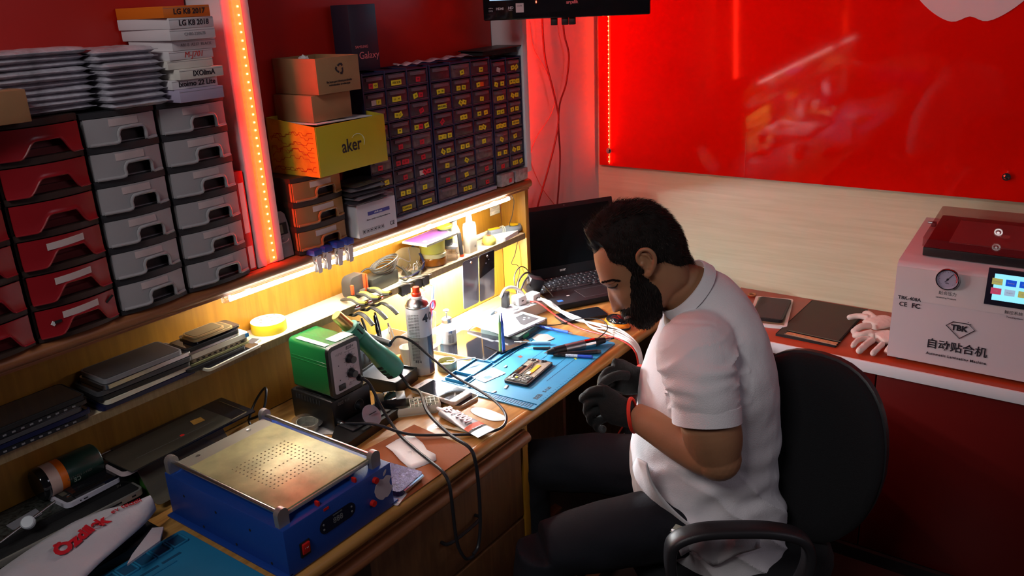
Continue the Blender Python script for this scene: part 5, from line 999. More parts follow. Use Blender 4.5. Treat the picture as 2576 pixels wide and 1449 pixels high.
g = MB().prism([(-0.030, 0.050), (0.030, 0.040), (0.036, -0.055), (0.026, -0.065), (0.016, -0.058)], 0, 0.0012, mat('clear_bag_film', (0.55, 0.55, 0.53), 0.15, alpha=0.8, bump=0.6, bscale=60)); g.box((0.028, -0.052, 0.0015), (0.010, 0.012, 0.0004), ORNG); tag(g.build('plastic_bag', loc=(hz(822, 1092).x+0.004, hz(822, 1092).y, ZD+0.001), rz=0.2), 'flat clear plastic bag with a small orange mark near the spool', 'bag')
t = thing('iron_stand', 'black soldering iron stand base with a round silver disc', 'stand', (1.158, 1.318, ZD), -0.02)
g = MB().prism([(-0.110, -0.036), (-0.100, -0.044), (0.100, -0.022), (0.100, 0.044), (-0.045, 0.040), (-0.110, -0.012)], 0, 0.022, BLKE); g.box((0.02, 0.01, 0.024), (0.12, 0.05, 0.004), BLACK, 0.001); g.build('base', t)
MB().lathe([(0, 0.0), (0.026, 0.0), (0.026, 0.0018), (0, 0.0018)], mat('dull_silver', (0.34, 0.36, 0.42), 0.4, metal=0.4), 36, TR(0.016, -0.018, 0.040) @ Euler((0.95, 0, 0.1)).to_matrix().to_4x4()).box((0.016, -0.0235, 0.048), (0.018, 0.002, 0.007), BLACK, rx=0.95-PI/2+PI/2).build('disc', t)
# ------------------------------------------------------------------ blue separating machine
BLM = mat('blue_powder_coat', (0.010, 0.055, 0.30), 0.4, bump=0.12, bscale=500)
t = thing('screen_separator', 'blue metal screen separating machine with a worn brass hot plate', 'machine', (0.848, 1.222, ZD+0.001), 0.0)
g = MB().box((0, 0, 0.049), (0.262, 0.352, 0.096), BLM, 0.002)
for s in (-1, 1): g.box((s*0.1325, 0, 0.006), (0.020, 0.352, 0.004), BLM, 0.001)
for k in range(6): g.lathe([(0.003, 0), (0, 0.001)], BLACKM, 8, face_T((-0.1315, -0.13+k*0.05, 0.014+0.05*(k % 2)), (0, -1, 0), (-1, 0, 0)))
g.build('housing', t)
BRASS = mat('worn_brass_plate', (0.50, 0.50, 0.25), 0.42, metal=0.3, bump=0.25, bscale=45, var=0.28, vscale=22)
ALU = mat('aluminium_plate', (0.58, 0.57, 0.47), 0.35, metal=0.6)
g = MB().box((-0.010, 0.0, 0.112), (0.208, 0.318, 0.008), ALU, 0.0015).box((-0.010, 0, 0.103), (0.17, 0.28, 0.012), BLACKM)
for x in (-0.075, 0.045): g.lathe([(0.005, 0), (0.005, 0.0008), (0.002, 0.0002)], SILVER, 12, TR(x, 0.142, 0.116))
g.build('base_plate', t)
g = MB().box((-0.010, -0.020, 0.1175), (0.202, 0.272, 0.003), BRASS, 0.001)
for i in range(14):
    for j in range(12):
        if (j < 3 or j > 7 or i < 4 or i > 9) or (j in (5,) and 4 <= i <= 9): g.lathe([(0.0019, 0.0), (0.0015, 0.0004), (0, 0.0001)], mat('plate_hole', (0.16, 0.14, 0.06), 0.5), 8, TR(-0.072+i*0.0095, -0.085+j*0.0110, 0.1190))
g.build('hot_plate', t, label='worn brass hot plate with rows of small holes')
KNB = mat('grey_metal_knob', (0.36, 0.33, 0.32), 0.4, metal=0.6)
for x in (-0.118, 0.104):
    MB().cyl((x, -0.160, 0.119), (x, 0.165, 0.119), 0.0042, SILVER).build('rail', t)
    for y in (-0.160, 0.165):
        MB().prism([(-0.011, -0.024)]+[(0.012*math.cos(a), 0.012*math.sin(a)) for a in [PI-i*PI/10 for i in range(11)]]+[(0.011, -0.024)], -0.006, 0.006, KNB, face_T((x, y, 0.120), (1, 0, 0), (0, -1, 0))).build('rail_block', t)
g = MB().prism([(x, z) for x, z in rrect(0.086, 0.030, 0.0149, 8)], 0, 0.0012, mat('dark_blue_display', (0.008, 0.012, 0.03), 0.2), FRONT(-0.012, -0.1762, 0.055))
SEG = mat('unlit_segments', (0.16, 0.17, 0.18), 0.5)
g.text('888', 0.016, SEG, FRONT(-0.012, -0.1776, 0.055)).text('TEMPERATURE', 0.0034, SEG, FRONT(-0.012, -0.1776, 0.0665))
for x in (-0.046, 0.022):
    for z in (0.050, 0.060): g.lathe([(0.0022, 0), (0.0018, 0.0008)], SEG, 10, FRONT(x, -0.1774, z))
g.build('display', t)
REDP = mat('red_button', (0.55, 0.015, 0.01), 0.35)
g = MB().box((-0.092, -0.1775, 0.040), (0.022, 0.003, 0.030), BLACK, 0.001); g.build('switch_frame', t); MB().box((-0.092, -0.180, 0.042), (0.016, 0.005, 0.022), REDP, 0.0015, rx=0.12).text('I O', 0.006, WHITEP, FRONT(-0.092, -0.1827, 0.044)).build('power_switch', t)
for x, z in ((0.086, 0.082), (0.074, 0.038)): MB().cyl((x, -0.176, z), (x, -0.183, z), 0.0065, REDP, 0.006).build('button', t)
g = MB(); TA = face_T((0.108, -0.1764, 0.053), (1, 0, 0), (0, -1, 0)) @ Matrix.Scale(0.026, 4); AP = mat('pale_vinyl', (0.48, 0.42, 0.46), 0.4)
g.prism(apple(), 0, 0.02, AP, TA).prism(leaf(), 0, 0.02, AP, TA); g.build('emblem_sticker', t, label='white bitten apple sticker')
for x in (-0.045, 0.045): MB().box((x, -0.166, 0.101), (0.005, 0.010, 0.010), REDP, 0.001).build('red_stop', t)
MB().box((-0.035, -0.1765, 0.088), (0.012, 0.0008, 0.005), REDP).build('red_mark', t)

# ------------------------------------------------------------------ dark clutter on the left of the desk
SMK2 = mat('smoky_acrylic_sheet', (0.13, 0.115, 0.09), 0.15, alpha=0.75); GRC = mat('green_transparent_plastic', (0.03, 0.12, 0.02), 0.15, alpha=0.85)
t = thing('plastic_container', 'transparent green plastic container behind the blue machine', 'container', (0.80, 1.52, ZD), 0.0)
g = MB(); open_box(g, 0.17, 0.10, 0.055, 0.003, GRC, GRC); g.build('box', t)
tag(MB().prism(rrect(0.20, 0.105, 0.012, 4), 0, 0.003, SMK2, face_T((0.805, 1.462, ZD+0.0575), (1, 0.0, 0.0), (0, -0.82, 0.57))).build('acrylic_panel'), 'smoky rounded clear panel leaning behind the blue machine', 'panel')
t = thing('black_box', 'black glossy box at the back under the shelf', 'box', (0.655, 1.545, ZD+0.002)); MB().box((0, 0, 0.040), (0.13, 0.09, 0.078), BLACKG, 0.003).text('CITIZEN', 0.007, PG, FRONT(0.01, -0.0456, 0.055)).build('case', t)
slab('tablet', 'white rimmed tablet lying on the green container and black box', 'tablet', 0.25, 0.115, 0.008, (0.80, 1.535, ZD+0.0815), 0.01, mat('pinkish_white_rim', (0.55, 0.45, 0.47), 0.4), BLACKG, None, 0.015, 0.005)
t = slab('glass_sheet', 'dark touch screen glass with gold rim lines, topmost under the shelf', 'glass panel', 0.27, 0.125, 0.003, (0.845, 1.520, ZD+0.094), 0.0, DARKG, None, None, 0.003, 0.004)
g = MB().tube([(0.12, -0.05, 0.0035), (0.12, 0.05, 0.0035)], 0.0008, GOLDM, 4).tube([(0.02, -0.055, 0.0035), (0.12, -0.05, 0.0035)], 0.0008, GOLDM, 4); g.build('gold_line', t)
t = slab('glass_sheet', 'dark touch screen glass with a red dot and amber patch', 'glass panel', 0.24, 0.11, 0.003, (0.80, 1.508, ZD+0.0985), 0.03, mat('brownish_glass', (0.05, 0.045, 0.035), 0.15), None, None, 0.004, 0.004)
MB().lathe([(0.005, 0), (0, 0.0006)], mat('red_dot', (0.8, 0.01, 0.01), 0.5), 16, TR(0.02, -0.015, 0.003)).build('red_dot', t); MB().prism([(-0.014, -0.01), (0.012, -0.013), (0.016, 0.008), (-0.008, 0.012)], 0, 0.0006, mat('amber_patch', (0.5, 0.26, 0.05), 0.4, var=0.3, vscale=80), TR(0.075, 0.012, 0.003)).build('amber_patch', t)
# pile of laptops
zz = ZD
for k, (lb, w_, d_, h_, cx, cy, m1, m2) in enumerate((('black laptop at the bottom of the left pile', 0.30, 0.21, 0.020, 0.515, 1.446, BLACK, BLACKM), ('black laptop with silver front edge second from the bottom', 0.29, 0.17, 0.016, 0.505, 1.450, BLACK, BLACKM), ('laptop shell with a bright silver rim in the left pile', 0.285, 0.135, 0.012, 0.560, 1.528, mat('silver_rim', (0.45, 0.44, 0.40), 0.35, metal=0.6), BLACKM), ('black circuit-covered laptop base on top of the left pile', 0.27, 0.10, 0.012, 0.545, 1.548, BLACKM, PCB))):
    t = slab('laptop', lb, 'laptop', w_, d_, h_, (cx, cy, zz), 0.02*math.sin(k*3), m1, m2, 'laptops piled at the left end of the desk', 0.012, 0.005, top_name='cover'); zz += h_+0.0012
    if k == 2: MB().box((0.08, -d_/2-0.0003, 0.006), (0.03, 0.001, 0.003), BLACKM).box((0.12, -d_/2-0.0003, 0.006), (0.008, 0.001, 0.003), BLACKM).build('ports', t)
t = slab('tablet', 'white tablet frame with a bare circuit board, lying on the laptop pile', 'tablet', 0.115, 0.095, 0.009, (0.624, 1.553-0.010, zz), 0.05, mat('bluish_white_frame', (0.52, 0.52, 0.60), 0.35), None, None, 0.012, 0.006)
random.seed(12); g = MB().rbox(0.103, 0.083, 0.001, 0.006, BLACKM, z0=0.0088)
for k in range(46): g.box((random.uniform(-0.04, 0.04), random.uniform(-0.038, -0.018), 0.0105), (random.uniform(0.002, 0.009), random.uniform(0.002, 0.005), 0.0015), random.choice((SILVER, GREYP, DGREY, BLACK)))
g.box((0, 0.012, 0.0102), (0.09, 0.05, 0.001), SMK2); g.build('circuit_board', t)
g = MB().box((-0.02, -0.0478, 0.0045), (0.008, 0.0008, 0.002), BLACKM).lathe([(0.0015, 0), (0, 0.0005)], BLACKM, 10, FRONT(-0.03, -0.0476, 0.0045)); g.build('ports', t)
t = thing('metal_bracket', 'small notched silver bracket at the left end of the pile', 'bracket', (0.508, 1.528, zz+0.001), 0.1); MB().prism([(-0.030, -0.012), (-0.012, -0.022), (-0.010, -0.016), (0.006, -0.018), (0.006, -0.013), (0.026, -0.012), (0.030, 0.016), (-0.028, 0.012)], 0, 0.0012, mat('dull_silver', (0.34, 0.36, 0.42), 0.35, metal=0.4)).build('bracket', t)
tag(MB().lathe([(0, 0), (0.030, 0.0), (0.0325, 0.004), (0.0325, 0.014), (0.0318, 0.014)], BLACKG, 32).lathe([(0.0325, 0.014), (0.0325, 0.034)], mat('orange_white_band', (0.58, 0.42, 0.36), 0.4), 32).lathe([(0.0327, 0.034), (0.0327, 0.048)], mat('orange_band_paint', (0.70, 0.15, 0.005), 0.4), 32).lathe([(0.0325, 0.048), (0.0325, 0.115), (0.030, 0.118), (0, 0.118)], mat('dark_green_can', (0.008, 0.035, 0.025), 0.35), 32).text('GRAY CO., LTD', 0.007, PG, face_T((0, -0.0328, 0.068), (0, 0, -1), (0, -1, 0)).copy() @ RZ(0)).text('CE', 0.012, mat('pale_green_print', (0.25, 0.32, 0.27), 0.5), face_T((0.006, -0.0326, 0.062), (0, 0, -1), (0, -1, 0))).build('can', T=TR(0.555, 1.568, zz+0.034) @ Euler((0, PI/2, 0)).to_matrix().to_4x4()), 'dark green can with an orange band lying at the back of the laptop pile', 'can')
t = thing('clamp_knob', 'clear round knob on a thin steel rod at the left edge of the pile', 'clamp', (0.500, 1.490, zz+0.012)); MB().cyl((-0.055, -0.008, -0.004), (0.055, 0.010, 0.012), 0.0022, SILVER).build('rod', t); MB().lathe([(0.010, 0), (0.012, 0.002), (0.012, 0.010), (0.010, 0.012)], mat('cloudy_clear_knob', (0.42, 0.46, 0.5), 0.2), 24, Euler((0.6, -0.5, 0)).to_matrix().to_4x4()).build('knob', t)
# plastic bag with red lettering
BAG = mat('white_bag_film', (0.46, 0.45, 0.50), 0.35, bump=0.9, bscale=28, sheen=0.2)
TOPB = cr([(0.380, 1.430, 0), (0.450, 1.452, 0), (0.530, 1.468, 0), (0.585, 1.468, 0), (0.640, 1.440, 0), (0.682, 1.405, 0)], 8)
BOTB = cr([(0.415, 1.270, 0), (0.470, 1.290, 0), (0.530, 1.318, 0), (0.585, 1.338, 0), (0.640, 1.360, 0), (0.678, 1.385, 0)], 8)
zb = ZD+0.0412
def bagz(X, Y, v): return zb+0.022*math.sin(PI*v)**0.6+0.008*noise.noise(Vector((X*20, Y*20, 1)))*math.sin(PI*v)
g = MB(); vs = []; fs = []; nv = 22; W = nv+1
for a, b in zip(TOPB, BOTB):
    for j in range(nv+1):
        v = j/nv; p = a*(1-v)+b*v; vs.append((p.x, p.y, bagz(p.x, p.y, v)))
for i in range(len(TOPB)-1):
    for j in range(nv): fs.append([i*W+j, i*W+j+1, (i+1)*W+j+1, (i+1)*W+j])
g.add(vs, fs, BAG, True); t = thing('plastic_bag', 'white plastic bag with big red lettering lying on the laptop pile', 'bag'); o = g.build('bag', t); md = o.modifiers.new('s', 'SOLIDIFY'); md.thickness = 0.003; md.offset = 1
g = MB(); REDL = mat('red_bag_lettering', (0.50, 0.008, 0.02), 0.5)
def bag_text(txt, size, u0, v0, du, sh=0.0, bold=0.0, slope=0.0):
    q = MB().text(txt, size, REDL, Matrix.Identity(4), align='LEFT', bold=bold, shear=sh)
    me_v = []
    for (x, y, z) in q.v:
        u = min(0.999, max(0, u0+x*du)); f = u*(len(TOPB)-1); i = int(f); fr = f-i
        a = TOPB[i].lerp(TOPB[min(i+1, len(TOPB)-1)], fr); b = BOTB[i].lerp(BOTB[min(i+1, len(BOTB)-1)], fr)
        wdt = (b-a).length; v = v0-y/wdt+slope*x; p = a*(1-v)+b*v; me_v.append((p.x, p.y, bagz(p.x, p.y, v)+0.0064+(0.0008 if z > 0 else 0)))
    g.add(me_v, q.f, REDL)
bag_text('Özdilek', 0.042, 0.27, 0.58, 2.6, bold=0.0022); bag_text('ev tekstili', 0.022, 0.665, 0.50, 2.6, sh=0.3, slope=0.3)
g.build('printed_text', t)
tag(MB().prism([(0, 0), (0.07, 0.012), (0.098, 0.045), (0.085, 0.060), (0.02, 0.018)], 0, 0.004, BAG).build('bag_flap', loc=(0.555, 1.272, ZD+0.0395)), 'loose white bag corner sticking out in front of the lettered bag', 'bag')
# second blue mat in the corner
repair_mat('second blue silicone mat at the bottom left in front of the blue machine', (0.245, 1.037), (0.697, 1.037), 0.452, 0.300, False)

# ------------------------------------------------------------------ laptop, mouse, wires at the right of the desk
pa = hz(1400, 785, ZD); pb = hz(1536, 758, ZD); LA = ang(pa, pb)
t = thing('laptop', 'open black laptop with a dark screen in the corner behind the man', 'laptop', (pa.x, pa.y, ZD), LA)
LW, LD = 0.380, 0.262; LBK = mat('laptop_black', (0.010, 0.010, 0.012), 0.55, bump=0.08, bscale=500, spec=0.25)
g = MB().box((LW/2, LD/2, 0.0125), (LW, LD, 0.019), LBK, 0.003).box((LW/2, 0.0015, 0.012), (LW-0.01, 0.002, 0.003), mat('laptop_edge', (0.10, 0.10, 0.11), 0.3, metal=0.5)); g.build('base', t)
g = MB(); KEY = mat('key_black', (0.022, 0.022, 0.026), 0.35); LEG_ = mat('key_legend', (0.62, 0.66, 0.68), 0.5); rows = ['QWERTYUIOP', 'ASDFGHJKL', 'ZXCVBNM']
for r in range(6):
    y = 0.232-0.021*r
    if r == 5: xs = [(0.02, 0.018), (0.042, 0.018), (0.064, 0.018), (0.13, 0.10), (0.20, 0.018), (0.222, 0.018)]
    else: xs = [(0.016+0.019*c+0.003*(r % 3), 0.0155) for c in range(18)]
    for x, w_ in xs:
        g.box((x+0.008, y, 0.0230), (w_, 0.0165, 0.003), KEY, 0.0006)
        g.box((x+0.004, y+0.003, 0.0247), (0.0028, 0.0034, 0.0003), LEG_)
g.build('keyboard', t)
MB().box((0.165, 0.058, 0.0222), (0.105, 0.075, 0.0006), mat('touchpad', (0.012, 0.012, 0.014), 0.6, spec=0.25)).tube([(0.1125, 0.021, 0.0225), (0.2175, 0.021, 0.0225), (0.2175, 0.0955, 0.0225), (0.1125, 0.0955, 0.0225)], 0.0004, mat('touchpad_rim', (0.10, 0.10, 0.11), 0.4), 4, closed=True).build('touchpad', t)
MB().box((0.028, 0.030, 0.0223), (0.018, 0.015, 0.0005), mat('blue_sticker', (0.03, 0.14, 0.55), 0.4)).box((0.072, 0.062, 0.0223), (0.010, 0.005, 0.0004), WHITEP).build('stickers', t)
TL = TR(0, LD-0.006, 0.020) @ Matrix.Rotation(math.radians(-15), 4, 'X')
MB().box((LW/2, 0.002, 0.124), (LW, 0.007, 0.246), LBK, 0.003, T=TL).build('lid', t)
DRKS = mat('laptop_screen', (0.004, 0.005, 0.006), 0.14, spec=0.25)
MB().box((LW/2, -0.0018, 0.134), (0.345, 0.0008, 0.196), DRKS, T=TL).build('screen', t)
MB().text('acer', 0.013, mat('silver_logo', (0.42, 0.42, 0.43), 0.4), TL @ FRONT(LW*0.40, -0.0019, 0.021), bold=0.0005).lathe([(0.0018, 0), (0, 0.0004)], GREYP, 10, TL @ FRONT(LW/2, -0.0019, 0.240)).build('bezel_marks', t)
for x in (0.03, LW-0.05): MB().cyl((x, LD-0.003, 0.020), (x+0.03, LD-0.003, 0.020), 0.006, BLACK).build('hinge', t)
# mouse
p = hz(1556, 822, ZD); t = thing('mouse', 'black and orange computer mouse near the right corner of the desk', 'mouse', (p.x+0.005, p.y+0.008, ZD), LA+PI/2+0.25)
def mouse_part(z0, z1, sc, m, nm):
    g = MB(); rings = []
    for k in range(9):
        f = k/8; z = z0+(z1-z0)*f; s_ = math.sqrt(max(0.02, 1-f*f*0.92))*sc; rings.append([(0.049*s_*math.cos(a)*(1.0)+(-0.004*f), (0.029-0.004*math.cos(a))*s_*math.sin(a)*(1-0.10*math.cos(2*a)), z) for a in [i*2*PI/28 for i in range(28)]])
    g.loft(rings, m); g.build(nm, t)
mouse_part(0.001, 0.022, 1.0, BLACK, 'base'); mouse_part(0.007, 0.026, 0.99, mat('mouse_orange', (0.85, 0.24, 0.01), 0.3), 'orange_rim'); mouse_part(0.014, 0.0345, 0.86, BLACKG, 'top_shell')
p = hz(1470, 795, ZD)
slab('phone', 'black phone lying face up between the laptop and the white cables', 'phone', 0.150, 0.076, 0.008, (p.x-0.01, p.y+0.005, ZD+0.0002), LA-0.05, BLACK, DARKG, None, 0.008, 0.002)
# power strip and plugs
t = thing('power_strip', 'white power strip crowded with plugs at the end of the hutch', 'power strip', (1.955, 1.420, ZD+0.0002), LA+0.35)
MB().rbox(0.155, 0.060, 0.036, 0.012, WHITEP).build('body', t)
for x in (-0.05, 0.0, 0.05): MB().lathe([(0.020, 0.0), (0.020, 0.002), (0.017, 0.001), (0, 0.0006)], PANEL, 24, TR(x, 0, 0.036)).build('socket', t)
t = thing('usb_charger', 'black charger block plugged in beside the hanging glass plates', 'charger', (1.905, 1.452, ZD+0.0388), 0.3); MB().box((0, 0, 0.024), (0.026, 0.022, 0.048), BLACK, 0.003).lathe([(0.004, 0), (0.004, 0.002)], WHITEP, 12, FRONT(0, -0.011, 0.034)).build('body', t)
t = thing('charger', 'large black angular adapter sticking up by the laptop corner', 'charger', (2.045, 1.458, ZD+0.0388), -0.5); t.rotation_euler = (0.2, 0.35, -0.5); MB().box((0, 0, 0.030), (0.050, 0.034, 0.052), BLACK, 0.003).build('body', t); MB().cyl((-0.025, -0.017, 0.03), (-0.030, -0.026, 0.028), 0.008, BLACK).build('knob', t)
for k, (x, y, lb) in enumerate(((1.945, 1.430, 'white square plug in the middle of the power strip'), (1.985, 1.405, 'grey white plug with a socket at the front of the power strip'))):
    t = thing('plug', lb, 'plug', (x, y, ZD+0.0388), LA+0.35+0.1*k); MB().box((0, 0, 0.014), (0.036, 0.034, 0.028), WHITEP, 0.004).box((0.0, -0.0172, 0.014), (0.008, 0.001, 0.004), BLACK).build('body', t)
g = MB().prism([(0, 0), (0.03, 0.004), (0.04, 0.03), (0.022, 0.026), (0.026, 0.038), (0.004, 0.034), (0.01, 0.022), (0, 0.018)], 0, 0.010, mat('pale_blue_block', (0.22, 0.33, 0.42), 0.4), face_T((1.835, 1.470, ZD+0.001), (1, 0, 0), (0, -1, 0))); tag(g.build('plastic_holder'), 'small jagged blue grey plastic holder standing under the hanging glass plates', 'holder')
def cable(label, pts, r, m, n=8, name='cable', cat='cable', grp=None, parts=None):
    o = MB().tube(cr(pts, n), r, m, 8).build(name); tag(o, label, cat, grp); return o
WC = mat('white_cable', (0.72, 0.70, 0.68), 0.45); RC = mat('red_cable', (0.55, 0.03, 0.02), 0.45); BC = mat('black_cable', (0.014, 0.014, 0.017), 0.42)
random.seed(21)
wl = ['white cable nearest the laptop in the bundle', 'white cable crossing over the others in the bundle', 'white cable in the middle of the bundle', 'thin white cable twisted low in the bundle', 'white cable nearest the blue mat in the bundle']
for k in range(5):
    o_ = (k-2)*0.008
    P = [(1.975+0.006*k, 1.405-0.005*k, 0.792), (1.985, 1.375-0.008*k, 0.800), (1.99+o_*0.5, 1.32, 0.778), (1.985+o_*(1 if k % 2 else -1), 1.25+o_*0.4, 0.7585+0.002*k), (1.965+o_*(-1 if k % 2 else 1), 1.17, 0.7585+0.003*(k % 3)), (1.945+o_, 1.09, 0.760+0.002*k), (1.925+o_*0.8, 1.030, 0.758), (1.912+o_*0.5, 0.997, 0.735), (1.905+o_*0.3, 0.985, 0.68), (1.908, 0.990, 0.60), (1.91+0.002*k, 1.05, 0.45), (1.92, 1.2, 0.30), (1.95+o_, 1.45, 0.05)]
    cable(wl[k], P, 0.0028 if k != 3 else 0.002, WC, grp='white cables running over the desk edge')
cable('red cable running with the white cables over the desk edge', [(1.965, 1.400, 0.795), (1.955, 1.36, 0.80), (1.958, 1.29, 0.764), (1.93, 1.20, 0.759), (1.915, 1.12, 0.762), (1.905, 1.05, 0.762), (1.897, 1.004, 0.745), (1.895, 0.990, 0.70), (1.898, 0.990, 0.62), (1.90, 1.1, 0.4), (1.93, 1.4, 0.1)], 0.0026, RC)
cable('thick white cable arching over the power strip', [(1.885, 1.455, 0.825), (1.900, 1.448, 0.848), (1.93, 1.438, 0.846), (1.955, 1.425, 0.825), (1.962, 1.415, 0.80)], 0.0045, WC)
cable('thin black cable looping over the white cables on the mat', [(1.835, 1.295, 0.786), (1.90, 1.262, 0.768), (1.96, 1.215, 0.776), (1.975, 1.15, 0.778), (1.93, 1.11, 0.772), (1.86, 1.115, 0.762), (1.80, 1.14, 0.758)], 0.0016, BC)
for k, (P, lb) in enumerate((([(2.094, 1.535, 0.935), (2.07, 1.53, 0.90), (2.05, 1.53, 0.875), (2.075, 1.525, 0.862), (2.078, 1.52, 0.84), (2.03, 1.50, 0.815), (2.00, 1.48, 0.80)], 'thin black wire coming down inside the hutch corner'), ([(1.99, 1.47, 0.80), (2.0, 1.485, 0.85), (2.04, 1.49, 0.872), (2.08, 1.49, 0.85), (2.075, 1.475, 0.81)], 'black wire looped high above the plugs'), ([(1.97, 1.45, 0.80), (2.0, 1.47, 0.835), (2.05, 1.478, 0.85), (2.085, 1.475, 0.835), (2.10, 1.46, 0.80), (2.06, 1.45, 0.80)], 'thicker black cable bent over the plugs'), ([(1.96, 1.44, 0.81), (2.02, 1.455, 0.842), (2.07, 1.455, 0.838), (2.10, 1.44, 0.80), (2.09, 1.40, 0.772), (2.06, 1.37, 0.760)], 'black cable ending in a connector beside the laptop'))):
    cable(lb, P, (0.0012, 0.0018, 0.003, 0.0026)[k], BC, grp=None)
# the station's cables
cable('black hot air gun hose looping over the desk edge and back to the gun', [(1.357, 1.383, 0.803), (1.358, 1.366, 0.786), (1.350, 1.342, 0.776), (1.330, 1.29, 0.784), (1.262, 1.205, 0.784), (1.215, 1.10, 0.780), (1.20, 1.032, 0.775), (1.196, 1.014, 0.745), (1.194, 1.008, 0.68), (1.185, 1.003, 0.60), (1.17, 1.000, 0.555), (1.15, 0.999, 0.545)], 0.0040, BC)
cable('black cable from the green station running down over the desk edge', [(1.201, 1.345, 0.862), (1.203, 1.325, 0.850), (1.20, 1.29, 0.800), (1.18, 1.225, 0.764), (1.155, 1.15, 0.757), (1.135, 1.09, 0.757), (1.115, 1.035, 0.757), (1.108, 1.014, 0.735), (1.103, 1.006, 0.68), (1.105, 1.002, 0.60), (1.125, 1.000, 0.55), (1.15, 0.999, 0.540)], 0.0036, BC)
cable('thin black soldering iron cable looping across the desk and up again', [(1.132, 1.345, 0.776), (1.140, 1.31, 0.782), (1.155, 1.265, 0.785), (1.19, 1.205, 0.762), (1.235, 1.14, 0.757), (1.28, 1.075, 0.758), (1.325, 1.042, 0.760), (1.365, 1.055, 0.768), (1.40, 1.11, 0.775), (1.425, 1.19, 0.780), (1.435, 1.27, 0.792), (1.432, 1.34, 0.828), (1.415, 1.385, 0.868), (1.385, 1.405, 0.888), (1.355, 1.402, 0.880)], 0.0034, BC)
t = thing('soldering_iron', 'black soldering iron resting in the caddy behind the gun', 'soldering iron', (1.355, 1.402, 0.880)); MB().cyl((0, 0, 0), (-0.010, 0.085, 0.012), 0.0085, BLACK, 0.007).build('handle', t); MB().cyl((-0.010, 0.085, 0.012), (-0.014, 0.125, 0.018), 0.003, SILVER, 0.002).build('tip', t)
cable('dark cable bunched on the desk behind the stations', [(1.05, 1.585, 0.76), (1.02, 1.55, 0.78), (1.04, 1.52, 0.80), (1.075, 1.545, 0.84), (1.06, 1.575, 0.80), (1.03, 1.565, 0.76), (1.06, 1.53, 0.757)], 0.003, BC)

# ------------------------------------------------------------------ screen on the wall arm
A0 = Vector((1.912, 1.486, 1.627)); A1 = Vector((2.100, 1.070, 1.627)); TA_ = ang(A0, A1); TWd = (A1-A0).length
t = thing('television', 'black flat television hung high in the corner, only its lower frame in view', 'television', A0, TA_)
MB().box((TWd/2, 0.020, 0.150), (TWd, 0.038, 0.300), BLACKG, 0.004).build('housing', t)
MB().box((TWd/2, 0.0005, 0.168), (TWd-0.04, 0.0008, 0.232), mat('tv_picture', (0.2, 0.3, 0.4), 0.3, emit=(0.45, 0.7, 1.0), estr=0.9)).build('screen', t)
g = MB(); WL = mat('pale_print', (0.50, 0.48, 0.50), 0.5)
g.text('HDMI', 0.0085, WL, FRONT(0.048, 0.0003, 0.030), bold=0.0003).text('HD', 0.010, WL, FRONT(0.078, 0.0003, 0.031), shear=0.2, bold=0.0004).text('READY', 0.0035, WL, FRONT(0.078, 0.0003, 0.0245)).text('100Hz', 0.005, WL, FRONT(0.022, 0.0003, 0.032)).text('DVB', 0.006, WL, FRONT(0.022, 0.0003, 0.025)); g.build('port_marks', t); g = MB(); g.text('arçelik', 0.012, mat('pink_logo', (0.65, 0.12, 0.14), 0.5), FRONT(TWd/2+0.02, 0.0003, 0.040), bold=0.0004); g.build('brand_mark', t)
MB().box((0.104, 0.0, 0.0305), (0.022, 0.0008, 0.024), mat('tv_label', (0.55, 0.48, 0.50), 0.5)).text('arçelik', 0.005, INK, FRONT(0.104, -0.0005, 0.036)).build('label', t)
MB().box((0.150, -0.001, 0.044), (0.0022, 0.001, 0.006), mat('red_standby', (1, 0.1, 0.05), 0.4, emit=(1, 0.06, 0.03), estr=12)).build('standby_light', t)
for x in (0.195, 0.225, 0.245): MB().box((x, 0.022, -0.008), (0.018, 0.016, 0.022), BLACK, 0.002).build('plug', t)
MB().tube([(TWd/2, 0.04, 0.16), (TWd/2+0.10, 0.19, 0.16), (TWd/2-0.05, 0.36, 0.16)], 0.014, BLACK, 10).box((TWd/2, 0.044, 0.16), (0.14, 0.012, 0.12), BLACK).build('wall_arm', t)
RBC = mat('dark_red_cable', (0.10, 0.004, 0.004), 0.45)
cable('dark cable hanging from the television, left one, joining the other', [hy(*q, 1.585) for q in ((1364, 40), (1366, 90), (1372, 150), (1387, 210), (1400, 265), (1405, 300), (1398, 350), (1378, 430), (1352, 522), (1340, 600))], 0.0034, RBC)
cable('dark cable hanging from the television, right one', [hy(*q, 1.595) for q in ((1416, 50), (1420, 90), (1431, 140), (1424, 210), (1408, 262), (1405, 320), (1409, 390), (1406, 460), (1401, 530), (1398, 600))], 0.0032, RBC)
cable('thin reddish wire curving down the left wall', [hy(*q, 1.612) for q in ((1332, 52), (1342, 120), (1372, 175), (1396, 235), (1385, 290), (1350, 345), (1335, 400), (1362, 470), (1400, 522), (1420, 560))], 0.0012, mat('pale_red_wire', (0.55, 0.12, 0.10), 0.5))
# ------------------------------------------------------------------ counter objects (z = 0.66)
ZC = 0.6602
MW = mat('machine_white', (0.62, 0.545, 0.575), 0.42, bump=0.05, bscale=500); MW2 = mat('machine_white_upper', (0.68, 0.60, 0.61), 0.4)
t = thing('laminating_machine', 'big off-white laminating machine with a gauge, touch screen and red clear lid', 'machine', (2.371, 0.445, ZC), 0.0)
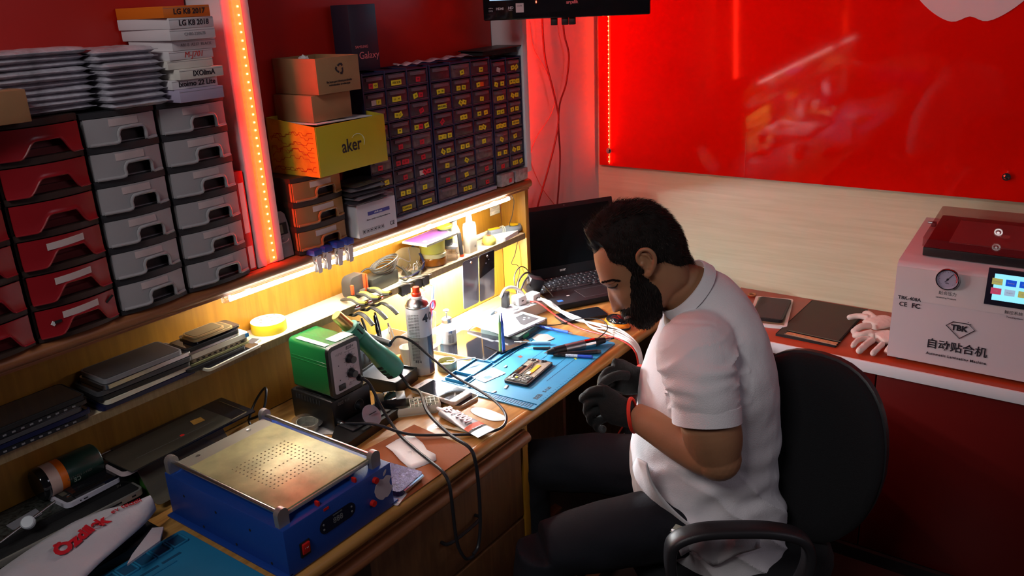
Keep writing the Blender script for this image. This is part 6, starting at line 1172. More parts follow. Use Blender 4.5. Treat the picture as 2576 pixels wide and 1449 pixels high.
# local: x goes to the wall, y runs negative towards the open side
MH, MWD, MDP = 0.296, 0.56, 0.355
prof = [(0, 0.012), (0, MH-0.020), (0.004, MH-0.007), (0.016, MH), (MDP, MH+0.040), (MDP, 0.012)]
vs = []; g = MB()
rings = []
g.prism(prof, 0, MWD, MW, Matrix(((1, 0, 0, 0), (0, 0, -1, 0), (0, 1, 0, 0), (0, 0, 0, 1)))); g.build('housing', t)
MB().box((-0.0007, -MWD/2, MH-0.060), (0.001, MWD-0.004, 0.092), MW2).build('upper_panel', t)
for x in (0.03, MDP-0.03):
    for y in (-0.03, -MWD+0.03): MB().lathe([(0.012, 0), (0.012, 0.012)], RUBBER, 12, TR(x, y, 0)).build('foot', t)
def MF(p, off=-0.0014): return face_T((off, p.y-0.445, p.z-ZC), (0, -1, 0), (-1, 0, 0))
XF = 2.371
g = MB(); c = hx(2386, 700, XF)
MB().lathe([(0.0, 0.001), (0.025, 0.001), (0.0285, 0.004), (0.030, 0.010), (0.0285, 0.014), (0.0262, 0.014), (0.0258, 0.010), (0, 0.010)], CHROME, 40, MF(c)).build('gauge_case', t)
g = MB().lathe([(0, 0.0104), (0.0257, 0.0104)], mat('gauge_face', (0.42, 0.38, 0.50), 0.3), 40, MF(c))
for k in range(25):
    a = math.radians(225-k*11.25); g.tube([MF(c) @ Vector((0.0205*math.cos(a), 0.0205*math.sin(a), 0.0108)), MF(c) @ Vector(((0.024 if k % 4 else 0.0185)*math.cos(a), (0.024 if k % 4 else 0.0185)*math.sin(a), 0.0108))], 0.0003, INK, 4)
g.tube([MF(c) @ Vector((-0.006, -0.008, 0.0112)), MF(c) @ Vector((0.012, 0.016, 0.0112))], 0.0007, INK, 5).lathe([(0.003, 0.0108), (0, 0.0118)], INK, 12, MF(c)); g.text('MPa', 0.005, INK, MF(c) @ TR(0, -0.011, 0.0106))
g.tube([MF(c) @ Vector((0.0225*math.cos(a), 0.0225*math.sin(a), 0.0109)) for a in [math.radians(50-k*8) for k in range(9)]], 0.0012, mat('red_arc', (0.7, 0.03, 0.03), 0.5), 4); g.build('gauge_dial', t)
g = MB()
def mtxt(txt, size, px, py, dz=0.0, **k): g.text(txt, size, INK, MF(hx(px, py, XF)) @ TR(0, dz, 0), **k)
mtxt('贴合压力', 0.011, 2384, 739); mtxt('Laminating Pressure', 0.0062, 2380, 748, -0.002)
g.build('gauge_caption', t); g = MB()
mtxt('TBK-408A', 0.0135, 2288, 751, bold=0.0003); mtxt('CE', 0.0175, 2272, 765, bold=0.0002); mtxt('FC', 0.0185, 2304, 770, bold=0.0006)
g.build('model_marks', t); g = MB()
mtxt('自动贴合机', 0.030, 2405, 876, bold=0.0005); mtxt('Automatic Laminating Machine', 0.0105, 2404, 898, -0.003, bold=0.0002, space=1.12)
g.build('title_text', t); g = MB()
mtxt('触控系统', 0.0105, 2550, 788); mtxt('Touchsystem', 0.007, 2552, 798, -0.002)
g.build('screen_caption', t); g = MB()
mtxt('TBK', 0.0215, 2413, 826, bold=0.0009)
D0 = MF(hx(2414, 830, XF))
P = [D0 @ Vector(v) for v in ((-0.034, 0.008, 0.0005), (-0.018, 0.021, 0.0005), (0.020, 0.021, 0.0005), (0.036, 0.006, 0.0005), (0.002, -0.024, 0.0005))]; g.tube(P, 0.0011, INK, 6, closed=True)
for (x, y) in ((0.016, 0.013), (0.018, 0.026), (0.024, 0.022)): g.box(D0 @ Vector((x, y, 0.0004)), (0.0004, 0.003, 0.0015), INK)
g.build('diamond_emblem', t)
S0 = hx(2489, 672, XF); S1 = hx(2480, 763, XF); zt = S0.z-ZC; zb_ = S1.z-ZC; y0 = S0.y-0.445
g = MB().box((-0.003, y0-0.075, (zt+zb_)/2), (0.006, 0.150, zt-zb_), mat('screen_bezel', (0.015, 0.016, 0.03), 0.2), 0.001); g.build('screen_bezel', t)
SCRM = mat('touch_screen', (0.2, 0.6, 0.75), 0.3, emit=(0.28, 0.80, 1.0), estr=0.95)
g = MB().box((-0.0064, y0-0.072, (zt+zb_)/2+0.001), (0.0008, 0.112, (zt-zb_)*0.72), SCRM)
def icon(iy, iz, col, nm, tx):
    m_ = mat(nm, col, 0.4, emit=col, estr=0.6); g.box((-0.0070, y0-0.0235-iy*0.031, (zt+zb_)/2+0.016-iz*0.026), (0.0006, 0.024, 0.017), m_); g.text(tx, 0.005, WHITEP, face_T((-0.0075, y0-0.0235-iy*0.031, (zt+zb_)/2+0.016-iz*0.026), (0, -1, 0), (-1, 0, 0)))
icon(0, 0, (0.42, 0.42, 0.12), 'icon_olive', 'Laminate'); icon(1, 0, (0.01, 0.09, 0.7), 'icon_blue', 'Settings'); icon(2, 0, (0.01, 0.09, 0.7), 'icon_blue', 'Setup'); icon(0, 1, (0.50, 0.06, 0.13), 'icon_red', '中文'); icon(1, 1, (0.35, 0.55, 0.75), 'icon_pale', 'English'); icon(2, 1, (0.42, 0.42, 0.12), 'icon_olive', 'Time')
g.build('touch_screen', t)
SL = math.atan2(0.040, MDP-0.016); TT_ = TR(0, 0, MH) @ Matrix.Rotation(-SL, 4, 'Y')
MB().box((0.185, -0.285, 0.0145), (0.262, 0.47, 0.026), BLACK, 0.003, T=TT_).build('lid_seal', t)
RAC = mat('red_clear_acrylic', (0.22, 0.02, 0.025), 0.05, alpha=0.45, coat=0.3); PKP = mat('pink_plate', (0.62, 0.42, 0.42), 0.5)
g = MB().rbox(0.268, 0.476, 0.024, 0.008, RAC, T=TT_ @ TR(0.185, -0.285, 0.0296)); g.build('lid', t, label='thick red transparent acrylic lid')
MB().box((0.192, -0.285, 0.0290), (0.175, 0.36, 0.0010), PKP, T=TT_).build('inner_plate', t)
MB().cyl(TT_ @ Vector((0.125, -0.235, 0.0538)), TT_ @ Vector((0.125, -0.235, 0.0560)), 0.011, CLEAR).build('lid_knob', t)
for dy in (0.0,): MB().box((0.225, -0.044, 0.03), (0.018, 0.012, 0.012), DGREY, 0.002, T=TT_).cyl(TT_ @ Vector((0.225, -0.040, 0.034)), TT_ @ Vector((0.225, -0.028, 0.034)), 0.004, SILVER).build('hinge', t)
# tablet and case, folder, ring
t, w_, d_ = quad('tablet', 'white tablet on the red counter near the man, under a black case', 'tablet', [(2.425, 0.865), (2.450, 0.745), (2.700, 0.835), (2.665, 0.955)], ZC, 0.009, WHITEP, mat('tan_screen', (0.25, 0.20, 0.12), 0.2), 0.010, 0.01)
t, w_, d_ = quad('phone_case', 'black phone case lying on the white tablet', 'phone case', [(2.452, 0.872), (2.470, 0.765), (2.660, 0.830), (2.642, 0.925)], ZC+0.0105, 0.010, BLACK, mat('dark_grey_inset', (0.045, 0.043, 0.045), 0.6), 0.005, 0.012, top_name='inset')
t, w_, d_ = quad('folder', 'flat black tablet back with an orange ribbon strip along its front edge', 'tablet', [(2.388, 0.758), (2.376, 0.575), (2.735, 0.600), (2.728, 0.782)], ZC, 0.006, BLACKM, mat('dark_olive_back', (0.045, 0.040, 0.030), 0.6), 0.004, 0.004, top_name='back')
t.name = 'tablet'
a_ = ang((2.388, 0.758), (2.376, 0.575)); c_ = hz(2040, 855, ZC+0.0075)
o = MB().box((0, 0, 0), (0.155, 0.020, 0.0008), mat('copper_orange_ribbon', (0.55, 0.25, 0.10), 0.3, var=0.4, vscale=90)).box((0, -0.012, 0.0), (0.16, 0.003, 0.001), SILVER).box((0.0, 0.016, 0.0008), (0.165, 0.006, 0.003), BLACKG).build('ribbon_strip', label='copper orange ribbon strip')
o.parent = t; o.matrix_local = (TR(*t.location) @ RZ(t.rotation_euler.z)).inverted() @ TR(2.399, 0.667, ZC+0.0078) @ RZ(a_)
p = hz(1885, 742, ZC); tag(MB().tube([(0.012*math.cos(a), 0.012*math.sin(a), 0.003) for a in [k*PI/12 for k in range(24)]], 0.003, mat('tan_ring', (0.40, 0.20, 0.08), 0.5), 8, closed=True).build('tape_ring', loc=(p.x, p.y-0.01, ZC)), 'small tan ring on the red counter behind the white tablet', 'ring')

# ------------------------------------------------------------------ shaping tools for soft bodies
def remesh(mb, vox, smooth=4, mname='m'):
    me = mb.mesh('tmp'); ob = bpy.data.objects.new('tmp', me); COL.objects.link(ob)
    md = ob.modifiers.new('r', 'REMESH'); md.mode = 'VOXEL'; md.voxel_size = vox; md.use_smooth_shade = True
    if smooth: s_ = ob.modifiers.new('s', 'SMOOTH'); s_.factor = 0.5; s_.iterations = smooth
    dg = bpy.context.evaluated_depsgraph_get(); out = bpy.data.meshes.new_from_object(ob.evaluated_get(dg)); bpy.data.objects.remove(ob)
    v = [x.co.copy() for x in out.vertices]; f = [list(p.vertices) for p in out.polygons]; nrm = [x.normal.copy() for x in out.vertices]; bpy.data.meshes.remove(out)
    return v, f, nrm
COT = mat('white_cotton_knit', (0.66, 0.63, 0.57), 0.9, bump=0.35, bscale=220, sheen=0.3); COTI = mat('cotton_inside', (0.46, 0.41, 0.35), 0.95)
def sglove(label, fingers, palm, cuff, thumb, grp):
    g = MB()
    P = [Vector(p) for p in palm]; g.loft([[(c+Vector((0, 0, 0)))+ax*w_*math.cos(a)+Vector((0, 0, 1))*h_*math.sin(a) for a in [k*PI/8 for k in range(16)]] for c, ax, w_, h_ in palm_rings(P)], COT)
    for f in fingers+[thumb]: g.tube(cr(f[0], 4), [f[1]]*(len(cr(f[0], 4))-1)+[f[1]*0.5], COT, 10)
    v, f, n_ = remesh(g, 0.0028, 5)
    v = [p+nn*0.0010*noise.noise(p*90) for p, nn in zip(v, n_)]
    v = [Vector((p.x, p.y, max(p.z, ZC+0.0006))) for p in v]
    q = MB().add(v, f, COT, True); o = q.build('cotton_glove'); tag(o, label, 'glove', grp); return o
def palm_rings(P):
    ax = (P[1]-P[0]).normalized(); pr = Vector((-ax.y, ax.x, 0)); out = []
    L_ = (P[1]-P[0]).length
    for f, w_, h_ in ((0, 0.034, 0.012), (0.15, 0.038, 0.014), (0.5, 0.040, 0.016), (0.8, 0.036, 0.016), (1.0, 0.040, 0.013)): out.append((P[0]+ax*L_*f, pr, w_, h_))
    return out
z0 = ZC+0.014
def hc(px, py, dz=0.0): p = hz(px, py, z0+dz); return Vector((p.x, p.y, z0+dz))
GP = 'pair of white cotton gloves'
sglove('white cotton glove on top, one finger lying on the black tablet back', [([hc(2185, 800, .018), hc(2160, 795, .016), hc(2130, 800, .006)], 0.0095), ([hc(2190, 820, .02), hc(2165, 822, .022), hc(2143, 838, .006)], 0.0105), ([hc(2195, 835, .014), hc(2165, 842, .008), hc(2145, 845, -.002)], 0.0095), ([hc(2200, 845, .008), hc(2185, 845, .004), hc(2170, 842, .0)], 0.0085)], [hc(2190, 818, .012), hc(2238, 805, .012)], None, ([hc(2200, 800, .02), hc(2184, 788, .02), hc(2170, 792, .012)], 0.0095), GP)
sglove('white cotton glove underneath, fingers spread on the red counter', [([hc(2190, 850, .0), hc(2160, 855), hc(2143, 873, -.004)], 0.0085), ([hc(2195, 855, .0), hc(2175, 870), hc(2158, 886, -.002)], 0.0105), ([hc(2220, 865, .0), hc(2205, 880), hc(2193, 892, -.003)], 0.0090), ([hc(2240, 870, .0), hc(2232, 882), hc(2228, 888, -.004)], 0.0080)], [hc(2205, 852, .003), hc(2250, 845, .003)], None, ([hc(2215, 840, .008), hc(2195, 838, .006), hc(2182, 836, .0)], 0.0085), GP)
# ------------------------------------------------------------------ the seated man. AF: the way he faces, LF: his left
AF = Vector((-math.sin(YAW), math.cos(YAW), 0)); LF = Vector((-math.cos(YAW), -math.sin(YAW), 0)); FWH = -LF; DM = 1.70; ZU = Vector((0, 0, 1))
def sg(x, y, s=0.0):     # point of his body s metres to the left of his middle plane
    d = ray(x, y); return CAM+d*((DM-s)/d.dot(FWH))
def proj(p):
    d = Vector(p)-CAM; z = d.dot(CF); return 1288+F_PX*d.dot(CR)/z, 724.5-F_PX*d.dot(CU)/z
PO = sg(1800, 1300, 0); PO = Vector((PO.x, PO.y, 0.0))
man = thing('person', 'seated bearded man in a white t-shirt and black work gloves bending over the desk', 'person', PO)
def pbuild(mb, name, parent, label=None):
    mb.v = [tuple(Vector(v)-PO) for v in mb.v]; return mb.build(name, parent, label=label)
SKIN = mat('skin', (0.38, 0.185, 0.095), 0.50, bump=0.12, bscale=220, var=0.10, vscale=14, sss=0.08)
HAIRM = mat('dark_hair', (0.009, 0.006, 0.005), 0.7, spec=0.2); HAIRB = mat('dark_hair_light', (0.024, 0.014, 0.010), 0.6, spec=0.3)
SHIRT = mat('white_jersey', (0.84, 0.81, 0.83), 0.85, bump=0.35, bscale=420, sheen=0.1)
PANT = mat('dark_navy_trousers', (0.005, 0.006, 0.011), 0.85, bump=0.2, bscale=200)
GLOV = mat('black_work_glove', (0.011, 0.012, 0.012), 0.85, bump=0.4, bscale=260)
def ring(c, ax1, r1, ax2, r2, n=24, p=1.0, ph=0):
    out = []
    for k in range(n):
        a = 2*PI*k/n+ph; ca, sa = math.cos(a), math.sin(a)
        out.append(c+ax1*r1*math.copysign(abs(ca)**p, ca)+ax2*r2*math.copysign(abs(sa)**p, sa))
    return out
def resample(P, k):   # smooth interpolation of a list of tuples of vectors / floats
    out = []
    for i in range(len(P)-1):
        for j in range(k):
            t = j/k; row = []
            for c in range(len(P[0])):
                g = lambda q: P[max(0, min(len(P)-1, q))][c]; p0, p1, p2, p3 = g(i-1), g(i), g(i+1), g(i+2)
                row.append(0.5*((p1*2)+(p2-p0)*t+(p0*2-p1*5+p2*4-p3)*t*t+(p1*3-p0-p2*3+p3)*t**3))
            out.append(row)
    out.append(list(P[-1])); return out
# ---- head: radial surface around the ear axis
HCp = (1620, 658); HC = sg(*HCp)
def pol(x, y):
    d = sg(x, y)-HC; u, z = d.dot(AF), d.z; return math.atan2(z, u), math.hypot(u, z)
def radial(pts):
    P = sorted(pol(*p) for p in pts); n = len(P)
    def f(th):
        th = (th+PI) % (2*PI)-PI
        for i in range(n):
            a, ra = P[i]; b, rb = P[(i+1) % n]; 
            if i == n-1: b += 2*PI
            t = th if th >= a else th+2*PI
            if a <= t <= b+1e-9: 
                k = (t-a)/(b-a+1e-9); r0 = P[(i-1) % n][1]; r3 = P[(i+2) % n][1]
                return 0.5*(2*ra+(rb-r0)*k*0.6+(2*0.6*r0-(2+2*0.6-0.0)*0 - 2*0.6*r0)*0+0) if False else ra+(rb-ra)*(k*k*(3-2*k)*0.5+k*0.5)
        return P[0][1]
    return f
face = radial([(1494, 640), (1497, 665), (1504, 690), (1511, 704), (1530, 722), (1545, 748), (1560, 770), (1569, 784), (1580, 794), (1594, 802), (1610, 809), (1628, 807), (1646, 792), (1668, 765), (1700, 735), (1735, 700), (1728, 655), (1712, 628), (1707, 600), (1695, 572), (1668, 545), (1635, 527), (1600, 522), (1565, 530), (1532, 552), (1508, 585), (1497, 612)])
hairo = radial([(1494, 640), (1490, 628), (1478, 602), (1467, 580), (1484, 556), (1510, 532), (1545, 512), (1590, 505), (1635, 506), (1665, 523), (1700, 560), (1720, 598), (1726, 630), (1738, 655), (1735, 700), (1668, 765), (1612, 820), (1530, 722), (1511, 704)])
NT, NP = 200, 90
aN = pol(1549, 776)[0]; aB = pol(1511, 704)[0]; aE = pol(1541, 717)[0]; aL = pol(1580, 797)[0]; aBr = pol(1531, 722)[0]; aC = pol(1606, 820)[0]
def adiff(a, b): return (a-b+PI) % (2*PI)-PI
def wid(th):   # half width of the head in direction th
    f_ = math.cos(adiff(th, pol(1540, 730)[0])); base = 0.076-0.010*max(0, f_)**2
    j = math.exp(-(adiff(th, pol(1625, 810)[0])/0.6)**2); return base-0.012*j
def head_pt(i, j):
    th = -PI+2*PI*i/NT; ph = -PI/2+PI*j/NP; c, s_ = math.cos(ph), math.sin(ph)
    lat = wid(th)*math.copysign(abs(s_)**0.92, s_); r = face(th)*(max(0, c)**0.62)
    cf = 1.0
    # nose
    dn = adiff(th, aN); la = abs(lat)
    bridge = max(0, min(1, adiff(th, aBr)/(adiff(aN, aBr))))
    if -0.12 < dn < 1.0 or True:
        prof = 0.0
        if adiff(th, aBr)*adiff(aN, aBr) > 0 and bridge <= 1: prof = 0.004+0.0185*bridge**1.25
        after = adiff(th, aN)*(-1 if adiff(aBr, aN) > 0 else 1)
        if bridge >= 1 or prof == 0:
            if after > 0: prof = 0.0225*math.exp(-(after/0.055)**2)
        w_ = 0.0075+0.0085*bridge
        r += prof*math.exp(-(la/w_)**2)
        r += 0.006*math.exp(-((la-0.0145)/0.006)**2-(adiff(th, aN)/0.06)**2)        # nostril wings
    r += 0.0045*math.exp(-(adiff(th, aB)/0.05)**2-((la-0.020)/0.022)**2)             # brow
    r -= 0.0095*math.exp(-(adiff(th, aE)/0.055)**2-((la-0.031)/0.014)**2)            # socket
    r += 0.0078*math.exp(-(adiff(th, aE-0.005)/0.036)**2-((la-0.031)/0.0115)**2)     # lid
    r += 0.004*math.exp(-(adiff(th, pol(1556, 740)[0])/0.10)**2-((la-0.045)/0.016)**2)  # cheek bone
    r += 0.004*math.exp(-(adiff(th, aL)/0.035)**2-(la/0.020)**2)
    r -= 0.003*math.exp(-(adiff(th, aL)/0.010)**2-(la/0.020)**2)
    r = max(0, r)
    return HC+AF*(r*math.cos(th))+ZU*(r*math.sin(th))+LF*lat
HP = [[head_pt(i, j) for j in range(NP+1)] for i in range(NT)]
hv = [HP[i][j] for i in range(NT) for j in range(NP+1)]
hf = [[i*(NP+1)+j, i*(NP+1)+j+1, ((i+1) % NT)*(NP+1)+j+1, ((i+1) % NT)*(NP+1)+j] for i in range(NT) for j in range(NP)]
HN = [[None]*(NP+1) for _ in range(NT)]
for i in range(NT):
    for j in range(NP+1):
        a = HP[(i+1) % NT][j]-HP[i-1][j]; b = HP[i][min(NP, j+1)]-HP[i][max(0, j-1)]; n_ = b.cross(a)
        if n_.length < 1e-9: n_ = LF*(1 if j > NP/2 else -1)
        n_.normalize()
        if n_.dot(HP[i][j]-HC) < 0: n_ = -n_
        HN[i][j] = n_
PXY = [[proj(HP[i][j]) for j in range(NP+1)] for i in range(NT)]
def on_head(x, y, off=0.0, smin=0.004):
    best = None
    for i in range(NT):
        for j in range(NP//2, NP+1):
            if (HP[i][j]-HC).dot(LF) < smin: continue
            q = PXY[i][j]; e = (q[0]-x)**2+(q[1]-y)**2
            if best is None or e < best[0]: best = (e, i, j)
    _, i, j = best; return HP[i][j]+HN[i][j]*off
def inpoly(x, y, P):
    c = False; n = len(P)
    for i in range(n):
        (x1, y1), (x2, y2) = P[i], P[(i+1) % n]
        if (y1 > y) != (y2 > y) and x < (x2-x1)*(y-y1)/(y2-y1)+x1: c = not c
    return c
# ---- body: head, ears, neck, trunk core and arms as one surface
B = MB()
B.add(hv, hf, SKIN, True)
def lim(pts, n=40):    # limb through (point, radius, flatness)
    R_ = resample([(Vector(p), r) for p, r in pts], 5); rings = []
    for k, (c, r) in enumerate(R_):
        d = (R_[min(len(R_)-1, k+1)][0]-R_[max(0, k-1)][0]).normalized(); x = d.cross(ZU if abs(d.z) < 0.9 else AF).normalized(); y = d.cross(x)
        rings.append(ring(c, x, r, y, r, n))
    return rings
B.loft(lim([(sg(1668, 690), 0.056), (sg(1690, 708), 0.056), (sg(1716, 724), 0.058), (sg(1742, 745), 0.066), (sg(1760, 800), 0.080)]), SKIN)
B.loft(lim([(sg(1745, 760), 0.065), (sg(1785, 850), 0.085), (sg(1785, 1000), 0.095), (sg(1775, 1150), 0.115), (sg(1790, 1290), 0.12)]), SKIN)
ELB = sg(1806, 1152, 0.222)
def arm(B, sh, up, cu, el, fm, wr):
    B.loft(lim([sh, up, cu, (cu[0].lerp(el[0], 0.55), cu[1]*0.98), (el[0], el[1]*0.97)]), SKIN); B.loft(lim([(el[0], el[1]*0.95), (el[0].lerp(fm[0], 0.35), fm[1]*1.10), fm, (fm[0].lerp(wr[0], 0.6), fm[1]*0.80), wr]), SKIN)
    bm = bmesh.new(); bmesh.ops.create_icosphere(bm, subdivisions=3, radius=el[1]*1.0); B.bm(bm, SKIN, True, Matrix.Translation(el[0]))
WRL = sg(1597, 1046, 0.075)
arm(B, (sg(1758, 905, 0.145), 0.045), (sg(1770, 960, 0.180), 0.052), (sg(1784, 1055, 0.212), 0.0590), (ELB, 0.0475), (sg(1716, 1110, 0.155), 0.0445), (WRL, 0.030))
WRR = sg(1632, 955, -0.10)
arm(B, (sg(1745, 830, -0.15), 0.06), (sg(1770, 900, -0.20), 0.058), (sg(1770, 980, -0.225), 0.055), (sg(1765, 1030, -0.23), 0.050), (sg(1695, 990, -0.17), 0.045), (WRR, 0.030))
# ears
for sd in (1, -1):
    E0 = sg(1625, 658, 0.0765)-(LF*2*0.0765 if sd < 0 else LF*0); up = (sg(1617, 623)-sg(1637, 694)).normalized(); fw = (AF-up*AF.dot(up)).normalized(); out = LF*sd
    def ep(a, b, c): return E0+up*a-fw*b+out*c
    hx_ = [(-0.012, -0.006, 0.0), (0.004, -0.015, 0.002), (0.020, -0.014, 0.006), (0.030, -0.003, 0.010), (0.027, 0.011, 0.015), (0.012, 0.018, 0.017), (-0.006, 0.014, 0.015), (-0.020, 0.005, 0.010), (-0.029, -0.003, 0.006), (-0.024, -0.010, 0.001)]
    P = cr([ep(*q) for q in hx_], 5); B.tube(P, [0.0036+0.0012*math.sin(PI*k/(len(P)-1)) for k in range(len(P))], SKIN, 8)
    B.tube(cr([ep(-0.014, 0.002, 0.009), (ep(0.002, 0.009, 0.010)), ep(0.014, 0.006, 0.009), ep(0.020, -0.004, 0.006)], 5), 0.0028, SKIN, 8)
    B.loft([ring(ep(0.002, 0.001, -0.004), up, 0.026, fw, 0.015), ring(ep(0.002, 0.002, 0.003), up, 0.025, fw, 0.014), ring(ep(0.0, 0.003, 0.0065), up, 0.022, fw, 0.012)], SKIN)
    B.loft([ring(ep(-0.023, -0.003, 0.000), up, 0.006, fw, 0.006, 12), ring(ep(-0.023, -0.001, 0.007), up, 0.008, fw, 0.007, 12), ring(ep(-0.023, 0.0, 0.010), up, 0.005, fw, 0.004, 12)], SKIN)
    B.loft([ring(ep(-0.002, -0.011, 0.0), up, 0.006, fw, 0.004, 10), ring(ep(-0.002, -0.009, 0.009), up, 0.004, fw, 0.003, 10)], SKIN)
v, f, n_ = remesh(B, 0.0021, 4)
body = pbuild(MB().add(v, f, SKIN, True), 'body', man)
# ---- hair and beard
hairline = [(1488, 640), (1497, 634), (1510, 622), (1520, 617), (1528, 630), (1533, 648), (1541, 659), (1556, 662), (1574, 668), (1590, 682), (1600, 690), (1606, 692), (1618, 690), (1622, 664), (1638, 656), (1650, 660), (1672, 657), (1690, 662), (1706, 668), (1735, 660), (1790, 640), (1760, 480), (1440, 460), (1440, 620)]
beardp = [(1596, 682), (1604, 676), (1606, 690), (1612, 702), (1622, 712), (1640, 720), (1654, 724), (1662, 745), (1664, 780), (1660, 860), (1600, 870), (1560, 800), (1556, 783), (1566, 780), (1580, 782), (1588, 775), (1590, 760), (1588, 745), (1590, 728), (1588, 708)]
def maskof(poly):
    M_ = [[0.0]*(NP+1) for _ in range(NT)]
    for i in range(NT):
        for j in range(NP+1):
            jj = max(j, NP-j); q = PXY[i][jj]; M_[i][j] = 1.0 if inpoly(q[0], q[1], poly) else 0.0
    return M_
def soften(M_, k=3):
    for _ in range(k):
        M_ = [[M_[i][j]*0.4+0.15*(M_[i-1][j]+M_[(i+1) % NT][j]+M_[i][max(0, j-1)]+M_[i][min(NP, j+1)]) for j in range(NP+1)] for i in range(NT)]
    return M_
def th_of(i): return -PI+2*PI*i/NT
mh = maskof(hairline); mhs = soften(mh, 4); mb_ = maskof(beardp); mbs = soften(mb_, 5)
random.seed(31)
def hoff(i, j):
    lat = abs((HP[i][j]-HC).dot(LF)); t = hairo(th_of(i))-face(th_of(i)); k = max(0, min(1, (0.066-lat)/0.040)); k = k*k*(3-2*k); k0 = 0.0035+0.0035*max(0, min(1, (0.076-lat)/0.02))
    return (k0+(max(t, 0.004)*0.92-k0)*k)
def boff(i, j):
    a = abs(adiff(th_of(i), pol(1618, 820)[0])); return 0.0030+0.010*math.exp(-(a/0.30)**2)+0.002*math.exp(-(adiff(th_of(i), pol(1575, 790)[0])/0.12)**2)
def shell(M_, Ms, off, amp, fr, nm, mt):
    g = MB(); idx = {}; vs = []; fs = []
    for i in range(NT):
        for j in range(NP+1):
            if Ms[i][j] > 0.06:
                p = HP[i][j]; e = max(0, min(1, (Ms[i][j]-0.08)*1.35)); d = (p-HC); dd = Vector(d); dd -= LF*dd.dot(LF)*0.3; dd.normalize()
                q = p+dd*(off(i, j)*e+amp*noise.noise(p*fr)*e-0.0005); idx[(i, j)] = len(vs); vs.append(q)
    for i in range(NT):
        for j in range(NP):
            c = [(i, j), (i, j+1), ((i+1) % NT, j+1), ((i+1) % NT, j)]
            if all(k in idx for k in c): fs.append([idx[k] for k in c])
    g.add(vs, fs, mt, True); return g, vs
def strands(g, M_, off, n, ln, wdt, flow, m1, m2):
    cells = [(i, j) for i in range(NT) for j in range(2, NP-1) if M_[i][j] > 0.55]
    ar = [(HP[(i+1) % NT][j]-HP[i][j]).length*(HP[i][min(NP, j+1)]-HP[i][j]).length for i, j in cells]; tot = sum(ar); pick = random.choices(cells, ar, k=n)
    for (i, j) in pick:
        p = HP[i][j].lerp(HP[(i+1) % NT][j], random.random()).lerp(HP[i][min(NP, j+1)], random.random()*0.5); nn = HN[i][j]
        d = (p-HC); d -= LF*d.dot(LF)*0.3; d.normalize(); lat = (p-HC).dot(LF); fl, L_, base = flow(i, j, p, nn, lat)
        p = p+d*off(i, j)*base; q1 = p+(nn*0.6+fl).normalized()*L_*0.5; q2 = q1+(nn*0.15+fl*1.2+Vector([random.uniform(-0.3, 0.3) for _ in range(3)])*0.6).normalized()*L_*0.5
        sv = fl.cross(nn); sv = (sv if sv.length > 1e-6 else LF).normalized(); sv = (sv+Vector([random.uniform(-0.8, 0.8) for _ in range(3)])).normalized()*wdt*0.5
        g.add([p-sv, p+sv, q1+sv*0.8, q1-sv*0.8, q2], [[0, 1, 2, 3], [3, 2, 4]], m2 if random.random() < 0.25 else m1)
def tangent(i, j, toward):
    t = toward-HN[i][j]*toward.dot(HN[i][j]); return t.normalized() if t.length > 1e-6 else toward
back_dir = (sg(1720, 600)-sg(1500, 600)).normalized(); down_dir = (sg(1640, 700)-sg(1600, 560)).normalized(); quiff = (sg(1466, 575)-sg(1510, 610)).normalized()
def hflow(i, j, p, nn, lat):
    al = abs(lat); q = PXY[i][max(j, NP-j)]; top = al < 0.045
    fx = q[0]
    if top and fx < 1530: f = (quiff*1.0+ZU*0.4+Vector((0, 0, 0))).normalized(); return f, random.uniform(0.010, 0.022), random.uniform(0.3, 0.85)
    if top: f = (tangent(i, j, back_dir)*0.9+nn*0.22).normalized(); return f, random.uniform(0.008, 0.018), random.uniform(0.5, 0.95)
    return (tangent(i, j, down_dir)+nn*0.10).normalized(), random.uniform(0.004, 0.009), random.uniform(0.3, 0.9)
def bflow(i, j, p, nn, lat):
    dn = (sg(1632, 840)-sg(1600, 720)).normalized(); f = (tangent(i, j, dn)+nn*0.35).normalized(); return f, random.uniform(0.005, 0.012) if abs(adiff(th_of(i), aC)) > 0.5 else random.uniform(0.008, 0.014), random.uniform(0.2, 0.9)
g, _ = shell(mh, mhs, hoff, 0.0035, 70, 'hair', HAIRM); strands(g, mh, hoff, 16000, 0, 0.0008, hflow, HAIRM, HAIRB); pbuild(g, 'hair', man)
g, _ = shell(mb_, mbs, boff, 0.0025, 110, 'beard', HAIRM); strands(g, mb_, boff, 8000, 0, 0.0009, bflow, HAIRM, HAIRB); pbuild(g, 'beard', man)
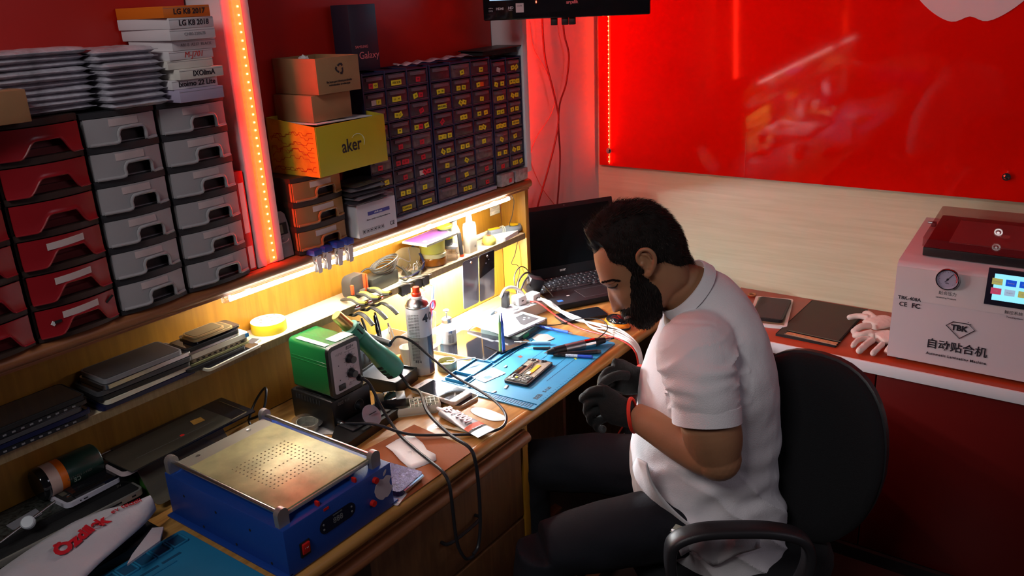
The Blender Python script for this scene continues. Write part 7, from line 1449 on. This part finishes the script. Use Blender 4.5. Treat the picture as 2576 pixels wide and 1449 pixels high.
# eyebrow, lashes
for sd in (1, -1):
    def mir(p): 
        if sd == 1: return p
        return p-LF*2*(p-HC).dot(LF)
    g = MB(); L1 = [on_head(*q, 0.001, 0.008) for q in ((1515, 711), (1521, 708), (1530, 705), (1540, 703), (1549, 704), (1555, 707))]; P = cr(L1, 6)
    for k in range(420):
        p = P[random.randrange(len(P)-1)]+Vector([random.uniform(-0.0019, 0.0019) for _ in range(3)]); d = (sg(1560, 700, 0.04)-sg(1515, 700, 0.02)).normalized(); q = p+d*0.005+ZU*random.uniform(-0.001, 0.0015); s_ = ZU*0.0005
        g.add([mir(p-s_), mir(p+s_), mir(q)], [[0, 1, 2]], HAIRM)
    pbuild(g, 'eyebrow', man)
    P = cr([on_head(*q, 0.0012, 0.012) for q in ((1531, 722), (1537, 723), (1544, 722), (1551, 718), (1555, 713))], 5); g = MB().tube([mir(p) for p in P], [0.0006+0.0009*math.sin(PI*k/(len(P)-1)) for k in range(len(P))], HAIRM, 6)
    P2 = cr([on_head(*q, 0.0003, 0.012) for q in ((1530, 716), (1538, 713), (1547, 710), (1553, 708))], 5); g.tube([mir(p) for p in P2], 0.0006, mat('lid_crease', (0.16, 0.065, 0.035), 0.6), 6)
    pbuild(g, 'eyelashes', man)
# lips
P = cr([on_head(*q, 0.0055, 0.0) for q in ((1578, 797), (1583, 794), (1590, 791))], 4); pbuild(MB().tube(P, [0.0034, 0.0036, 0.0038, 0.0038, 0.0036, 0.0034, 0.0030, 0.0026, 0.002][:len(P)], mat('lips', (0.30, 0.11, 0.08), 0.45), 8), 'lips', man)
# ---- shirt
secs = [((1672, 800), (1786, 678), 0.070), ((1668, 830), (1834, 700), 0.105), ((1655, 866), (1876, 738), 0.142), ((1637, 912), (1910, 800), 0.178), ((1619, 968), (1936, 880), 0.190), ((1609, 1030), (1948, 985), 0.180), ((1596, 1095), (1947, 1085), 0.176), ((1588, 1160), (1944, 1165), 0.180), ((1592, 1222), (1956, 1235), 0.190), ((1612, 1280), (1957, 1295), 0.198), ((1645, 1325), (1948, 1345), 0.205), ((1680, 1362), (1942, 1385), 0.204)]
S = MB(); rings = []
RS = resample([(sg(*a), sg(*b), w_) for a, b, w_ in secs], 5)
for a, b, w_ in RS:
    c = (a+b)/2; d = (a-b); r = d.length/2; d.normalize(); rings.append(ring(c, d, r, LF, w_, 44, 0.86))
S.loft(rings, SHIRT)
def sleeve(pts, cuff_dir):
    R_ = resample([(Vector(p), r1, r2) for p, r1, r2 in pts], 5); rg = []
    for k, (c, r1, r2) in enumerate(R_):
        d = (R_[min(len(R_)-1, k+1)][0]-R_[max(0, k-1)][0]).normalized()
        if k > len(R_)-4: d = cuff_dir
        x = (AF-d*AF.dot(d)).normalized(); y = d.cross(x); rg.append(ring(c, x, r1, y, r2, 28))
    return rg
cdir = (sg(1782, 1062, 0.215)-sg(1768, 960, 0.19)).normalized()
cdir = (cdir+AF*0.10).normalized()
S.loft(sleeve([(sg(1765, 858, 0.085), 0.080, 0.075), (sg(1752, 874, 0.140), 0.082, 0.066), (sg(1757, 915, 0.176), 0.079, 0.066), (sg(1767, 975, 0.200), 0.071, 0.070), (sg(1776, 1045, 0.215), 0.0655, 0.068)], cdir), SHIRT)
S.loft(sleeve([(sg(1765, 800, -0.085), 0.085, 0.085), (sg(1752, 825, -0.145), 0.085, 0.075), (sg(1757, 870, -0.185), 0.080, 0.072), (sg(1767, 920, -0.215), 0.071, 0.070), (sg(1772, 960, -0.228), 0.067, 0.068)], cdir), SHIRT)
v, f, n_ = remesh(S, 0.0042, 6)
def capd(p, a, b):   # distance and fraction along a segment
    d = b-a; t = max(0, min(1, (p-a).dot(d)/d.dot(d))); return (p-(a+d*t)).length, t
SLa, SLb = sg(1752, 860, 0.15), sg(1776, 1045, 0.215)
out = []
ELd = (SLb-SLa).normalized()
for p, nn in zip(v, n_):
    q = proj(p); s_ = (p-HC).dot(LF); dd = 0.0
    # horizontal belly folds, diagonal hip folds, sleeve folds, fine crumple
    u = (q[1]-1210)/1.0; dd += 0.0032*math.sin(q[1]*0.085+noise.noise(p*9)*4+q[0]*0.012)*math.exp(-((q[1]-1260)/110)**2)*max(0.15, min(1, (s_+0.02)/0.12))
    dd += 0.0060*noise.noise(Vector(((q[0]+q[1]*0.9)*0.014, (q[0]-q[1])*0.0035, s_*6)))*max(0, min(1, (q[1]-1150)/120))
    ds, ts = capd(p, SLa, SLb)
    if ds < 0.095: dd += 0.0036*math.sin(ts*21-(q[0]-1770)*0.030+noise.noise(p*14)*5.0)*math.exp(-((ts-0.45)/0.34)**2)*(1.0 if s_ > 0.10 else 0.3)*max(0, min(1, 0.5+1.5*noise.noise(p*8)))
    if ds < 0.105 and s_ > 0.03:
        ph = (q[1]*0.80+(q[0]-1750)*0.42)*0.066+noise.noise(p*10)*2.2; k_ = max(0, min(1, 0.55+1.6*noise.noise(p*7+Vector((3, 1, 0))))); dd += 0.0125*((1-abs(math.sin(ph)))**2.2-0.3)*k_*math.exp(-((ts-0.5)/0.42)**4)
        dd -= 0.0022*math.exp(-((q[1]-(812+(q[0]-1700)*0.05)+max(0, q[0]-1760)*-0.0)/5.0)**2)*(1 if 1650 < q[0] < 1800 else 0)
    dd += 0.0085*((1-abs(math.sin((q[1]*0.9-q[0]*0.55)*0.040+noise.noise(p*8)*2.0)))**2.5-0.25)*max(0, min(1, (q[1]-1180)/90))*max(0, min(1, (s_-0.02)/0.10))
    dd += 0.0022*noise.noise(p*26)+0.0055*noise.noise(Vector((p.x*8, p.y*8, p.z*17)))
    out.append(p+nn*dd)
shirt = pbuild(MB().add(out, f, SHIRT, True), 'shirt', man)
# collar, cuff hems, side seam
ctr = sg(1728, 744); cax = (sg(1790, 668)-sg(1668, 800)); 
cc = (sg(1672, 792)+sg(1789, 667))/2; dcol = (sg(1789, 667)-sg(1672, 792)); rc = dcol.length/2; dcol.normalize(); ncol = dcol.cross(LF).normalized()
ncol = ncol if ncol.z > 0 else -ncol
g = MB(); P = ring(cc+ncol*0.004, dcol, rc*0.96, LF, 0.078, 48, 0.95)
rgs = [[p+ncol*o1+(p-cc).normalized()*o2 for p in P] for o1, o2 in ((-0.012, 0.004), (0.004, 0.001), (0.013, -0.002), (0.014, -0.0055), (0.003, -0.005), (-0.012, -0.003))]
g.loft(rgs, SHIRT, cap=False); pbuild(g, 'collar', man)
g = MB(); CC = sg(1778, 1062, 0.2165); x = (AF-cdir*AF.dot(cdir)).normalized(); y = cdir.cross(x)
rgs = [ring(CC+cdir*o1, x, 0.0650+o2, y, 0.0672+o2, 40) for o1, o2 in ((-0.034, 0.0005), (-0.033, 0.0035), (-0.015, 0.0042), (0.0, 0.0040), (0.0015, 0.001), (0.0, -0.004), (-0.02, -0.006))]
g.loft(rgs, SHIRT, cap=False); pbuild(g, 'cuff', man)
# loose hem flaps
def cloth_strip(rows, nm):
    g = MB(); n = len(rows[0]); vs = [p for r in rows for p in r]; fs = [[i*n+j, i*n+j+1, (i+1)*n+j+1, (i+1)*n+j] for i in range(len(rows)-1) for j in range(n-1)]; g.add(vs, fs, SHIRT, True); o = pbuild(g, nm, man); md = o.modifiers.new('s', 'SOLIDIFY'); md.thickness = 0.003; return o
hemA = [(1690, 1330), (1740, 1345), (1790, 1350), (1850, 1350), (1910, 1345)]; hemB = [(1712, 1398), (1745, 1385), (1792, 1423), (1850, 1395), (1915, 1378)]
rows = []
for k in range(7):
    t_ = k/6; rows.append([sg(a[0]+(b[0]-a[0])*t_, a[1]+(b[1]-a[1])*t_, 0.211+0.008*math.sin(i*1.1+k*0.3)) for i, (a, b) in enumerate(zip(cr([Vector((*h, 0)) for h in hemA], 4), cr([Vector((*h, 0)) for h in hemB], 4)))])
cloth_strip(rows, 'shirt_hem')
hemC = [(1600, 1150), (1590, 1180), (1592, 1230), (1612, 1280), (1650, 1330), (1700, 1372)]; hemD = [(1625, 1165), (1640, 1215), (1672, 1262), (1715, 1305), (1760, 1340), (1790, 1362)]
rows = [[sg(a.x+(b.x-a.x)*t_, a.y+(b.y-a.y)*t_, 0.03+0.165*t_**0.7+0.006*math.sin(t_*9+i*0.3)) for i, (a, b) in enumerate(zip(cr([Vector((*h, 0)) for h in hemC], 4), cr([Vector((*h, 0)) for h in hemD], 4)))] for t_ in [k/6 for k in range(7)]]
cloth_strip(rows, 'shirt_fold')
o = pbuild(MB().box((0, 0, 0), (0.001, 0.001, 0.001), TAPEW) if False else MB().add([sg(1685, 1338, 0.203), sg(1700, 1318, 0.205), sg(1722, 1326, 0.206), sg(1712, 1345, 0.206)], [[0, 1, 2, 3]], mat('care_label', (0.50, 0.50, 0.40), 0.7)), 'care_label', man)
# ---- trousers
T_ = MB(); HZ = 0.545
def bod(u, s_, z): return Vector((PO.x, PO.y, 0))+AF*u+LF*s_+ZU*z
T_.loft([ring(bod(-0.02, 0, z), AF, a, LF, b, 36, 0.9) for z, a, b in ((0.475, 0.09, 0.140), (0.49, 0.105, 0.160), (0.54, 0.108, 0.165), (0.58, 0.09, 0.150), (0.61, 0.06, 0.10))], PANT)
for sd, kx in ((1, 0.42), (-1, 0.44)):
    K = bod(kx, sd*0.175, 0.545); A_ = bod(kx-0.02, sd*0.17, 0.10)
    T_.loft(lim([(bod(0.0, sd*0.085, 0.550), 0.074), (bod(0.12, sd*0.112, 0.556), 0.080), (bod(0.28, sd*0.15, 0.556), 0.076), (K, 0.064)]), PANT)
    T_.loft(lim([(K, 0.063), (K+ZU*-0.10+AF*0.012, 0.061), (bod(kx, sd*0.17, 0.30), 0.056), (A_, 0.047)]), PANT)
v, f, n_ = remesh(T_, 0.007, 5); v = [p+nn*0.004*noise.noise(Vector((p.x*14, p.y*14, p.z*26))) for p, nn in zip(v, n_)]
pbuild(MB().add(v, f, PANT, True), 'trousers', man)
for sd, kx in ((1, 0.40), (-1, 0.42)):
    g = MB(); rg = []
    for a, w_, h_, z_ in ((-0.07, 0.022, 0.03, 0.045), (-0.05, 0.034, 0.045, 0.045), (0.0, 0.040, 0.045, 0.045), (0.08, 0.046, 0.032, 0.034), (0.15, 0.044, 0.024, 0.026), (0.185, 0.026, 0.016, 0.020)): rg.append(ring(bod(kx+a, sd*0.17, z_+0.002), LF, w_, ZU, h_, 20, 0.85))
    g.loft(rg, BLACKM); pbuild(g, 'shoe', man)
# ---- gloves with curled fingers
REDCUF = mat('red_glove_rim', (0.72, 0.03, 0.012), 0.7)
def glove(wr, fore, knk, side, fingers, thumb, nm, seed):
    g = MB(); d = (knk-wr).normalized(); pr = side.normalized(); nrm = d.cross(pr).normalized(); L_ = (knk-wr).length
    g.loft([ring(wr+d*L_*f_, pr, a, nrm, b, 20) for f_, a, b in ((-0.30, 0.034, 0.031), (-0.05, 0.034, 0.029), (0.25, 0.041, 0.024), (0.6, 0.046, 0.021), (0.92, 0.044, 0.018), (1.0, 0.036, 0.014))], GLOV)
    for F_ in fingers: P = cr(F_[0], 5); g.tube(P, [F_[1]*(1-0.18*k/(len(P)-1)) for k in range(len(P)-1)]+[F_[1]*0.45], GLOV, 12)
    P = cr(thumb[0], 5); g.tube(P, [thumb[1]*(1-0.12*k/(len(P)-1)) for k in range(len(P)-1)]+[thumb[1]*0.5], GLOV, 12)
    v, f, n_ = remesh(g, 0.0024, 3); v = [p+nn*0.0009*noise.noise(p*80) for p, nn in zip(v, n_)]
    o = pbuild(MB().add(v, f, GLOV, True), nm, man)
    c = wr-d*L_*0.30; q = MB().tube(ring(c, pr, 0.0365, nrm, 0.0335, 28), 0.0042, REDCUF, 8, closed=True); q.v = [tuple(Vector(v_)-PO) for v_ in q.v]; r_ = q.build('rim', o, label='red elastic rim')
# left glove: wrist (1597,1046), knuckles towards (1520,1015), fingers curled down and pointing at (1463,1000)
wl_ = sg(1572, 1036, 0.068); kl = sg(1508, 1008, 0.045)
sideL = (sg(1560, 985, 0.055)-sg(1575, 1075, 0.07)).normalized()
fl = []
for k, (a, b, c, e) in enumerate((((1520, 984), (1490, 985), (1470, 1000), (1466, 1003)), ((1512, 1005), (1484, 1012), (1478, 1035), (1492, 1050)), ((1516, 1028), (1488, 1038), (1488, 1060), (1505, 1068)), ((1524, 1050), (1502, 1062), (1505, 1078), (1522, 1080)))):
    s0 = 0.055-0.004*k; fl.append(([sg(*a, s0), sg(*b, s0-0.006), sg(*c, s0-0.022), sg(*e, s0-0.034)], 0.0125-0.0006*k))
glove(wl_, None, kl, sideL, fl, ([sg(1560, 1000, 0.03), sg(1530, 990, 0.015), sg(1495, 990, 0.012), sg(1472, 1000, 0.016)], 0.0125), 'glove', 1)
wr_ = sg(1602, 955, -0.075); kr = sg(1545, 945, -0.050); sideR = (sg(1570, 925, -0.06)-sg(1575, 985, -0.055)).normalized(); fr_ = []
for k, (a, b, c, e) in enumerate((((1555, 932), (1530, 935), (1515, 955), (1513, 968)), ((1550, 945), (1524, 950), (1512, 968), (1516, 980)), ((1552, 958), (1530, 966), (1522, 982), (1530, 990)), ((1558, 970), (1540, 978), (1536, 990), (1545, 996)))):
    s0 = -0.05-0.004*k; fr_.append(([sg(*a, s0), sg(*b, s0+0.008), sg(*c, s0+0.024), sg(*e, s0+0.036)], 0.0118-0.0005*k))
glove(wr_, None, kr, sideR, fr_, ([sg(1580, 945, -0.03), sg(1552, 945, -0.02), sg(1525, 958, -0.015), sg(1508, 975, -0.01)], 0.012), 'glove', 2)

# ------------------------------------------------------------------ swivel chair
CH = mat('black_chair_fabric', (0.010, 0.010, 0.012), 0.95, bump=0.4, bscale=350); CHP = mat('black_chair_plastic', (0.020, 0.020, 0.023), 0.42, bump=0.1, bscale=300)
ch = thing('office_chair', 'black swivel office chair with armrests that the man sits on', 'chair', PO)
def cbuild(mb, name): mb.v = [tuple(Vector(v)-PO) for v in mb.v]; return mb.build(name, ch)
g = MB(); g.loft([ring(bod(-0.02, 0, z), AF, a, LF, b, 36, 0.75) for z, a, b in ((0.400, 0.20, 0.20), (0.408, 0.235, 0.235), (0.440, 0.24, 0.24), (0.462, 0.225, 0.225), (0.468, 0.18, 0.18))], CH); cbuild(g, 'seat')
bn = (AF*0.72+LF*0.69).normalized(); bx = ZU.cross(bn).normalized(); BCc = sg(2040, 1118, 0.02)
bu = (ZU-bn*0.10).normalized()
def bring(off, k): return [BCc+bn*(off+0.035*((x/0.22)**2))+bx*x+bu*z for x, z in [(0.178*k*math.copysign(abs(math.cos(a))**0.8, math.cos(a))*(1.0-0.16*max(0, -math.sin(a))), 0.222*k*math.copysign(abs(math.sin(a))**0.85, math.sin(a))) for a in [i*2*PI/44 for i in range(44)]]]
cbuild(MB().loft([bring(0.000, 0.94), bring(0.006, 0.985), bring(0.018, 1.0), bring(0.034, 0.99), bring(0.046, 0.93), bring(0.052, 0.75), bring(0.054, 0.4), bring(0.054, 0.05)], CH), 'backrest')
cbuild(MB().loft([bring(-0.030, 0.70), bring(-0.024, 0.92), bring(-0.010, 1.005), bring(0.006, 1.01), bring(0.010, 0.98)], CHP), 'back_shell')
sp = [BCc-bn*0.03-bu*0.10, BCc-bn*0.045-bu*0.22, bod(-0.24, 0, 0.42), bod(-0.15, 0, 0.385), bod(0, 0, 0.385)]
cbuild(MB().tube(cr(sp, 6), 0.022, CHP, 10, flat=0.6), 'back_bar')
def armrest(s_, pts, nm='armrest'):
    P = cr([sg(*q, s_) for q in pts], 6, closed=True); d = LF; g = MB(); rgs = []; n = len(P)
    for k, p in enumerate(P):
        tn = (P[(k+1) % n]-P[k-1]).normalized(); nr = tn.cross(LF).normalized(); rgs.append(ring(p, LF, 0.024, nr, 0.0115, 14, 0.7))
    rgs.append(rgs[0]); g.loft(rgs, CHP, cap=False); return cbuild(g, nm)
armrest(0.300, [(1686, 1392), (1700, 1360), (1760, 1338), (1850, 1332), (1940, 1334), (2010, 1350), (2034, 1385), (2025, 1440), (1980, 1510), (1900, 1580), (1790, 1590), (1710, 1520), (1690, 1450)])
q0 = sg(1860, 1588, 0.300); cbuild(MB().tube(cr([q0, q0-LF*0.03-ZU*0.03, bod(-0.03, 0.15, 0.392), bod(-0.03, 0.05, 0.39)], 5), 0.016, CHP, 10), 'armrest_bracket')
def mirr(p): r_ = p-PO; return PO+r_-LF*2*r_.dot(LF)
g = MB(); P = [mirr(sg(*q, 0.300)) for q in [(1686, 1392), (1700, 1360), (1760, 1338), (1850, 1332), (1940, 1334), (2010, 1350), (2034, 1385), (2025, 1440), (1980, 1510), (1900, 1580), (1790, 1590), (1710, 1520), (1690, 1450)]]; P = cr(P, 6, closed=True); rgs = []
for k, p in enumerate(P): tn = (P[(k+1) % len(P)]-P[k-1]).normalized(); nr = tn.cross(LF).normalized(); rgs.append(ring(p, LF, 0.024, nr, 0.0115, 14, 0.7))
rgs.append(rgs[0]); cbuild(g.loft(rgs, CHP, cap=False), 'armrest')
cbuild(MB().cyl(bod(-0.02, 0, 0.40), bod(-0.02, 0, 0.10), 0.026, CHP), 'gas_column')
for k in range(5):
    a = k*2*PI/5+0.4; e = bod(-0.02, 0, 0)+Vector((math.cos(a), math.sin(a), 0))*0.27
    l_ = cbuild(MB().tube([bod(-0.02, 0, 0.115), e+ZU*0.075], [0.024, 0.016], CHP, 10), 'base_leg'); w_ = MB().cyl(e+ZU*0.027-Vector((-math.sin(a), math.cos(a), 0))*0.02, e+ZU*0.027+Vector((-math.sin(a), math.cos(a), 0))*0.02, 0.026, BLACK); w_.cyl(e+ZU*0.03, e+ZU*0.075, 0.006, SILVER); w_.v = [tuple(Vector(v_)-PO) for v_ in w_.v]; w_.build('castor', l_)
# slatted footrest and jar in the dark under the desk
t = thing('footrest', 'dark slatted footrest on the floor under the desk', 'footrest', (1.72, 1.20, 0.001), 0.0)
for k in range(7): MB().box((0, -0.15+k*0.045, 0.075+0.012*k), (0.36, 0.030, 0.012), DKW, 0.002, rx=0.25).build('slat', t)
for s_ in (-1, 1): MB().box((s_*0.16, 0, 0.05), (0.02, 0.30, 0.10), DKW, 0.002).build('side', t)
